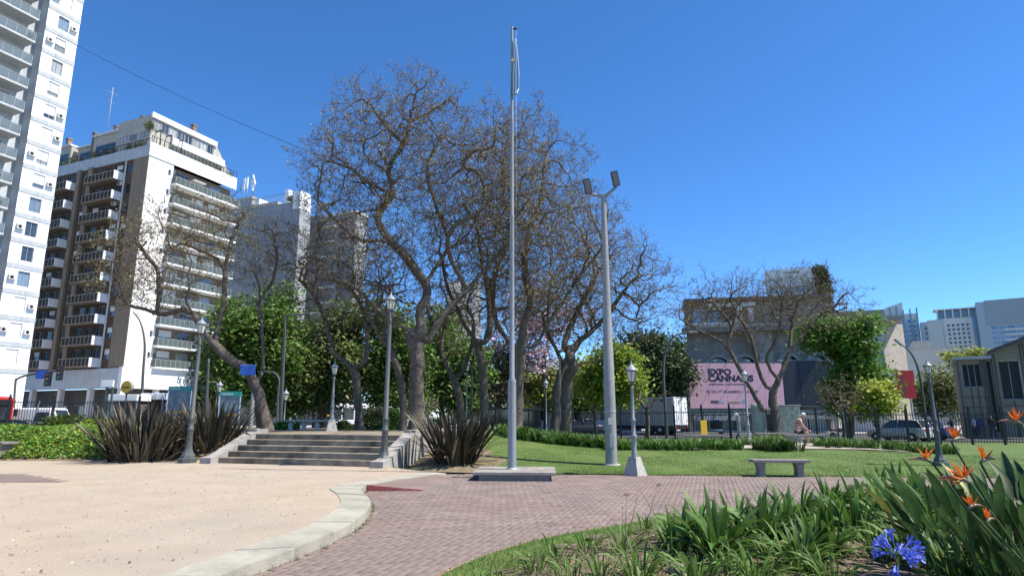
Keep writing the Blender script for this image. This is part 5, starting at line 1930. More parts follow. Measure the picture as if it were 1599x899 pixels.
for k in range(NF):
    zb = Z0 + k * FH
    MB().box(-BW - 0.004, 0.03, -0.05, 0.004, zb - 0.28, zb + 0.22).build('floor_band', M_band, tw)
    q = random.random()
    window(tw, (-BW + BW - 1.75, 0.13, zb + 0.62), 0, 1.2, 1.63, M_frame, random.choice([M_reflect, M_glass, M_curtain]), 1, 0.0 if q < 0.42 else random.choice([0.5, 0.7, 1.0, 1.0]))
    if random.random() < 0.62:
        ac_unit(tw, (-0.62, -0.003, zb + 1.1), 0)
    if random.random() < 0.45:
        ac_unit(tw, (-2.92, -0.003, zb + 1.15), 0)
    for s0 in (5.6, 2.65):
        window(tw, (-3.55 - s0, RD + 0.1, zb + 0.3), 0, 2.05, 2.05, M_frame, random.choice([M_reflect, M_glass, M_curtain]), 1, random.choice([0, 0, 0.3, 0.5]))
    balcony(tw, (-12.4, RD - 0.004, zb), 0, 7.9, RD + 0.45, M_band, M_railglass, M_rail, 0.26, 0.95, 0.9, 'tower')
    for _ in range(random.choice([0, 1, 1, 2])):
        xx = random.uniform(-9.5, -5.2)
        q = random.random()
        if q < 0.45:
            clutter_plants(tw, xx, xx + 0.7, -0.15, zb + 0.35, 5, k * 7 + 1)
        elif q < 0.7:
            MB().bbox(xx, xx + 0.5, 0.2, 0.7, zb + 0.265, zb + 0.75, 0.03).build('balcony_chair', random.choice([M_beige, M_frame, M_brownwall]), tw)
        else:
            MB().box(xx, xx + 0.9, -0.30, -0.27, zb + 0.55, zb + 1.2).build('hung_cloth', random.choice([M_white, M_beige, M_brownwall, M_teal]), tw)
# shaded ground floor
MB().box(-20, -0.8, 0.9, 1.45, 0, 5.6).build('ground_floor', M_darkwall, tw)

# ---- second apartment block
C1 = at(214, 400, 80)
b2 = thing('apartment_block', 'beige and white apartment block with balconies and rooftop terraces', 'building', (C1.x, C1.y, 0), UA)
LU, LV, ZB, ZT = 14.6, 24.0, 8.0, 36.2
NF2, FH2 = 10, 2.82
h_r, h_l = [], []
for k in range(NF2):
    zb = ZB + k * FH2
    h_r.append((3.05, 3.45, zb + 1.1, zb + 1.9))
    h_r += [(5.0, 7.0, zb + 0.1, zb + 2.3), (7.9, 9.9, zb + 0.1, zb + 2.3), (10.8, 12.8, zb + 0.1, zb + 2.3)]
skin(b2, 'front_wall', mat('warm_white_render', (0.74, 0.71, 0.66), 0.8, 0.07, 0.5, streak=0.1), (0, 0, 7.6), (1, 0, 0), 3.8, ZT - 7.6, [(a, b, c - 7.6, d - 7.6) for a, b, c, d in h_r if b < 3.8], 0.3)
skin(b2, 'balcony_wall', M_brownwall, (3.8, 0.9, 7.6), (1, 0, 0), LU - 3.8, ZT - 7.6, [(a - 3.8, b - 3.8, c - 7.6, d - 7.6) for a, b, c, d in h_r if b > 3.8], 0.15)
mb = MB()
mb.quad((3.8, 0, 7.6), (3.8, 0.9, 7.6), (3.8, 0.9, ZT), (3.8, 0, ZT))
mb.quad((LU, 0.9, 0), (LU, LV, 0), (LU, LV, ZT), (LU, 0.9, ZT))
mb.poly([(0, 0, ZT + 1.2), (LU, 0.0, ZT + 1.2), (LU, LV, ZT + 1.2), (0, LV, ZT + 1.2)])
mb.build('return_wall', M_beige, b2)
# shaded left face: s counted from the corner along +y
for k in range(NF2):
    zb = ZB + k * FH2 - 7.6
    for s0, s1 in ((3.1, 4.25), (12.4, 13.5), (20.6, 21.7)):
        h_l.append((LV - s1, LV - s0, zb + 0.75, zb + 2.15))
    for s0, s1 in ((5.1, 6.6), (7.2, 8.6), (9.2, 10.7), (15.5, 17), (17.6, 19)):
        h_l.append((LV - s1, LV - s0, zb + 0.3, zb + 2.3))
skin(b2, 'side_wall', mat('shade_taupe_render', (0.085, 0.056, 0.038), 0.85, 0.12, 0.5, streak=0.25), (0, LV, 7.6), (0, -1, 0), LV, ZT - 7.6, h_l, 0.25)  # darkness of the shaded face put into this brown
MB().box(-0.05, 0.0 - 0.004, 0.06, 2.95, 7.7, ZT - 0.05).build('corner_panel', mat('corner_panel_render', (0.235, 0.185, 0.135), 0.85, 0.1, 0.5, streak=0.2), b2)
MB().box(-0.32, -0.004, 11.2, 12.1, 7.7, ZT).build('pier', MATS['corner_panel_render'], b2)
MB().box(-0.32, -0.004, 13.8, 14.5, 7.7, ZT).build('pier', MATS['corner_panel_render'], b2)
MB().box(-0.12, -0.004, 4.35, 4.55, 7.7, ZT).build('downpipe', M_offwhite, b2)
M_dpanel = mat('dark_railing_panel', (0.05, 0.045, 0.038), 0.75, 0.3, 2, spec=0.15)
M_gpanel = clear('green_railing_glass', (0.22, 0.27, 0.25), 0.55)
random.seed(9)
LZ = -PI / 2
for k in range(NF2):
    zb = ZB + k * FH2
    window(b2, (3.25, 0.22, zb + 1.1), 0, 0.4, 0.8, M_frame, M_glass, 0)
    for s0 in (6, 8.9, 11.8):
        window(b2, (s0, 1.0, zb + 0.1), 0, 2.0, 2.2, M_frame, random.choice([M_glass, M_curtain, M_reflect]), 2, random.choice([0, 0, 0.4, 1.0]))
    balcony(b2, (3.7, 0.895, zb - 0.24), 0, LU - 3.4, 1.75, M_white, M_gpanel, M_rail, 0.24, 0.95, 0.72, 'b2r')
    if random.random() < 0.6:
        ac_unit(b2, (4.2, 0.893, zb + 1.9), 0)
    for _ in range(2):
        q = random.random()
        xx = random.uniform(4.3, 12.5)
        if q < 0.5:
            clutter_plants(b2, xx, xx + 0.8, -0.5, zb + 0.2, 5, k * 11 + 5)
        elif q < 0.75:
            MB().box(xx, xx + 2.1, 0.1, 0.86, zb + 1.9, zb + 2.0).build('awning', random.choice([M_beige, M_brownwall, M_offwhite]), b2)
        else:
            MB().box(xx, xx + 1.9, -0.70, -0.66, zb + 0.9, zb + 2.35).build('balcony_screen', random.choice([M_railglass, M_beige, M_shutter]), b2)
    for s0 in (3.67, 12.95, 21.15):
        window(b2, (0.18, s0, zb + 0.75), LZ, 1.1, 1.4, M_frame, random.choice([M_glass, M_dullglass]), 0, random.choice([0, 0, 0.5]))
    for s0 in (5.85, 7.9, 9.95, 16.25, 18.3):
        window(b2, (0.18, s0, zb + 0.3), LZ, 1.4, 2.0, M_frame, random.choice([M_dullglass, M_dullglass, M_glass]), 1, random.choice([0, 0, 0, 0.3]))
    balcony(b2, (-0.004, 11.0, zb - 0.22), LZ, 6.3, 1.35, MATS['corner_panel_render'], M_dpanel, M_beige, 0.2, 0.95, 0.72, 'b2l')
    MB().box(-1.40, -0.01, 4.68, 4.80, zb - 0.2, zb + 0.95).build('balcony_cheek', M_white, b2)
    balcony(b2, (-0.004, 20.2, zb - 0.22), LZ, 5.4, 1.35, MATS['corner_panel_render'], M_dpanel, M_beige, 0.2, 0.95, 0.72, 'b2l2')
    MB().box(-1.40, -0.01, 14.78, 14.90, zb - 0.2, zb + 0.95).build('balcony_cheek', M_white, b2)
    if random.random() < 0.5:
        ac_unit(b2, (-0.02, 4.95 + random.random(), zb + 2.0), LZ)
# bands, base
MB().box(-0.10, LU + 0.1, -0.12, 0.0, ZT, ZT + 1.9).build('parapet', M_white, b2)
MB().box(-0.12, 0.0, 0.003, LV, ZT - 0.1, ZT + 1.5).build('parapet', M_shadeblue, b2)  # same white band on the shaded face, shade painted into its colour
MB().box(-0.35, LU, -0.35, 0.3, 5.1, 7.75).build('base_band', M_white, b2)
MB().box(-0.35, 0.3, 0.304, LV, 5.1, 7.6).build('base_band', M_shadeblue, b2)  # white base band turned the corner, coloured as if in shade
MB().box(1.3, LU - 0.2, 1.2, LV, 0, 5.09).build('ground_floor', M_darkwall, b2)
for x, y in ((0.2, 0.2), (5, 0.2), (10, 0.2), (14, 0.2), (0.2, 6), (0.2, 12), (0.2, 18)):
    MB().box(x - 0.3, x + 0.3, y - 0.3, y + 0.3, 0, 5.09).build('column', M_offwhite, b2)
for x in (2.2, 4.4, 7.0, 9.4, 12):
    window(b2, (x, 1.1, 0.3), 0, 1.9, 2.8, M_wframe, random.choice([M_reflect, M_curtain]), 1)
for y in (3.5, 6.5, 9.5, 13, 16):
    window(b2, (1.2, y, 0.4), LZ, 2.1, 2.6, M_frame, M_glass, 1)
# penthouse with sloped end
PZ = ZT + 1.9
pp = [(0.35, PZ - 0.7), (LU, PZ - 0.7), (LU - 0.1, PZ + 0.3), (LU - 3.6, PZ + 4.6), (0.6, PZ + 4.6)]
mb = MB()
n = len(pp)
mb._add([(x, 1.0, z) for x, z in pp] + [(x, 8.0, z) for x, z in pp], [tuple(range(n)), tuple(range(2 * n - 1, n - 1, -1))] + [((i + 1) % n, i, n + i, n + (i + 1) % n) for i in range(n)])
mb.build('penthouse', M_beige, b2)
for x in np.linspace(1.2, LU - 4.4, 8):
    window(b2, (x, 0.96, PZ + 2.45), 0, 1.2, 1.35, M_frame, random.choice([M_glass, M_curtain, M_reflect]), 1)
for y in (2.2, 4.4, 6.4):
    window(b2, (0.42, y, PZ + 0.2), LZ, 1.5, 1.9, M_frame, random.choice([M_glass, M_curtain]), 1)
MB().box(0.3, LU - 3.4, 0.72, 1.0, PZ + 4.0, PZ + 4.75).build('roof_edge', M_white, b2)
MB().box(3.6, LU - 1.9, 0.55, 0.99, PZ + 1.2, PZ + 2.3).build('balcony_front', M_white, b2)
for x in np.linspace(0.9, LU - 4, 10):
    MB().box(x - 0.04, x + 0.04, 0.94, 0.99, PZ + 2.32, PZ + 3.98).build('mullion', M_rail, b2)
r_ = MB()
for x in np.linspace(0.1, LU, 24):
    r_.box(x - 0.03, x + 0.03, -0.08, -0.03, PZ + 0.003, PZ + 0.9)
r_.box(0, LU, -0.09, -0.02, PZ + 0.9, PZ + 0.96)
for y in np.linspace(0.2, LV, 34):
    r_.box(-0.09, -0.04, y - 0.03, y + 0.03, ZT + 1.503, ZT + 2.4)
r_.box(-0.1, -0.03, 0, LV, ZT + 2.4, ZT + 2.46)
r_.build('terrace_railing', M_iron, b2)
for a in ((0.8, 9.5, 8.01, 13.5, PZ - 0.7, PZ + 3.4), (1.4, 10, 13.6, 18, PZ - 0.7, PZ + 2.6), (0.7, 8, 18.4, 23.5, PZ - 0.7, PZ + 3.0)):
    MB().box(*a).build('roof_house', M_beige, b2)
    MB().box(a[0] - 0.012, a[0] - 0.004, a[2] + 0.5, a[3] - 0.6, a[4] + 0.9, a[4] + 2.6).build('roof_window', M_glass, b2)
    MB().box(a[0] - 0.3, a[1], a[2] - 0.05, a[3] + 0.05, a[5], a[5] + 0.25).build('roof_slab', M_offwhite, b2)
for x, y, h in ((7.5, 1.6, 5.9), (1.6, 10, 4.7), (1.2, 14.0, 4.2), (1.4, 20.5, 4.6), (2.0, 5.0, 5.4)):
    ch = MB()
    ch.box(x - 0.3, x + 0.3, y - 0.3, y + 0.3, PZ, PZ + h)
    ch.box(x - 0.38, x + 0.38, y - 0.38, y + 0.38, PZ + h, PZ + h + 0.2)
    ch.build('chimney', M_brownwall, b2)
pg = MB()
for x in (1.2, 2.8, 4.6):
    pg.box(x, x + 0.1, -0.1, 2.0, PZ + 2.1, PZ + 2.25)
    pg.box(x, x + 0.1, -0.08, 0.0, PZ, PZ + 2.1)
pg.build('pergola', M_iron, b2)
clutter_plants(b2, 0.0, 0.9, 1.2, PZ + 2.4, 26, 3)
clutter_plants(b2, 8.0, 14.0, 0.25, PZ - 0.2, 26, 4)
for i_, (ya, yb) in enumerate(((2.0, 5.0), (8.0, 12.0), (15.0, 19.0))):
    for j_ in range(3):
        yc = ya + (yb - ya) * j_ / 2
        clutter_plants(b2, 0.1, 0.5, yc, PZ - 0.2, 7, 60 + i_ * 3 + j_)
an = MB()
a0 = (1.5, 12.0)
an.tube([(a0[0], a0[1], PZ + 3), (a0[0], a0[1], PZ + 11.5)], 0.05, 4)
an.tube([(a0[0] - 0.9, a0[1], PZ + 10.6), (a0[0] + 0.9, a0[1], PZ + 10.6)], 0.03, 4)
an.tube([(a0[0] - 0.5, a0[1], PZ + 9.2), (a0[0] + 0.5, a0[1], PZ + 9.2)], 0.03, 4)
an.build('antenna', M_rail, b2)

# ---- grey-blue blank walls behind
C2 = at(470, 305, 112)
b3 = thing('apartment_block', 'grey blank-walled block with mobile phone antennas on its roof', 'building', (C2.x, C2.y, 0), UA)
M_bw = mat('grey_blank_render', (0.30, 0.31, 0.325), 0.85, 0.1, 0.25, streak=0.18)
z3 = C2.z
MB().box(0, 3, 0, 12.5, 0, z3 - 1.0).build('blank_wall', M_bw, b3)
MB().box(0.3, 6, 12.5, 20, 0, z3 + 1.2).build('blank_wall', mat('grey_blank_render_two', (0.33, 0.345, 0.36), 0.85, 0.1, 0.25, streak=0.18), b3)
MB().box(-0.15, 3, 5.5, 12.6, z3 - 0.995, z3 - 0.4).build('parapet', M_beige, b3)
MB().box(0.2, 6.2, 12.4, 20.1, z3 + 1.2, z3 + 1.7).build('parapet', M_beige, b3)
MB().box(-0.25, 2.6, -0.1, 1.6, z3 - 2.6, z3 + 0.9).build('stair_head', M_white, b3)
MB().box(0.5, 3, 10.8, 11.9, z3 - 0.9, z3 + 1.1).build('roof_box', M_white, b3)
MB().box(2, 3.1, 5.0, 5.9, z3 - 0.9, z3 + 2.6).build('water_tank', M_white, b3)
r_ = MB()
for y in np.linspace(0.2, 12.4, 26):
    r_.box(0.05, 0.1, y - 0.03, y + 0.03, z3 - 0.4, z3 + 0.9)
r_.box(0.04, 0.12, 0.1, 12.4, z3 + 0.9, z3 + 0.97)
r_.build('roof_railing', M_rail, b3)
clutter_plants(b3, 0.2, 0.8, 3.0, z3 - 0.6, 30, 6)
for i, (y, h, tl) in enumerate(((14.4, 4.6, 0), (15.2, 4.4, 0.1), (13.0, 3.6, -.1), (12.7, 5.0, -.35))):
    am = MB()
    am.tube([(0.7, y, z3 + 1.3), (0.7, y, z3 + 1.3 + h * 0.75)], 0.07, 5)
    am.tube([(0.7, y, z3 + 1.3 + h * 0.25), (1.3, y + 0.5, z3 + 1.4)], 0.05, 4)
    ao = am.build('antenna_mast', M_rail, b3)
    Mx = Matrix.Translation((0.5, y, z3 + 1.3 + h * 0.78)) @ Matrix.Rotation(tl, 4, 'X')
    MB().box(-0.12, 0.12, -0.2, 0.2, -1.1, 1.1, Mx).build('antenna_panel', M_white, ao)

C3 = at(556, 332, 116)
b4 = thing('apartment_block', 'grey block half hidden behind the big bare jacaranda', 'building', (C3.x, C3.y, 0), UA)
MB().box(0, 3.5, 0, 14.5, 0, C3.z).build('blank_wall', M_bw, b4)
MB().box(-0.2, 3.7, -0.2, 14.7, C3.z, C3.z + 0.5).build('parapet', M_offwhite, b4)
for k in range(11):
    z = 8 + k * 3.0
    window(b4, (-0.05, 3.0, z), LZ, 1.6, 1.5, M_frame, M_glass, 1)
    MB().box(-0.9, -0.004, 4.2, 7.4, z - 0.4, z - 0.15).build('balcony', M_white, b4)


# ---- far blocks
def width_to(a, rz, px, py=560):
    """Length along direction rz from point a until the sight line of pixel column px is met."""
    q = at(px, py, 50)
    tn = q.x / q.y
    return (tn * a.y - a.x) / (math.cos(rz) - tn * math.sin(rz))


def far_block(name, label, pxl, pxr, pyt, Y, m, depth=14, rows=(3.2, 1.6, 2.0), cols=(2.6, 1.7), pm=None, z_start=4, fm=None, inset=0.8, turn=None):
    a = at(pxl, pyt, Y)
    rz = -0.92 * math.atan2(a.x, Y) if turn is None else turn
    Wd = width_to(a, rz, pxr, pyt)
    t = thing(name, label, 'building', (a.x, Y, 0), rz)
    holes = []
    z = z_start
    nrow = int((a.z - 1.0 - z_start) / rows[0])
    ncol = int((Wd - 2 * inset) / cols[0])
    off = (Wd - ncol * cols[0]) / 2
    for r_i in range(nrow):
        for c_i in range(ncol):
            s0 = off + c_i * cols[0] + (cols[0] - cols[1]) / 2
            holes.append((s0, s0 + cols[1], z + r_i * rows[0], z + r_i * rows[0] + rows[1]))
    skin(t, 'front_wall', m, (0, 0, 0), (1, 0, 0), Wd, a.z, holes, 0.3)
    mb = MB()
    mb.quad((0, depth, 0), (0, 0, 0), (0, 0, a.z), (0, depth, a.z))
    mb.quad((Wd, 0, 0), (Wd, depth, 0), (Wd, depth, a.z), (Wd, 0, a.z))
    mb.quad((0, 0, a.z), (Wd, 0, a.z), (Wd, depth, a.z), (0, depth, a.z))
    mb.build('side_wall', m, t)
    for h in holes:
        window(t, ((h[0] + h[1]) / 2, 0.25, h[2]), 0, h[1] - h[0], h[3] - h[2], fm or M_frame, pm or M_reflect, 0)
    return t, Wd, a.z


M_bglass = M_glassblue
t, wd, zt_ = far_block('office_tower', 'pale glass tower behind the stone building', 1197, 1274, 436, 260, mat('pale_blue_panel', (0.42, 0.50, 0.56), 0.5, 0.08, 0.3), 14, (3.4, 2.6), (2.0, 1.8), M_bglass, 28, M_wframe, 0.3)
MB().box(-0.4, wd + 0.2, -0.4, 14, zt_ + 0.01, zt_ + 3.8).build('roof_crown', mat('pale_panel', (0.58, 0.61, 0.63), 0.6, 0.06, 0.3), t)
MB().box(wd * 0.35, wd * 0.7, -0.45, -0.404, zt_ + 1.6, zt_ + 2.6).build('roof_sign', M_frame, t)
for x in (0.3, 0.42, 0.52, 0.62, 0.75):
    MB().box(wd * x, wd * x + 0.5, 1, 1.5, zt_ + 3.8, zt_ + 5.0).build('roof_vent', M_rail, t)

M_farw = mat('far_white_concrete', (0.60, 0.60, 0.57), 0.7, 0.06, 0.2)
t, wd, zt_ = far_block('office_block', 'stepped glass-striped block right of the stone cornice', 1380, 1432, 492, 420, M_farw, 14, (3.2, 2.2), (3.0, 2.0), M_bglass, 30, M_wframe, 0.2)
for i in range(6):
    x = wd * i / 5
    MB().box(x - 0.4, x + 0.4, -1.2, -0.004, 4, zt_ + (4.5 if i in (1, 2) else 1.0) + 0.5 * i).build('fin', M_glassblue, t)
mb = MB()
mb._add([(0.8, -0.3, zt_ + 0.01), (wd * .6, -0.3, zt_ + 0.01), (wd * .6, -0.3, zt_ + 8.0), (0.8, -0.3, zt_ + 4.5), (0.8, 5, zt_ + 0.01), (wd * .6, 5, zt_ + 0.01), (wd * .6, 5, zt_ + 8.0), (0.8, 5, zt_ + 4.5)],
        [(0, 1, 2, 3), (1, 5, 6, 2), (3, 2, 6, 7), (4, 0, 3, 7), (5, 4, 7, 6)])
mb.build('roof_wedge', M_farw, t)
t, wd, zt_ = far_block('office_block', 'plain grey block with shaded glass side, right of striped block', 1437, 1456, 503, 400, mat('grey_panel', (0.44, 0.45, 0.45), 0.7, 0.05, 0.3), 12, (3.2, 1.8), (3.0, 2.4), M_bglass, 30)
t, wd, zt_ = far_block('office_block', 'narrow blank concrete slab block beside the white gridded block', 1448, 1470, 500, 380, mat('pale_concrete', (0.50, 0.49, 0.46), 0.8, 0.06, 0.3), 12, (60, 1), (60, 1))
t, wd, zt_ = far_block('office_block', 'white gridded block with a pergola roof', 1463, 1527, 498, 420, M_farw, 14, (2.9, 1.7), (2.6, 1.6), M_glass, 34, M_farw, 3.5)
MB().box(-0.3, 2.4, -0.8, -0.004, 2, zt_).build('glass_strip', M_glassblue, t)
MB().box(wd - 3.2, wd - 0.6, -0.8, -0.004, 2, zt_).build('glass_strip', M_glassblue, t)
MB().box(0.5, wd - 1, 1, 10, zt_ + 0.01, zt_ + 5.2).build('roof_storey', M_reflect, t)
pg = MB()
pg.box(-1.5, wd + 0.2, -1.2, 10, zt_ + 5.6, zt_ + 6.3)
for x in np.linspace(0, wd - 0.4, 6):
    pg.box(x, x + 0.8, -0.9, -0.3, zt_, zt_ + 5.6)
pg.build('pergola', M_farw, t)
t, wd, zt_ = far_block('office_block', 'large blue glass office block at the right edge', 1523, 1640, 472, 400, mat('grey_blue_panel', (0.33, 0.38, 0.43), 0.5, 0.06, 0.3), 20, (3.2, 2.0), (4.2, 3.6), M_bglass, 30, M_wframe, 4.0)
MB().box(4.4, wd, -0.5, -0.004, zt_ - 15.0, zt_ + 0.6).build('crown_panel', mat('grey_crown', (0.28, 0.31, 0.34), 0.6, 0.05, 0.5), t)
for z in np.arange(30 + 2.1, zt_ - 16, 3.2):
    MB().box(12.5, wd, -0.7, -0.004, z, z + 1.0).build('floor_band', M_farw, t)
t, wd, zt_ = far_block('plain_building', 'plain windowless beige building behind the trees', 1398, 1492, 546, 118, mat('plain_beige', (0.50, 0.47, 0.40), 0.85, 0.05, 0.2, streak=0.08), 20, (60, 1), (60, 1))
MB().box(3, wd * 0.62, 1.5, 14, zt_ + 0.01, zt_ + 1.6).build('roof_storey', M_beige, t)
MB().box(1.3, 1.45, -0.06, -0.004, 0, zt_).build('downpipe', M_frame, t)
MB().box(-0.1, wd + 0.1, -0.1, -0.004, zt_ - 0.2, zt_ + 0.2).build('parapet', M_beige, t)
t, wd, zt_ = far_block('apartment_block', 'pale distant block glimpsed between the bare trunks', 700, 752, 440, 170, M_offwhite, 14, (3.0, 1.5), (2.8, 1.4), M_glass, 5)
t, wd, zt_ = far_block('apartment_block', 'low distant cream block behind the pink blossom tree', 800, 872, 560, 150, M_offwhite, 14, (3.0, 1.5), (3.2, 1.5), M_glass, 4)

# ---- old stone building with the billboard
M_stone = mat('grey_stone', (0.27, 0.25, 0.22), 0.9, 0.18, 0.5, 0.3, 4, col2=(0.20, 0.185, 0.165), streak=0.25)
M_stone2 = mat('warm_stone', (0.36, 0.32, 0.26), 0.9, 0.15, 0.5, 0.3, 4, streak=0.2)
YS = 66.0
a, b = at(1072, 522, YS), at(1296, 522, YS)
st = thing('stone_building', 'old grey stone building with arches, behind the pink billboard', 'building', (a.x, YS, 0), R(-13))
SWd = width_to(a, R(-13), 1296, 522)
zc = a.z
ztop = at(1072, 472, YS).z
arch = [(2.0, 4.0), (4.6, 6.6), (8.9, 10.7), (11.6, 13.4)]
hz0, hz1 = 5.8, 7.6
skin(st, 'front_wall', M_stone, (0, 0, 0), (1, 0, 0), SWd, zc, [(s0, s1, hz0, hz1) for s0, s1 in arch], 0.7)
for s0, s1 in arch:
    w = s1 - s0
    window(st, ((s0 + s1) / 2, 0.6, hz0), 0, w, hz1 - hz0, M_frame, M_glass, 1)
    vo = MB()
    n = 10
    for i in range(n):
        a0_, a1_ = PI * i / n, PI * (i + 1) / n
        r0, r1 = w / 2, w / 2 + 0.3
        c_ = ((s0 + s1) / 2, hz1 - 0.9)
        pts = [(c_[0] + r_ * math.cos(q), c_[1] + 0.9 * (r_ / r0) * math.sin(q)) for r_, q in ((r0, a0_), (r1, a0_), (r1, a1_), (r0, a1_))]
        vo._add([(p[0], -0.12, p[1]) for p in pts] + [(p[0], -0.004, p[1]) for p in pts], [(0, 1, 2, 3), (1, 5, 6, 2), (0, 4, 5, 1), (3, 2, 6, 7), (4, 0, 3, 7)])
    vo.build('arch_moulding', M_stone2, st)
MB().box(7.0, 8.3, -0.55, -0.004, 0, zc - 0.02).build('buttress', M_stone2, st)
mb = MB()
mb._add([(5.6, -1.6, zc - 0.02), (7.4, -1.6, zc - 0.02), (7.4, -0.01, zc - 3.2), (6.9, -0.01, zc - 3.2), (5.6, -0.01, zc - 0.02), (7.4, -0.01, zc - 0.02)], [(0, 1, 2, 3), (0, 3, 4), (1, 5, 2), (0, 4, 5, 1)])
mb.build('console', M_stone, st)
MB().box(-0.5, SWd + 0.3, -1.7, 0.0, zc, zc + 0.5).build('cornice', M_stone, st)
MB().box(-0.2, SWd, -0.4, 0.2, zc + 0.5, zc + 0.9).build('cornice', M_stone2, st)
us = thing('rooftop_storey', 'later brown top storey with white balcony on the stone building', 'building', (a.x, YS, zc + 0.9), R(-13))
zh = ztop - zc - 0.9
MB().box(0.26, SWd - 0.3, 0.8, 6, 0, zh).build('storey_wall', M_stone, us)
MB().box(-0.15, SWd, -0.3, 6, zh, zh + 0.3).build('roof_slab', mat('brown_slab', (0.16, 0.12, 0.095), 0.85, 0.15, 0.5), us)
MB().box(-0.1, 0.25, -0.2, 0.79, 0, zh - 0.002).build('end_wall', mat('brown_slab'.replace('slab', 'wall'), (0.16, 0.12, 0.095), 0.85, 0.15, 0.5), us)
for x, w, z0, z1, m in ((2.4, 4.6, 1.9, 2.25, M_white), (0.6, 5.6, 0.05, 0.25, M_white), (5.0, 0.7, 0.25, 1.9, M_white), (6.3, 0.5, 0.25, 1.7, M_white)):
    MB().box(x, x + w, -0.1, 0.1, z0, min(z1, zh - 0.02)).build('balcony_beam', m, us)
for x in (1.4, 3.0):
    window(us, (x, 0.7, 0.3), 0, 1.3, 1.5, M_wframe, M_reflect, 1)
# right wing with cornice, corner lit by the sun
a2, b2_ = at(1298, 506, 68), at(1375, 506, 68)
st2 = thing('stone_building', 'right wing of old stone building with deep cornice and arched window', 'building', (a2.x, 68, 0), R(-20))
W2 = width_to(a2, R(-20), 1376, 506)
skin(st2, 'front_wall', M_shadeblue, (0, 0, 0), (1, 0, 0), W2, a2.z, [(W2 - 3.4, W2 - 1.5, 5.5, 8.3)], 0.8)  # bluish shade of this front put into its wall colour
window(st2, (W2 - 2.45, 0.6, 5.5), 0, 1.9, 2.8, M_frame, M_glass, 1)
mb = MB()
mb.quad((W2, 0, 0), (W2 + 2.6, 3, 0), (W2 + 2.6, 3, a2.z), (W2, 0, a2.z))
mb.build('side_wall', mat('sandstone', (0.40, 0.34, 0.27), 0.9, 0.12, 0.6, streak=0.15), st2)
MB().box(-0.2, W2 + 1.9, -1.1, 5, a2.z, a2.z + 0.45).build('cornice', M_stone2, st2)
MB().box(0, W2 + 0.4, -0.2, 4.8, a2.z + 0.45, a2.z + 1.3).build('parapet', M_stone, st2)
MB().tube([(W2 - 4.2, 1, a2.z + 1.3), (W2 - 4.2, 1, a2.z + 2.2)], 0.09, 5).build('antenna_mast', M_rail, st2)
MB().box(W2 - 5.6, W2 - 2.8, 0.85, 1.15, a2.z + 2.2, a2.z + 2.4).build('antenna_bar', M_rail, st2)


# ---- lettering
def text_mesh(body, size, m, name='lettering', bold=0.0, align='LEFT', sx=1.0):
    cu = bpy.data.curves.new(name, 'FONT')
    cu.body = body
    cu.size = size
    cu.align_x = align
    cu.offset = bold
    cu.extrude = 0.004
    cu.resolution_u = 3
    o = bpy.data.objects.new(name, cu)
    COL.objects.link(o)
    dg = bpy.context.evaluated_depsgraph_get()
    me = bpy.data.meshes.new_from_object(o.evaluated_get(dg))
    bpy.data.objects.remove(o, do_unlink=True)
    bpy.data.curves.remove(cu)
    me.materials.clear()
    me.materials.append(m)
    if sx != 1.0:
        for v in me.vertices:
            v.co.x *= sx
    return me


def text(parent, body, loc, size, m, bold=0.0, align='LEFT', sx=1.0, rz=0.0):
    return tag(link('lettering', text_mesh(body, size, m, bold=bold, align=align, sx=sx), parent, loc, (R(90), 0, rz)), kind='stuff')


YB = 62.0
p00, p10 = at(1078, 637, YB), at(1226, 634, YB)
p01 = at(1076, 568, YB)
BWd = p10.x - p00.x
BH = p01.z - p00.z
bb = thing('billboard', 'wide pink event billboard with a bold dark two-line title', 'billboard', (p00.x, YB, p00.z))
mb = MB()
npx, npz = 5, 1
M_pink = mat('pink_poster', (0.80, 0.45, 0.48), 0.7, 0.05, 0.4)
for i in range(npx):
    MB().box(BWd * i / npx + 0.01, BWd * (i + 1) / npx - 0.01, 0, 0.08, 0, BH).build('poster_panel', M_pink, bb)
MB().box(-0.1, BWd + 0.1, 0.09, 0.3, -0.1, BH + 0.1).build('frame', M_frame, bb)
for x in np.linspace(0.4, BWd - 0.4, 7):
    MB().box(x - 0.05, x + 0.05, 0.31, 1.5, -3.0, BH).build('strut', M_frame, bb)
for x in np.linspace(0.7, BWd - 0.7, 6):
    la = MB()
    la.tube([(x, 0.1, BH + 0.05), (x, -0.5, BH + 0.28), (x, -1.25, BH + 0.22)], 0.03, 5)
    la.bbox(x - 0.16, x + 0.16, -1.45, -1.2, BH + 0.14, BH + 0.26, 0.02)
    la.build('lamp_arm', M_frame, bb)
M_ink = mat('dark_ink', (0.016, 0.016, 0.035), 0.7, 0.05, 1)
sc_ = BWd / 150.0
text(bb, 'EXPO', (31 * sc_, -0.006, BH - 17 * sc_), 13.2 * sc_, M_ink, 0.035, sx=1.12)
text(bb, 'CANNABIS', (31 * sc_, -0.006, BH - 27.2 * sc_), 13.2 * sc_, M_ink, 0.035, sx=1.12)
text(bb, 'INTERNACIONAL  LA EXPO MAS GRANDE', (32 * sc_, -0.006, BH - 33 * sc_), 3.0 * sc_, mat('purple_ink', (0.13, 0.06, 0.13), 0.7), 0.004)
text(bb, '15, 16 y 17 de octubre  -  La Rural', (26 * sc_, -0.006, BH - 45 * sc_), 5.6 * sc_, mat('purple_ink', (0.13, 0.06, 0.13), 0.7), 0.008, sx=1.05)
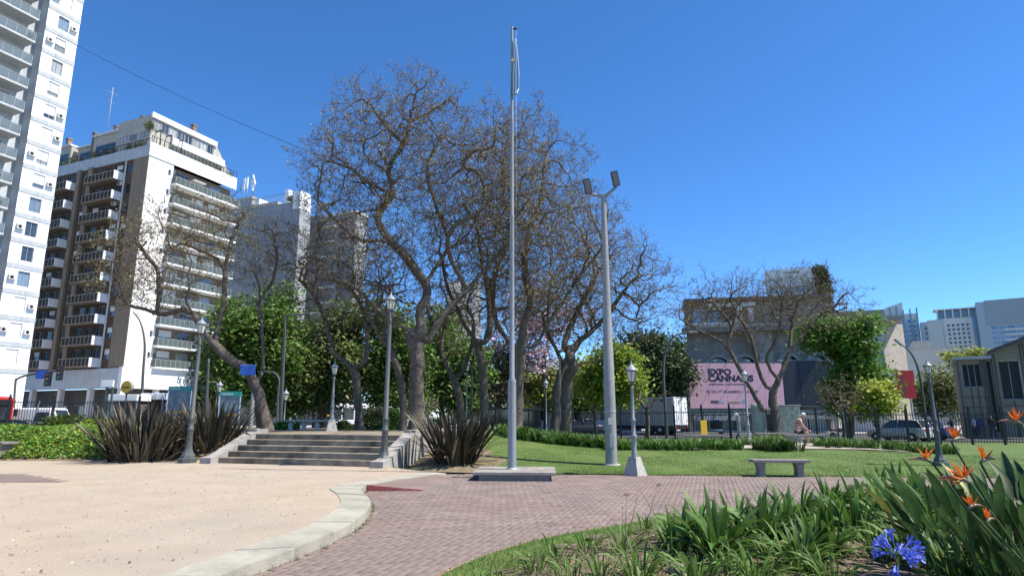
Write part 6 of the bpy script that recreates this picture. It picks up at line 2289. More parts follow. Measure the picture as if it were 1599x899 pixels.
for x, w, h, c in ((33, 12, 4, (0.12, 0.07, 0.11)), (45.5, 9, 4, (0.42, 0.45, 0.52)), (60, 20, 2, (0.30, 0.26, 0.16)), (83, 4, 5, (0.25, 0.4, 0.5)), (108, 4, 4, (0.05, 0.03, 0.06))):
    MB().box(x * sc_, (x + w) * sc_, -0.012, -0.003, 8 * sc_, (8 + h) * sc_).build('sponsor_mark', mat('sponsor_%d' % x, c, 0.7), bb)
# dark panels right of the pink poster
q0, q1 = at(1228, 633, YB), at(1302, 633, YB)
db = thing('billboard', 'blank dark navy billboard panels right of the pink poster', 'billboard', (q0.x, YB, q0.z))
nw = 3
wq = q1.x - q0.x
for i in range(nw):
    MB().box(wq * i / nw + 0.02, wq * (i + 1) / nw - 0.02, 0, 0.08, 0, BH + 0.1).build('panel', mat('navy_panel', (0.018, 0.022, 0.032), 0.5, 0.15, 0.8), db)
MB().box(-0.1, wq + 0.1, 0.09, 0.3, -0.1, BH + 0.15).build('frame', M_frame, db)

# shopfronts under the billboards
sh = thing('shopfront', 'low grey shopfront with glazed bays under the billboards', 'shop', (p00.x, 62.4, 0))
SL = q1.x - p00.x
MB().box(-0.2, SL + 0.3, 0.6, 3.0, 0, p00.z - 0.15).build('back_wall', M_darkwall, sh)
MB().box(-0.2, SL + 0.3, -0.5, 0.58, p00.z - 0.62, p00.z - 0.16).build('fascia', mat('teal_grey_fascia', (0.09, 0.12, 0.13), 0.6), sh)
MB().box(0.1, 4.6, -1.1, -0.52, p00.z - 1.15, p00.z - 0.72).build('awning', mat('grey_awning', (0.34, 0.34, 0.31), 0.8), sh)
MB().box(9.6, SL, -0.9, -0.52, p00.z - 1.0, p00.z - 0.66).build('awning', mat('grey_awning', (0.34, 0.34, 0.31), 0.8), sh)
text(sh, 'Feria de las Naciones  Buenos Aires', (4.2, -0.51, p00.z - 0.5), 0.34, M_white, 0.004)
for x in (1.4, 3.6, 5.8, 10.6, 12.8, 15.0):
    if x < SL - 0.8:
        window(sh, (x, 0.5, 0.25), 0, 2.0, 1.75, M_wframe, M_reflect, 1)
for x in (0.1, 4.75, 9.4, SL - 0.1):
    MB().box(x - 0.15, x + 0.15, -0.05, 0.55, 0, p00.z - 0.63).build('pillar', M_beige, sh)
MB().box(-0.1, SL, -0.02, 0.3, 0, 0.24).build('plinth', M_concrete, sh)

# red banner and white round-ended sign
r0, r1 = at(1396, 622, 64), at(1426, 578, 64)
rb = thing('banner', 'tall red poster with brown figure beside the green trees', 'banner', (r0.x, 64, r0.z))
MB().box(0, r1.x - r0.x, 0, 0.1, 0, r1.z - r0.z).build('poster', mat('red_poster', (0.36, 0.012, 0.018), 0.6, 0.1, 0.5), rb)
mb = MB()
pts = [(0.55, 0.1), (1.25, 0.1), (1.35, 0.9), (1.15, 1.5), (1.2, 2.0), (1.0, 2.5), (0.85, 2.5), (0.7, 2.0), (0.75, 1.5), (0.5, 0.9)]
mb._add([(x, -0.006, z) for x, z in pts], [tuple(range(len(pts)))])
mb.build('printed_figure', mat('poster_brown', (0.16, 0.05, 0.03), 0.6, 0.2, 3), rb)
MB().box(0.05, 0.15, 0.11, 0.25, -r0.z, r1.z - r0.z).build('post', M_frame, rb)
MB().box(1.7, 1.8, 0.11, 0.25, -r0.z, r1.z - r0.z).build('post', M_frame, rb)
w0, w1 = at(1364, 600, 63), at(1398, 580, 63)
wb = thing('billboard', 'pale grey sign with rounded end beside the red poster', 'sign', (w0.x, 63, w0.z))
mb = MB()
hh, ww = w1.z - w0.z, w1.x - w0.x
pts = [(0, 0), (ww - hh / 2, 0)] + [(ww - hh / 2 + hh / 2 * math.sin(q), hh / 2 - hh / 2 * math.cos(q)) for q in np.linspace(0.2, PI - 0.2, 9)] + [(ww - hh / 2, hh), (0, hh)]
n = len(pts)
mb._add([(x, 0, z) for x, z in pts] + [(x, 0.12, z) for x, z in pts], [tuple(range(n)), tuple(range(2 * n - 1, n - 1, -1))] + [((i + 1) % n, i, n + i, n + (i + 1) % n) for i in range(n)])
mb.build('board', mat('pale_sign', (0.46, 0.48, 0.52), 0.6, 0.1, 1), wb)
MB().box(ww - hh * 0.75, ww - hh * 0.25, -0.01, -0.003, hh * 0.42, hh * 0.58).build('mark', mat('sign_mark', (0.5, 0.16, 0.18), 0.6), wb)
MB().box(0.3, 0.45, 0.13, 0.3, -w0.z, hh).build('post', M_frame, wb)

# ---- brown station building at the right
YR = 52.0
a, b, c = at(1493, 562, YR), at(1545, 556, YR), at(1690, 500, YR - 6)
stn = thing('station_building', 'brown panelled station building with dark windows at the right edge', 'building', (a.x, YR, 0), R(-33))
wl = width_to(a, R(-33), 1545)
M_stn = mat('station_panel', (0.27, 0.225, 0.15), 0.85, 0.15, 0.6, 0.2, 5, streak=0.2)
M_pipe = mat('station_pipe', (0.12, 0.085, 0.085), 0.7, 0.2, 2)
hl = a.z
skin(stn, 'front_wall', M_stn, (0, 0, 0), (1, 0, 0), wl, hl, [(0.3, 1.55, hl - 2.2, hl - 0.35), (1.95, wl - 0.02, 0.4, hl - 0.2)], 0.4)
window(stn, (0.92, 0.35, hl - 2.2), 0, 1.25, 1.85, M_frame, M_dullglass, 2)
MB().box(1.95, wl, 0.38, 0.42, 0.4, hl - 0.2).build('dark_doorway', M_black, stn)
MB().box(-0.25, wl + 0.1, -0.4, 8, hl, hl + 0.22).build('roof', mat('pale_roof_sheet', (0.42, 0.42, 0.41), 0.5, 0.1, 0.8), stn)
mb = MB()
mb.quad((0, 9, 0), (0, 0, 0), (0, 0, hl), (0, 9, hl))
mb.build('side_wall', M_stn, stn)
for x in (0.05, 0.75, 1.2, 1.62, 1.78, 1.9):
    MB().tube([(x, -0.08, 0), (x, -0.08, hl - (2.25 if 0.3 < x < 1.55 else 0.1))], 0.035, 5).build('pipe', M_pipe, stn)
for z in (1.4, 2.3, 3.1):
    MB().box(0, 1.93, -0.04, -0.004, z, z + 0.06).build('panel_rail', M_pipe, stn)
RZS = R(-33)
pb_ = Vector((a.x + wl * math.cos(RZS), YR + wl * math.sin(RZS), 0))
hr0 = at(1545, 554, pb_.y).z
wr_ = width_to(a, RZS, 1690, 500)
hr1 = at(1690, 496, YR + wr_ * math.sin(RZS)).z
wr = wr_ - wl
Lr = wr
mb = MB()
# gable front: two openings cut by strips
hw = lambda s: hr0 + (hr1 - hr0) * s / Lr
segs = [(0, 0.5, None), (0.5, 1.85, (2.9, -0.7)), (1.85, 2.75, None), (2.75, 4.0, (3.5, -0.9)), (4.0, Lr, None)]
for s0, s1, hole in segs:
    z0_, z1_ = hw(s0), hw(s1)
    if hole is None:
        mb.quad((wl + s0, 0.02, 0), (wl + s1, 0.02, 0), (wl + s1, 0.02, z1_), (wl + s0, 0.02, z0_))
    else:
        mb.quad((wl + s0, 0.02, 0), (wl + s1, 0.02, 0), (wl + s1, 0.02, hole[0]), (wl + s0, 0.02, hole[0]))
        mb.quad((wl + s0, 0.02, z0_ + hole[1]), (wl + s1, 0.02, z0_ + hole[1]), (wl + s1, 0.02, z1_), (wl + s0, 0.02, z0_))
        wz = z0_ + hole[1] - hole[0]
        mb.quad((wl + s0, 0.02, hole[0]), (wl + s0, 0.4, hole[0]), (wl + s0, 0.4, hole[0] + wz), (wl + s0, 0.02, hole[0] + wz))
        mb.quad((wl + s0, 0.4, hole[0]), (wl + s0, 0.02, hole[0]), (wl + s1, 0.02, hole[0]), (wl + s1, 0.4, hole[0]))
        window(stn, (wl + (s0 + s1) / 2, 0.34, hole[0]), 0, s1 - s0, wz, M_frame, M_dullglass, 1)
mb.build('gable_wall', M_stn, stn)
mb = MB()
mb._add([(wl - 0.1, -0.4, hr0), (wl + Lr, -0.4, hr1), (wl + Lr, 10, hr1), (wl - 0.1, 10, hr0), (wl - 0.1, -0.4, hr0 + 0.3), (wl + Lr, -0.4, hr1 + 0.3), (wl + Lr, 10, hr1 + 0.3), (wl - 0.1, 10, hr0 + 0.3)],
        [(3, 2, 1, 0), (4, 5, 6, 7), (0, 1, 5, 4), (1, 2, 6, 5), (2, 3, 7, 6), (3, 0, 4, 7)])
mb.build('gable_roof', mat('dark_roof', (0.09, 0.075, 0.065), 0.7, 0.2, 0.8), stn)
for x in (0.1, 0.3, 2.0, 2.2, 2.6, 4.1, 1.2):
    MB().tube([(wl + x, -0.06, 0), (wl + x, -0.06, (2.85 if 0.5 < x < 1.85 else hw(x) - 0.1))], 0.035, 5).build('pipe', M_pipe, stn)
for z in (1.4, 2.4):
    MB().box(wl, wl + Lr, -0.035, 0.01, z, z + 0.06).build('panel_rail', M_pipe, stn)
sheetm = MB()
for i in range(14):
    sheetm.box(wl + 2.9 + i * 0.35, wl + 2.9 + i * 0.35 + 0.33, -0.35 + 0.03 * (i % 2), -0.28, 1.2, 3.4)
sheetm.build('corrugated_screen', mat('grey_sheet', (0.27, 0.28, 0.30), 0.55, 0.08, 1), stn)
# ------------------------------------------------------------------ fences
def fence(label, A, Bp, h, post_gap, zf, seed, bar_gap=0.14):
    A, Bp = Vector(A), Vector(Bp)
    L_ = (Bp - A).length
    d = (Bp - A) / L_
    t = thing('iron_fence', label, 'fence', (A.x, A.y, 0), math.atan2(d.y, d.x), 'black iron park fences')
    n = max(1, int(L_ / post_gap))
    bars, rails = MB(), MB()
    pm = MB().box(-0.055, 0.055, -0.055, 0.055, -0.3, h + 0.22)
    pm.lathe([(0.02, h + 0.22), (0.07, h + 0.27), (0.02, h + 0.34)], 6)
    pme = pm.mesh('post', M_iron)
    for i in range(n + 1):
        s_ = L_ * i / n
        w = A + d * s_
        link('post', pme, t, (s_, 0, zf(w.x, w.y)))
    for i in range(int(L_ / bar_gap)):
        s_ = (i + 0.5) * bar_gap
        w = A + d * s_
        z = zf(w.x, w.y)
        bars.box(s_ - 0.011, s_ + 0.011, -0.011, 0.011, z + 0.08, z + h)
    for i in range(n):
        s0, s1 = L_ * i / n + 0.056, L_ * (i + 1) / n - 0.056
        z = zf(*(A + d * (s0 + s1) / 2)[:2])
        for zz in (0.14, h - 0.16):
            MB().box(s0, s1, -0.022, 0.022, z + zz, z + zz + 0.045).build('rail', M_iron, t)
    tag(bars.build('bars', M_iron, t), kind='stuff')


zt0 = lambda x, y: tz(x, y)
a, b = at(928, 650, 39), at(1720, 650, 34)
fence('black iron fence between lawn and street on the right', (a.x, a.y, 0), (b.x, b.y, 0), 1.75, 1.55, zt0, 1)
a, b = at(-60, 650, 37), at(215, 650, 39)
fence('black iron fence along the street at the far left', (a.x, a.y, 0), (b.x, b.y, 0), 2.0, 1.9, lambda x, y: 0.55, 2)

# ------------------------------------------------------------------ vehicles
M_tail = mat('tail_light', (0.35, 0.01, 0.015), 0.25, 0.1, 5)
M_carglass = mat('car_glass', (0.025, 0.032, 0.04), 0.08, 0.1, 2, spec=0.8)
M_plate = mat('number_plate', (0.55, 0.55, 0.52), 0.5, 0.05, 5)


def wheel(parent, x, y, r=0.31, w=0.2):
    m = MB()
    m.lathe([(r * 0.62, -w / 2), (r * 0.95, -w / 2), (r, -w / 2 + 0.03), (r, w / 2 - 0.03), (r * 0.95, w / 2), (r * 0.62, w / 2)], 18)
    for i, v in enumerate(m.v):
        m.v[i] = (v[0], v[2], v[1])
    o = m.build('wheel', M_rubber, parent, (x, y, r))
    h = MB()
    h.lathe([(0.02, -w / 2 - 0.004), (r * 0.3, -w / 2 - 0.006), (r * 0.6, -w / 2 + 0.02), (r * 0.62, 0), (r * 0.6, w / 2 - 0.02), (r * 0.3, w / 2 + 0.006), (0.02, w / 2 + 0.004)], 14)
    for i, v in enumerate(h.v):
        h.v[i] = (v[0], v[2], v[1])
    h.build('rim', M_chrome, o)


def car(label, loc, rz, paint, L=4.0, Wd=1.68, H=1.45, hatch=True):
    """Front towards +x."""
    t = thing('parked_car', label, 'car', loc, rz, 'cars on the street')
    # sections along x: (x, half width at sill, half width at belt, z sill, z belt)
    k = L / 4.0
    prof = [(-2.0, 0.40, 0.85), (-1.93, 0.28, 0.95), (-1.2, 0.22, 0.96), (0.0, 0.2, 0.93), (0.85, 0.2, 0.90), (1.4, 0.22, 0.84), (1.85, 0.26, 0.70), (2.0, 0.36, 0.58)]
    mb = MB()
    rings = []
    for i, (x, z0, z1) in enumerate(prof):
        e = 0.86 if i in (0, len(prof) - 1) else (0.95 if i in (1, len(prof) - 2) else 1.0)
        hw = Wd / 2 * e
        rings.append([(x * k, -hw * 0.94, z0), (x * k, -hw, z0 + (z1 - z0) * 0.35), (x * k, -hw * 0.985, z1 - 0.05), (x * k, -hw * 0.9, z1), (x * k, hw * 0.9, z1), (x * k, hw * 0.985, z1 - 0.05), (x * k, hw, z0 + (z1 - z0) * 0.35), (x * k, hw * 0.94, z0)])
    v = [p for r_ in rings for p in r_]
    f = []
    for i in range(len(rings) - 1):
        for j in range(8):
            f.append((i * 8 + j, i * 8 + (j + 1) % 8, (i + 1) * 8 + (j + 1) % 8, (i + 1) * 8 + j))
    f.append(tuple(range(7, -1, -1)))
    f.append(tuple((len(rings) - 1) * 8 + j for j in range(8)))
    mb._add(v, f, True)
    mb.build('body', paint, t)
    # greenhouse
    bx0 = -1.9 if hatch else -1.35
    gl = [(bx0 * k, 0.93, 0.88), ((bx0 + 0.35) * k, H - 0.03, 0.70), (-0.3 * k, H, 0.72), (0.35 * k, H - 0.05, 0.70), (1.05 * k, 0.90, 0.85)]
    m = MB()
    vv = []
    for x, z, e in gl:
        hw = Wd / 2 * e
        vv += [(x, -hw, z), (x, hw, z)]
    belt = [(bx0 * k, -Wd / 2 * .9, 0.9), (1.05 * k, -Wd / 2 * .87, 0.88)]
    n = len(gl)
    fs = [(2 * i, 2 * i + 1, 2 * i + 3, 2 * i + 2) for i in range(n - 1)]
    fs.append(tuple(2 * i for i in range(n)))
    fs.append(tuple(2 * i + 1 for i in range(n - 1, -1, -1)))
    m._add(vv, fs, False)
    m.build('cabin_glass', M_carglass, t)
    rf = MB()
    hw = Wd / 2 * 0.715
    rf._add([((bx0 + 0.33) * k, -hw, H - 0.02), ((bx0 + 0.33) * k, hw, H - 0.02), (-0.3 * k, hw * 1.02, H + 0.02), (-0.3 * k, -hw * 1.02, H + 0.02), (0.38 * k, hw, H - 0.04), (0.38 * k, -hw, H - 0.04)], [(1, 0, 3, 2), (2, 3, 5, 4)], True)
    for sy in (-1, 1):
        for (x0, z0, e0), (x1, z1, e1) in ((gl[0], gl[1]), (gl[3], gl[4])):
            rf.tube([(x0, sy * Wd / 2 * e0, z0), (x1, sy * Wd / 2 * e1, z1)], 0.04, 5)
        rf.tube([(-0.25 * k, sy * Wd / 2 * 0.9, 0.92), (-0.3 * k, sy * Wd / 2 * 0.73, H)], 0.035, 5)
        rf.tube([(gl[1][0], sy * Wd / 2 * 0.71, H - 0.02), (-0.3 * k, sy * Wd / 2 * 0.73, H + 0.01), (gl[3][0], sy * Wd / 2 * 0.71, H - 0.04)], 0.035, 5)
    rf.build('roof', paint, t)
    for sx in (-1.22, 1.28):
        for sy in (-1, 1):
            wheel(t, sx * k, sy * (Wd / 2 - 0.1))
    for sy in (-1, 1):
        MB().bbox(-2.0 * k - 0.02, -1.88 * k, sy * Wd / 2 * 0.68 - 0.14, sy * Wd / 2 * 0.68 + 0.14, 0.66, 0.86, 0.02).build('tail_light', M_tail, t)
        MB().bbox(1.86 * k, 1.99 * k, sy * Wd / 2 * 0.66 - 0.15, sy * Wd / 2 * 0.66 + 0.15, 0.52, 0.66, 0.02).build('headlight', M_lampglass, t)
        MB().bbox(0.75 * k, 0.9 * k, sy * (Wd / 2 + 0.08) - 0.07, sy * (Wd / 2 + 0.08) + 0.07, 0.92, 1.03, 0.02).build('mirror', paint, t)
    MB().box(-2.02 * k - 0.012, -1.98 * k, -0.26, 0.26, 0.52, 0.66).build('number_plate', M_plate, t)
    MB().bbox(-2.06 * k, -1.9 * k, -Wd / 2 * 0.86, Wd / 2 * 0.86, 0.3, 0.5, 0.03).build('bumper', paint, t)
    return t


def on_road(px, Y):
    p = at(px, 650, Y)
    return (p.x, Y, -0.088)


P_silver = mat('silver_paint', (0.42, 0.41, 0.39), 0.3, 0.05, 2, metal=0.3)
P_navy = mat('navy_paint', (0.03, 0.05, 0.12), 0.25, 0.05, 2)
P_black = mat('dark_paint', (0.03, 0.03, 0.035), 0.3, 0.05, 2)
P_white = mat('white_car_paint', (0.6, 0.6, 0.6), 0.3, 0.05, 2)
car('silver hatchback seen from behind, through the right fence', on_road(1402, 45.5), R(122), P_silver, 3.9)
car('dark blue car in front of the silver hatchback', on_road(1432, 48.5), R(124), P_navy, 4.2, hatch=False)
car('dark car behind the far left fence', on_road(38, 45), R(8), P_black, 4.1)
car('dark car far behind the flagpole', on_road(905, 58), R(175), P_black, 4.2, hatch=False)
car('small white car under the trees behind the terrace shrubs', on_road(665, 60), R(178), P_white, 4.0)


def bus(label, loc, rz, body_m, L=10.5, Wd=2.5, H=3.05, stripe=None, sign=None, roof_m=None):
    """Front towards +x; windows, doors and lamps are parts."""
    t = thing('city_bus', label, 'bus', loc, rz, 'city buses')
    MB().bbox(-L / 2, L / 2, -Wd / 2, Wd / 2, 0.32, 1.35, 0.10).build('lower_body', body_m, t)
    MB().bbox(-L / 2 + 0.02, L / 2 - 0.06, -Wd / 2 + 0.04, Wd / 2 - 0.04, 1.3, 2.62, 0.06).build('glazed_body', M_carglass, t)
    MB().bbox(-L / 2, L / 2 - 0.08, -Wd / 2, Wd / 2, 2.55, H, 0.14).build('roof', roof_m or body_m, t)
    if stripe:
        MB().box(-L / 2 + 0.3, L / 2 - 0.5, -Wd / 2 - 0.006, -Wd / 2 - 0.002, 0.62, 1.05).build('stripe', stripe, t)
        MB().box(L / 2 + 0.002, L / 2 + 0.008, -Wd / 2 + 0.2, Wd / 2 - 0.2, 0.62, 1.0).build('stripe', stripe, t)
    for i in range(6):
        x = -L / 2 + 0.9 + i * (L - 1.6) / 5.5
        for sy in (-1, 1):
            MB().box(x - 0.06, x + 0.06, sy * Wd / 2 - 0.05, sy * Wd / 2 + 0.008, 1.32, 2.6).build('window_pillar', body_m, t)
    for sy in (-1, 1):
        MB().bbox(L / 2 - 0.16, L / 2 + 0.012, sy * (Wd / 2 - 0.08) - 0.07, sy * (Wd / 2 - 0.08) + 0.07, 1.2, 2.9, 0.03).build('front_pillar', body_m, t)
        MB().bbox(L / 2 - 0.05, L / 2 + 0.03, sy * Wd / 2 * 0.72 - 0.2, sy * Wd / 2 * 0.72 + 0.2, 0.62, 0.82, 0.03).build('headlight', M_lampglass, t)
        MB().bbox(L / 2 + 0.05, L / 2 + 0.22, sy * (Wd / 2 + 0.1) - 0.09, sy * (Wd / 2 + 0.1) + 0.09, 1.7, 2.2, 0.03).build('mirror', M_black, t)
    sgn = MB()
    sgn.box(L / 2 - 0.04, L / 2 + 0.006, -Wd / 2 + 0.3, Wd / 2 - 0.3, 2.45, 2.85)
    so_ = sgn.build('destination_sign', sign or M_black, t)
    for x in (-L / 2 + 2.4, L / 2 - 2.2):
        for sy in (-1, 1):
            wheel(t, x, sy * (Wd / 2 - 0.14), 0.46, 0.26)
    return t


P_bus = mat('white_bus_paint', (0.62, 0.63, 0.66), 0.35, 0.05, 1)
bus('white and blue city bus behind the steps', on_road(566, 72), R(232), P_bus, stripe=mat('bus_blue', (0.03, 0.08, 0.45), 0.35), sign=mat('bus_sign_blue', (0.03, 0.10, 0.55), 0.4))
rb_ = bus('red city bus cut by the left frame edge', on_road(-98, 44.8), R(-6), M_red, L=9.0, stripe=M_white)
text(rb_, 'Buses', (2.6, -1.262, 2.62), 0.42, M_white, 0.006)
bus('distant white and red bus behind the lawn border', on_road(915, 64), R(180), P_bus, stripe=M_red)

# white van body behind the left fence
vn = thing('delivery_van', 'white panel van behind the far left fence', 'van', on_road(60, 47.5), R(4))
MB().bbox(-2.6, 1.4, -0.95, 0.95, 0.4, 2.3, 0.12).build('box_body', M_white, vn)
mb = MB()
mb._add([(1.38, -0.92, 0.4), (2.5, -0.86, 0.4), (2.5, -0.86, 1.05), (1.95, -0.82, 1.3), (1.5, -0.8, 2.2), (1.38, -0.9, 2.25), (1.38, 0.92, 0.4), (2.5, 0.86, 0.4), (2.5, 0.86, 1.05), (1.95, 0.82, 1.3), (1.5, 0.8, 2.2), (1.38, 0.9, 2.25)],
        [(0, 1, 2, 3, 4, 5), (11, 10, 9, 8, 7, 6), (1, 7, 8, 2), (2, 8, 9, 3), (3, 9, 10, 4), (4, 10, 11, 5)])
mb.build('cab', M_white, vn)
mb = MB()
mb.quad((1.965, -0.74, 1.32), (1.965, 0.74, 1.32), (1.53, 0.7, 2.16), (1.53, -0.7, 2.16))
mb.build('windscreen', M_carglass, vn)
MB().box(0.35, 1.3, -0.962, -0.951, 1.35, 2.0).build('side_window', M_carglass, vn)
for x in (-1.7, 1.7):
    for sy in (-1, 1):
        wheel(vn, x, sy * 0.85, 0.34, 0.22)

# box truck
pA = at(1052, 650, 58)
tk = thing('box_truck', 'white box truck parked before the evergreen, doors in sunlight', 'truck', (pA.x, 58, -0.088), R(-45))
TL = 7.4
M_tside = mat('truck_side', (0.40, 0.37, 0.32), 0.6, 0.08, 0.6, streak=0.15)
MB().bbox(-TL, 0, -1.2 + 1.2, 2.4, 0.85, 3.35, 0.03).build('cargo_box', M_tside, tk)
MB().box(-TL - 0.03, 0.03, -0.03, 2.43, 3.352, 3.42).build('roof_rail', M_white, tk)
for k in range(2):
    d_ = MB()
    d_.bbox(0.004, 0.06, 0.06 + 1.16 * k, 1.16 + 1.16 * k, 0.95, 3.28, 0.012)
    do = d_.build('rear_door', M_white, tk)
    hd = MB()
    for z in (1.3, 2.1, 2.9):
        hd.box(0.061, 0.09, 0.08 + 1.16 * k + (0 if k == 0 else 0.92), 0.22 + 1.16 * k + (0 if k == 0 else 0.92), z, z + 0.08)
    hd.tube([(0.08, 1.0 + 0.32 * k, 1.0), (0.08, 1.0 + 0.32 * k, 3.2)], 0.02, 5)
    hd.build('hinge', M_rail, do)
MB().box(-TL, 0, 0.2, 2.2, 0.55, 0.84).build('chassis', M_black, tk)
for k in range(9):
    MB().box(-TL + 0.3 + k * 0.93, -TL + 0.34 + k * 0.93, -0.014, -0.002, 0.95, 3.25).build('side_seam', M_frame, tk)
for sy in (0.2, 2.2):
    MB().bbox(-0.02, 0.06, sy - 0.14, sy + 0.14, 0.62, 0.8, 0.01).build('tail_light', M_tail, tk)
MB().bbox(-TL - 2.1, -TL - 0.15, 0.1, 2.3, 0.5, 2.6, 0.18).build('cab', M_white, tk)
MB().box(-TL - 1.7, -TL - 0.7, 0.085, 0.096, 1.6, 2.3).build('cab_window', M_carglass, tk)
for x in (-1.6, -2.7, -TL - 1.0):
    for y in (0.25, 2.15):
        wheel(tk, x, y, 0.48, 0.3)

# motorcycle at the right shops
mo = thing('motorcycle', 'dark motorcycle parked beyond the right fence', 'motorcycle', on_road(1309, 46), R(20))
for x in (-0.65, 0.65):
    m = MB()
    m.lathe([(0.2, -0.05), (0.28, -0.05), (0.3, 0), (0.28, 0.05), (0.2, 0.05)], 16)
    m.v = [(v[0], v[2], v[1]) for v in m.v]
    m.build('wheel', M_rubber, mo, (x, 0, 0.3))
m = MB()
m.tube([(-0.65, 0.07, 0.3), (-0.1, 0.05, 0.45), (0.35, 0.03, 0.75), (0.5, 0.0, 0.9)], 0.035, 5)
m.tube([(0.65, 0.06, 0.3), (0.42, 0.03, 1.0)], 0.03, 5)
m.tube([(0.42, -0.35, 1.05), (0.42, 0.35, 1.05)], 0.018, 5)
m.build('frame', M_chrome, mo)
MB().bbox(-0.15, 0.38, -0.14, 0.14, 0.62, 0.88, 0.06).build('fuel_tank', P_black, mo)
MB().bbox(-0.75, -0.12, -0.13, 0.13, 0.68, 0.8, 0.04).build('seat', M_black, mo)
MB().bbox(-0.2, 0.25, -0.12, 0.12, 0.28, 0.58, 0.05).build('engine', M_rail, mo)

# ------------------------------------------------------------------ street posts, signs, shelters
def arm_lamp(label, px, Y, pts, r=0.07, head=True, zb=0.0, group='curved-arm street lamps'):
    b = at(px, 650, Y)
    t = thing('road_lamp', label, 'street lamp', (b.x, Y, zb), 0, group)
    P = []
    for q in pts:
        w = at(q[0], q[1], Y)
        P.append((w.x - b.x, 0, max(0, w.z - zb)))
    P[0] = (P[0][0], 0, 0)
    n = len(P)
    MB().tube(resample(np.array(P), n * 4), [r * (1 - 0.6 * i / (n * 4 - 1)) for i in range(n * 4)], 7).build('pole', M_lamp, t)
    if head:
        e, e0 = Vector(P[-1]), Vector(P[-2])
        d = (e - e0).normalized()
        hM = MB()
        hM.bbox(-0.05, 0.55, -0.12, 0.12, -0.05, 0.07, 0.03)
        o = hM.build('lamp_head', mat('lamp_head_paint', (0.42, 0.43, 0.43), 0.5, 0.1, 4), t, e)
        o.rotation_euler = (0, -math.atan2(d.z, d.x), 0)
    return t


arm_lamp('tall curved street lamp before the evergreen and truck', 1041, 41, [(1041, 676), (1039, 640), (1036, 590), (1037, 560), (1042, 540), (1053, 525), (1066, 520), (1076, 519)], 0.11)
arm_lamp('curved street lamp behind the truck, arm to the left', 1045, 66, [(1045, 650), (1043, 610), (1039, 580), (1031, 565), (1018, 556), (1003, 553)], 0.09)
arm_lamp('slender curved street lamp in front of the beige wall', 1449, 41, [(1450, 676), (1444, 640), (1437, 590), (1430, 565), (1420, 548), (1408, 538)], 0.10)
arm_lamp('curved street lamp in front of the white apartment corner', 222, 55, [(222, 660), (223, 590), (226, 545), (224, 520), (218, 500), (208, 487)], 0.13, head=False)
arm_lamp('tall grey post with one arm to the right, above the terrace', 438, 36, [(437, 672), (440, 620), (443, 560), (445, 520), (446, 495), (455, 492), (485, 490)], 0.11, zb=0.6)
arm_lamp('low bent grey post with arm towards the blue sign', 433, 38, [(433, 668), (434, 620), (436, 595), (430, 583), (418, 580), (402, 580)], 0.08, head=False, zb=0.5)
arm_lamp('bare metal post left of the leaning trunk', 323, 33, [(320, 690), (323, 620), (326, 560)], 0.12, head=False, zb=0.9)
for px, y0, y1, Y, lb, r in ((875, 555, 662, 40, 'thin pale pole right of the flagpole', 0.07), (894, 590, 660, 46, 'thin dark pole near the distant bus', 0.09), (736, 565, 660, 40, 'thin dark pole by the forked bare tree', 0.08), (392, 612, 668, 36, 'short grey bollard post behind the steps', 0.13)):
    b = at(px, 655, Y)
    z0 = tz(b.x, Y)
    t = thing('utility_pole', lb, 'pole', (b.x, Y, z0), 0, 'street poles')
    hh = at(px, y0, Y).z - z0
    MB().lathe([(r, -0.05), (r * 0.9, hh * 0.7), (r * 0.75, hh)], 10).build('pole', M_lamp if 'dark' in lb else M_galv, t)
    MB().lathe([(r * 1.1, hh), (r * 1.2, hh + 0.06), (r * 0.3, hh + 0.12)], 10).build('cap', M_lamp, t)

# mast-arm traffic lights at the left
b = at(24, 650, 52)
t = thing('traffic_light', 'dark mast-arm traffic light over the street at the left', 'traffic light', (b.x, 52, -0.05))
pts = [(24, 640), (24, 600), (28, 590), (45, 584), (70, 580), (95, 577)]
P = [(at(q[0], q[1], 52).x - b.x, 0, max(0, at(q[0], q[1], 52).z)) for q in pts]
P[0] = (0, 0, 0)
MB().tube(resample(np.array(P), 20), 0.08, 6).build('mast_arm', M_lamp, t)
e = P[-1]
for dx, dz_ in ((0.0, -0.15), (-0.9, -1.35)):
    hb = MB().bbox(e[0] - 0.2 + dx, e[0] + 0.2 + dx, -0.2, 0.12, e[2] - 0.75 + dz_ * 0.4, e[2] + 0.4 + dz_ * 0.4, 0.04).build('signal_head', M_iron, t)
    for k in range(3):
        l = MB()
        l.lathe([(0.11, 0), (0.11, 0.02)], 10)
        lo_ = l.build('lens', mat('signal_lens_%d' % k, ((0.2, 0.02, 0.02), (0.25, 0.14, 0.01), (0.02, 0.16, 0.06))[k], 0.3), hb, (e[0] + dx, -0.205, e[2] + 0.2 + dz_ * 0.4 - 0.36 * k))
        lo_.rotation_euler = (R(90), 0, 0)
sgp = at(66, 582, 51.9)
MB().box(sgp.x - b.x - 0.5, sgp.x - b.x + 0.5, -0.12, -0.08, at(66, 590, 51.9).z, at(66, 577, 51.9).z).build('street_name_board', M_blue, t)

# blue sign on the leaning tree side
p = at(387, 578, 26.0)
t = thing('blue_sign', 'blank bright blue sign board beside the leaning trunk', 'sign', p, R(8))
MB().bbox(-0.3, 0.3, -0.02, 0.02, -0.2, 0.22, 0.01).build('board', M_blue, t)
MB().box(-0.32, 0.32, 0.021, 0.04, 0.19, 0.24).build('bracket', M_rail, t)
MB().tube([(0.0, 0.04, 0.1), (0.05, 0.5, 0.06)], 0.02, 5).build('bracket', M_rail, t)

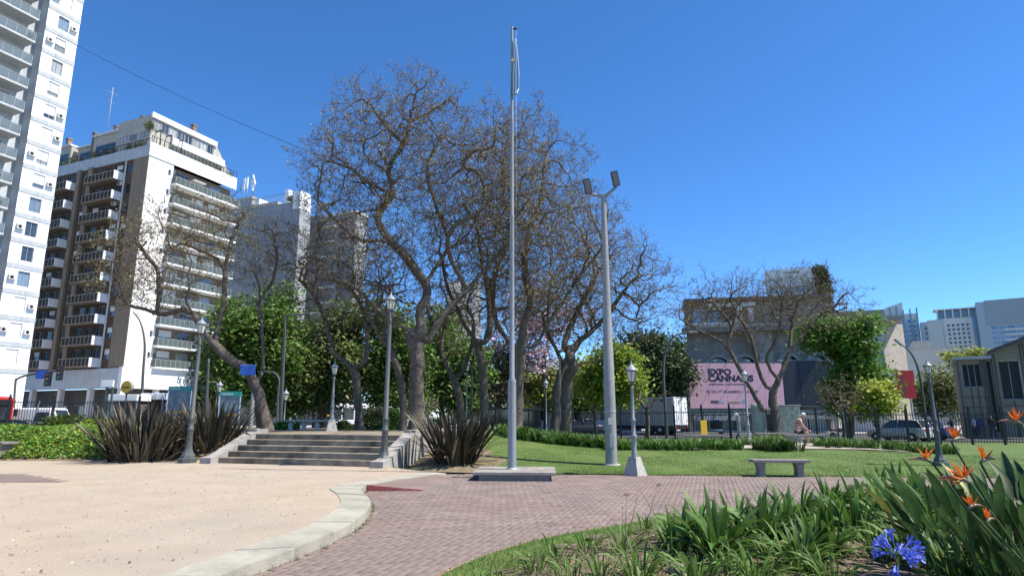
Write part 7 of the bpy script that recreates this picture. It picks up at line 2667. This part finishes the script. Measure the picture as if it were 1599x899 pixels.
# advertising panels with teal headers
M_poster = mat('shelter_poster', (0.10, 0.15, 0.20), 0.3, 0.25, 1.2, col2=(0.22, 0.28, 0.30))
for px0, px1, y0, y1, Y, lb in ((344, 374, 611, 650, 42, 'glass bus-stop panel with a teal header behind the phormium'), (264, 297, 603, 645, 46, 'teal-topped bus-stop panel behind the left phormium')):
    a, b = at(px0, y0, Y), at(px1, y1, Y)
    w, hh = b.x - a.x, a.z - b.z
    t = thing('bus_stop_panel', lb, 'bus stop', (a.x, Y, 0), 0, 'bus stop panels')
    MB().bbox(0, w, -0.06, 0.06, a.z - 0.32, a.z, 0.01).build('header', M_teal, t)
    text(t, 'PARADA', (0.12, -0.066, a.z - 0.24), 0.2, M_white)
    MB().box(0.06, w - 0.06, -0.03, 0.03, b.z, a.z - 0.325).build('poster', M_poster, t)
    MB().box(0.1, w - 0.1, -0.036, -0.031, b.z + 0.04, b.z + 0.16).build('yellow_strip', M_yellow, t)
    for x in (0.02, w - 0.02):
        MB().box(x - 0.04, x + 0.04, -0.05, 0.05, 0, a.z - 0.322).build('post', M_chrome, t)
# round yellow sign
p = at(199, 604, 46)
t = thing('round_sign', 'round yellow shop sign hanging near the apartment block corner', 'sign', p, R(-10))
o = MB().lathe([(0.44, -0.12), (0.46, 0.0), (0.44, 0.12)], 24).build('rim', M_frame, t)
o.rotation_euler = (R(90), 0, 0)
o = MB().lathe([(0.42, 0), (0.42, 0.01)], 24).build('disc', M_yellow, t, (0, -0.125, 0))
o.rotation_euler = (R(90), 0, 0)
text(t, 'Subte', (0, -0.14, -0.09), 0.26, M_ink, 0.004, 'CENTER')
MB().box(-0.04, 0.04, -0.03, 0.03, -p.z, -0.46).build('post', M_lamp, t)
p = at(453, 616, 50)
t = thing('round_sign', 'small round yellow sign behind the leaning trunk', 'sign', p, 0)
o = MB().lathe([(0.36, -0.05), (0.36, 0.05)], 20).build('disc', M_yellow, t)
o.rotation_euler = (R(90), 0, 0)
MB().box(-0.04, 0.04, 0.055, 0.11, -p.z, 0.2).build('post', M_lamp, t)
# white sign box on a post
p = at(168, 599, 44)
t = thing('sign_box', 'white sign box on a green post behind the left fence', 'sign', (p.x, 44, 0))
MB().bbox(-0.42, 0.42, -0.08, 0.08, p.z - 0.22, p.z + 0.24, 0.02).build('box', M_white, t)
MB().box(-0.06, 0.06, -0.06, 0.06, 0, p.z - 0.23).build('post', mat('green_post', (0.05, 0.10, 0.085), 0.5), t)
MB().box(0.35, 0.45, -0.05, 0.05, 0, p.z - 0.23).build('post', mat('green_post', (0.05, 0.10, 0.085), 0.5), t)

# market awnings / white roofs behind the left phormium
for px0, px1, y0, y1, Y, lb in ((178, 222, 616, 626, 48, 'white kiosk canopy behind the left phormium'), (228, 262, 614, 624, 50, 'smaller white kiosk canopy next to teal-topped panel')):
    a, b = at(px0, y0, Y), at(px1, y1, Y)
    t = thing('kiosk', lb, 'kiosk', (a.x, Y, 0), 0, 'street kiosks')
    w = b.x - a.x
    MB().bbox(0, w, -0.7, 1.2, b.z, a.z, 0.04).build('canopy', M_white, t)
    MB().box(0.15, w - 0.15, 0.0, 1.0, 0, b.z - 0.003).build('booth', M_darkwall, t)
    for x in (0.08, w - 0.08):
        MB().box(x - 0.04, x + 0.04, -0.6, -0.52, 0, b.z - 0.003).build('post', M_rail, t)

# dark shelter along the street in the middle
for px0, px1, y0, Y, lb in ((486, 520, 637, 66, 'dark bus shelter with amber display left of the white bus'), (752, 795, 636, 58, 'dark bus shelter left of the flagpole'), (806, 845, 638, 58, 'dark bus shelter right of the flagpole')):
    a, b = at(px0, y0, Y), at(px1, y0, Y)
    w = b.x - a.x
    t = thing('bus_shelter', lb, 'bus shelter', (a.x, Y, -0.05), 0, 'bus shelters')
    MB().bbox(-0.2, w + 0.2, -0.8, 0.9, a.z - 0.15, a.z + 0.05, 0.03).build('roof', M_iron, t)
    MB().box(0, w, 0.6, 0.66, 0.3, a.z - 0.16).build('back_panel', M_carglass, t)
    for x in (0.05, w / 2, w - 0.05):
        MB().box(x - 0.05, x + 0.05, 0.5, 0.59, 0, a.z - 0.16).build('post', M_iron, t)
    MB().box(0.3, w - 0.3, -0.05, 0.4, 0.45, 0.52).build('seat', M_rail, t)
    if 'amber' in lb:
        MB().box(w * 0.45, w * 0.95, -0.82, -0.805, a.z - 0.75, a.z - 0.55).build('display', mat('amber_display', (0.4, 0.22, 0.02), 0.5, emit=((1.0, 0.55, 0.05), 0.35)), t)

# yellow bin post, stone pillar and painted box near the bare tree
p = ground(972, 682)
t = thing('warning_board', 'small yellow board on a dark post beside the lawn border', 'sign', (p.x, 30.5, tz(p.x, 30.5)))
MB().bbox(-0.15, 0.15, -0.04, 0.04, 0.35, 1.05, 0.02).build('board', M_yellow, t)
MB().box(-0.04, 0.04, 0.042, 0.1, -0.05, 1.4).build('post', M_iron, t)
p = at(1184, 655, 34)
t = thing('stone_pillar', 'rounded grey-green concrete pillar left of the bare tree trunk', 'pillar', (p.x, 34, tz(p.x, 34)))
MB().lathe([(0.33, -0.05), (0.33, 1.75), (0.30, 1.85), (0.2, 1.9)], 14).build('shaft', mat('pillar_stone', (0.36, 0.35, 0.29), 0.85, 0.25, 2, 0.4, 20), t)
p = at(1229, 655, 34.5)
t = thing('utility_cabinet', 'pale mottled stone-faced utility box right of the tree trunk', 'cabinet', (p.x, 34.5, tz(p.x, 34.5)), R(-10))
MB().bbox(-0.6, 0.6, -0.35, 0.35, -0.05, 1.85, 0.03).build('body', mat('mottled_stone', (0.52, 0.46, 0.37), 0.9, 0.3, 4, 0.5, 12, col2=(0.32, 0.28, 0.22)), t)
MB().bbox(-0.66, 0.66, -0.4, 0.4, 1.852, 1.92, 0.015).build('lid', M_concrete, t)
p = at(1118, 655, 33.5)
t = thing('litter_bin', 'dark litter bin beyond the upper path benches', 'bin', (p.x, 33.5, tz(p.x, 33.5)))
MB().lathe([(0.26, 0.0), (0.3, 0.1), (0.32, 0.9), (0.34, 0.95), (0.30, 1.0), (0.12, 1.08)], 14).build('drum', M_black, t)
MB().lathe([(0.325, 0.5), (0.332, 0.55), (0.327, 0.6)], 14).build('band', M_rail, t)

# overhead cable
def cable(label, pA, pB, sag, r=0.03):
    m = MB()
    pts = []
    for i in range(25):
        s_ = i / 24
        q = pA.lerp(pB, s_)
        pts.append((q.x, q.y, q.z - sag * 4 * s_ * (1 - s_)))
    m.tube(pts, r, 4)
    tag(m.build('overhead_cable', M_black), label, 'cable')


cable('thin cable from the white tower across the sky to the trees', at(90, 55, 66), at(640, 296, 60), 0.9, 0.028)
cable('thin cable right of the bare trees towards the stone building', at(960, 432, 60), at(1090, 460, 64), 0.15, 0.025)

# dark stone bench on the gravel at the far left
bench('dark stone bench at the far left edge in the ground cover', (-18.3, 22.7, 0.12), R(-12), 1.9, 0.62, 0.6)
# grass-topped bank stake
p = at(48, 660, 27)
t = thing('stake', 'thin pale wooden stake leaning in the left bank', 'stake', (p.x, 27, 1.0), 0)
MB().tube([(0, 0, -0.1), (0.12, 0, 0.6), (0.25, 0, 1.25)], 0.025, 5).build('shaft', mat('pale_wood', (0.42, 0.36, 0.26), 0.8, 0.2, 6), t)
# ------------------------------------------------------------------ people
M_skin = mat('skin', (0.44, 0.26, 0.18), 0.55, 0.08, 6)
M_hairw = mat('white_cap_cloth', (0.62, 0.61, 0.58), 0.8, 0.08, 8)
M_hair = mat('dark_hair', (0.03, 0.022, 0.018), 0.7, 0.2, 20)


def skinned(name, joints, edges, root_i, m, parent, sub=2):
    me = bpy.data.meshes.new(name)
    me.from_pydata([j[:3] for j in joints], edges, [])
    o = bpy.data.objects.new(name, me)
    COL.objects.link(o)
    sk = o.modifiers.new('skin', 'SKIN')
    sk.use_smooth_shade = True
    for i, j in enumerate(joints):
        r = j[3]
        me.skin_vertices[0].data[i].radius = (r, r) if not isinstance(r, tuple) else r
        me.skin_vertices[0].data[i].use_root = (i == root_i)
    ss = o.modifiers.new('sub', 'SUBSURF')
    ss.levels = ss.render_levels = sub
    dg = bpy.context.evaluated_depsgraph_get()
    me2 = bpy.data.meshes.new_from_object(o.evaluated_get(dg))
    bpy.data.objects.remove(o, do_unlink=True)
    me2.materials.clear()
    for q in (m if isinstance(m, list) else [m]):
        me2.materials.append(q)
    for p in me2.polygons:
        p.use_smooth = True
    return link(name, me2, parent)


def head_shape(parent, c, r, face, hair_m, cap=False):
    """Head with nose, brow, ears; hair or cap as a child. face = heading angle."""
    bm = bmesh.new()
    bmesh.ops.create_uvsphere(bm, u_segments=16, v_segments=12, radius=1)
    for v in bm.verts:
        x, y, z = v.co
        w = 1.0 if z > -0.2 else 1.0 - 0.28 * (-0.2 - z)
        fx = x
        if x > 0.75 and abs(y) < 0.3 and -0.35 < z < 0.15:
            fx = x + 0.22 * (1 - abs(y) / 0.3)
        v.co = Vector((fx * 0.98 * w, y * 0.78 * w, z * 1.16))
    M_ = Matrix.Translation(c) @ Matrix.Rotation(face, 4, 'Z') @ Matrix.Diagonal((r, r, r, 1))
    mb = MB()
    mb.add_bm(bm, M_, True)
    for sy in (-1, 1):
        mb.tube([M_ @ Vector((-0.05, sy * 0.74, -0.15)), M_ @ Vector((-0.1, sy * 0.9, 0.05)), M_ @ Vector((-0.05, sy * 0.8, 0.22))], r * 0.1, 5)
    h = mb.build('head', M_skin, parent)
    f = MB()
    for sy in (-1, 1):
        f.lathe([(0.01, -0.01), (0.012, 0), (0.01, 0.01)], 6)
        e = M_ @ Vector((0.88, sy * 0.32, 0.08))
        for i in range(len(f.v) - 30, len(f.v)):
            f.v[i] = (f.v[i][0] + e.x, f.v[i][1] + e.y, f.v[i][2] + e.z)
    f.tube([M_ @ Vector((0.86, -0.24, -0.52)), M_ @ Vector((0.93, 0, -0.53)), M_ @ Vector((0.86, 0.24, -0.52))], r * 0.05, 4)
    f.build('face_features', M_hair, h)
    bm = bmesh.new()
    bmesh.ops.create_uvsphere(bm, u_segments=16, v_segments=10, radius=1.07)
    kill = [v for v in bm.verts if v.co.z < (0.25 if v.co.x > 0.2 else (-0.05 if v.co.x > -0.4 else -0.45))]
    bmesh.ops.delete(bm, geom=kill, context='VERTS')
    for v in bm.verts:
        v.co = Vector((v.co.x * 0.98, v.co.y * 0.8, v.co.z * 1.16))
    mb = MB()
    mb.add_bm(bm, M_, True)
    mb.build('cap' if cap else 'hair', hair_m, parent)


def hand(parent_mb, wrist, direction, s=1.0):
    """Palm with four fingers and a thumb, added to a mesh builder."""
    w, d = Vector(wrist), Vector(direction).normalized()
    side = d.cross(Vector((0, 0, 1)))
    side = side.normalized() if side.length > 0.1 else Vector((0, 1, 0))
    parent_mb.tube([w - d * 0.02, w + d * 0.045 * s, w + d * 0.085 * s], [0.026 * s, 0.036 * s, 0.034 * s], 7)
    for k, (o, l) in enumerate(((-0.028, 0.062), (-0.01, 0.075), (0.01, 0.07), (0.027, 0.055))):
        b = w + d * 0.08 * s + side * o * s
        parent_mb.tube([b, b + d * l * 0.5 * s, b + d * l * 0.85 * s - Vector((0, 0, 0.025 * s))], [0.0095 * s, 0.009 * s, 0.007 * s], 5)
    b = w + d * 0.02 * s + side * 0.03 * s
    parent_mb.tube([b, b + side * 0.03 * s + d * 0.03 * s, b + side * 0.032 * s + d * 0.06 * s], [0.012 * s, 0.011 * s, 0.008 * s], 5)


# seated man on the rear bench, bent forward, facing right
p = ground(1246, 694)
print('MAN', p)
bz = 0.49
pm = thing('person', 'shirtless person in white cap and dark shorts seated bent forward', 'person', (at(1246, 690, p.y).x, p.y + 0.15, p.z), R(-12))
J = [(0, 0, bz + 0.10, 0.15), (0.05, 0, bz + 0.28, 0.14), (0.15, 0, bz + 0.46, (0.14, 0.18)), (0.22, 0, bz + 0.58, (0.10, 0.15)), (0.28, 0, bz + 0.68, 0.055), (0.31, 0, bz + 0.73, 0.05)]
E_ = [(0, 1), (1, 2), (2, 3), (3, 4), (4, 5)]
for sy in (-1, 1):
    b = len(J)
    J += [(0.2, sy * 0.19, bz + 0.55, 0.062), (0.30, sy * 0.24, bz + 0.30, 0.048), (0.47, sy * 0.16, bz + 0.16, 0.036), (0.52, sy * 0.14, bz + 0.13, 0.028)]
    E_ += [(3, b), (b, b + 1), (b + 1, b + 2), (b + 2, b + 3)]
    b = len(J)
    J += [(0.08, sy * 0.11, bz + 0.08, 0.10), (0.46, sy * 0.15, bz + 0.06, 0.07), (0.48, sy * 0.15, bz - 0.2, 0.052), (0.46, sy * 0.15, 0.08, 0.036), (0.53, sy * 0.16, 0.035, 0.036), (0.64, sy * 0.17, 0.025, 0.026)]
    E_ += [(0, b), (b, b + 1), (b + 1, b + 2), (b + 2, b + 3), (b + 3, b + 4), (b + 4, b + 5)]
body = skinned('body', J, E_, 0, M_skin, pm)
mb = MB()
for sy in (-1, 1):
    hand(mb, (0.53, sy * 0.14, bz + 0.125), (0.9, -sy * 0.2, -0.3))
mb.build('hands', M_skin, pm)
head_shape(pm, Vector((0.385, 0, bz + 0.80)), 0.105, 0.0, M_hairw, True)
JS = [(-0.01, 0, bz + 0.12, 0.168), (0.02, 0, bz + 0.03, 0.16)]
ES = [(0, 1)]
for sy in (-1, 1):
    b = len(JS)
    JS += [(0.12, sy * 0.11, bz + 0.07, 0.115), (0.36, sy * 0.145, bz + 0.06, 0.092)]
    ES += [(1, b), (b, b + 1)]
skinned('shorts', JS, ES, 0, mat('dark_shorts', (0.015, 0.016, 0.022), 0.8, 0.2, 6), pm)


def walker(label, px, Y, shirt, trousers, face, stride=0.18, h=1.72):
    b = at(px, 650, Y)
    t = thing('person', label, 'person', (b.x, Y, -0.085 if Y < 61 else 0.045), face, 'people on the far pavement')
    k = h / 1.75
    J = [(0, 0, 0.95 * k, (0.12, 0.16)), (0.0, 0, 1.15 * k, (0.11, 0.15)), (0.01, 0, 1.36 * k, (0.12, 0.18)), (0.0, 0, 1.47 * k, (0.07, 0.11)), (0.01, 0, 1.54 * k, 0.05)]
    E_ = [(0, 1), (1, 2), (2, 3), (3, 4)]
    for sy in (-1, 1):
        c = len(J)
        J += [(0, sy * 0.19, 1.42 * k, 0.06), (-sy * 0.06, sy * 0.23, 1.15 * k, 0.045), (-sy * 0.02 + 0.06, sy * 0.23, 0.92 * k, 0.033)]
        E_ += [(3, c), (c, c + 1), (c + 1, c + 2)]
    skinned('upper_body', J, E_, 0, shirt, t, 1)
    J = [(0, 0, 0.97 * k, (0.125, 0.165))]
    E_ = []
    for sy in (-1, 1):
        c = len(J)
        J += [(0, sy * 0.1, 0.88 * k, 0.10), (sy * stride * 0.5 + 0.03, sy * 0.1, 0.5 * k, 0.065), (sy * stride - 0.02, sy * 0.1, 0.09, 0.042), (sy * stride + 0.1, sy * 0.11, 0.04, 0.035)]
        E_ += [(0, c), (c, c + 1), (c + 1, c + 2), (c + 2, c + 3)]
    skinned('trousers', J, E_, 0, trousers, t, 1)
    mb = MB()
    for sy in (-1, 1):
        hand(mb, (-sy * 0.02 + 0.07, sy * 0.23, 0.90 * k), (0.15, 0, -1))
    mb.build('hands', M_skin, t)
    head_shape(t, Vector((0.02, 0, 1.64 * k)), 0.105 * k, 0.0, M_hair)
    return t


C_white = mat('white_shirt', (0.6, 0.6, 0.6), 0.8, 0.06, 5)
C_blue = mat('blue_shirt', (0.06, 0.08, 0.25), 0.8, 0.1, 5)
C_dark = mat('dark_clothes', (0.02, 0.02, 0.025), 0.8, 0.2, 5)
C_jean = mat('denim', (0.05, 0.075, 0.13), 0.8, 0.15, 6)
walker('person in white shirt walking before the station', 1519, 50.5, C_white, C_dark, R(160))
walker('person in blue shirt beside the one in white', 1527, 51.0, C_blue, C_jean, R(200))
walker('person in dark clothes left of the station walkers', 1484, 50.0, C_dark, C_dark, R(150))
walker('person in dark top and jeans by the station doorway', 1546, 48.5, C_dark, C_jean, R(20))
walker('person in dark clothes walking below the red poster', 1366, 60.5, C_blue, C_dark, R(10))
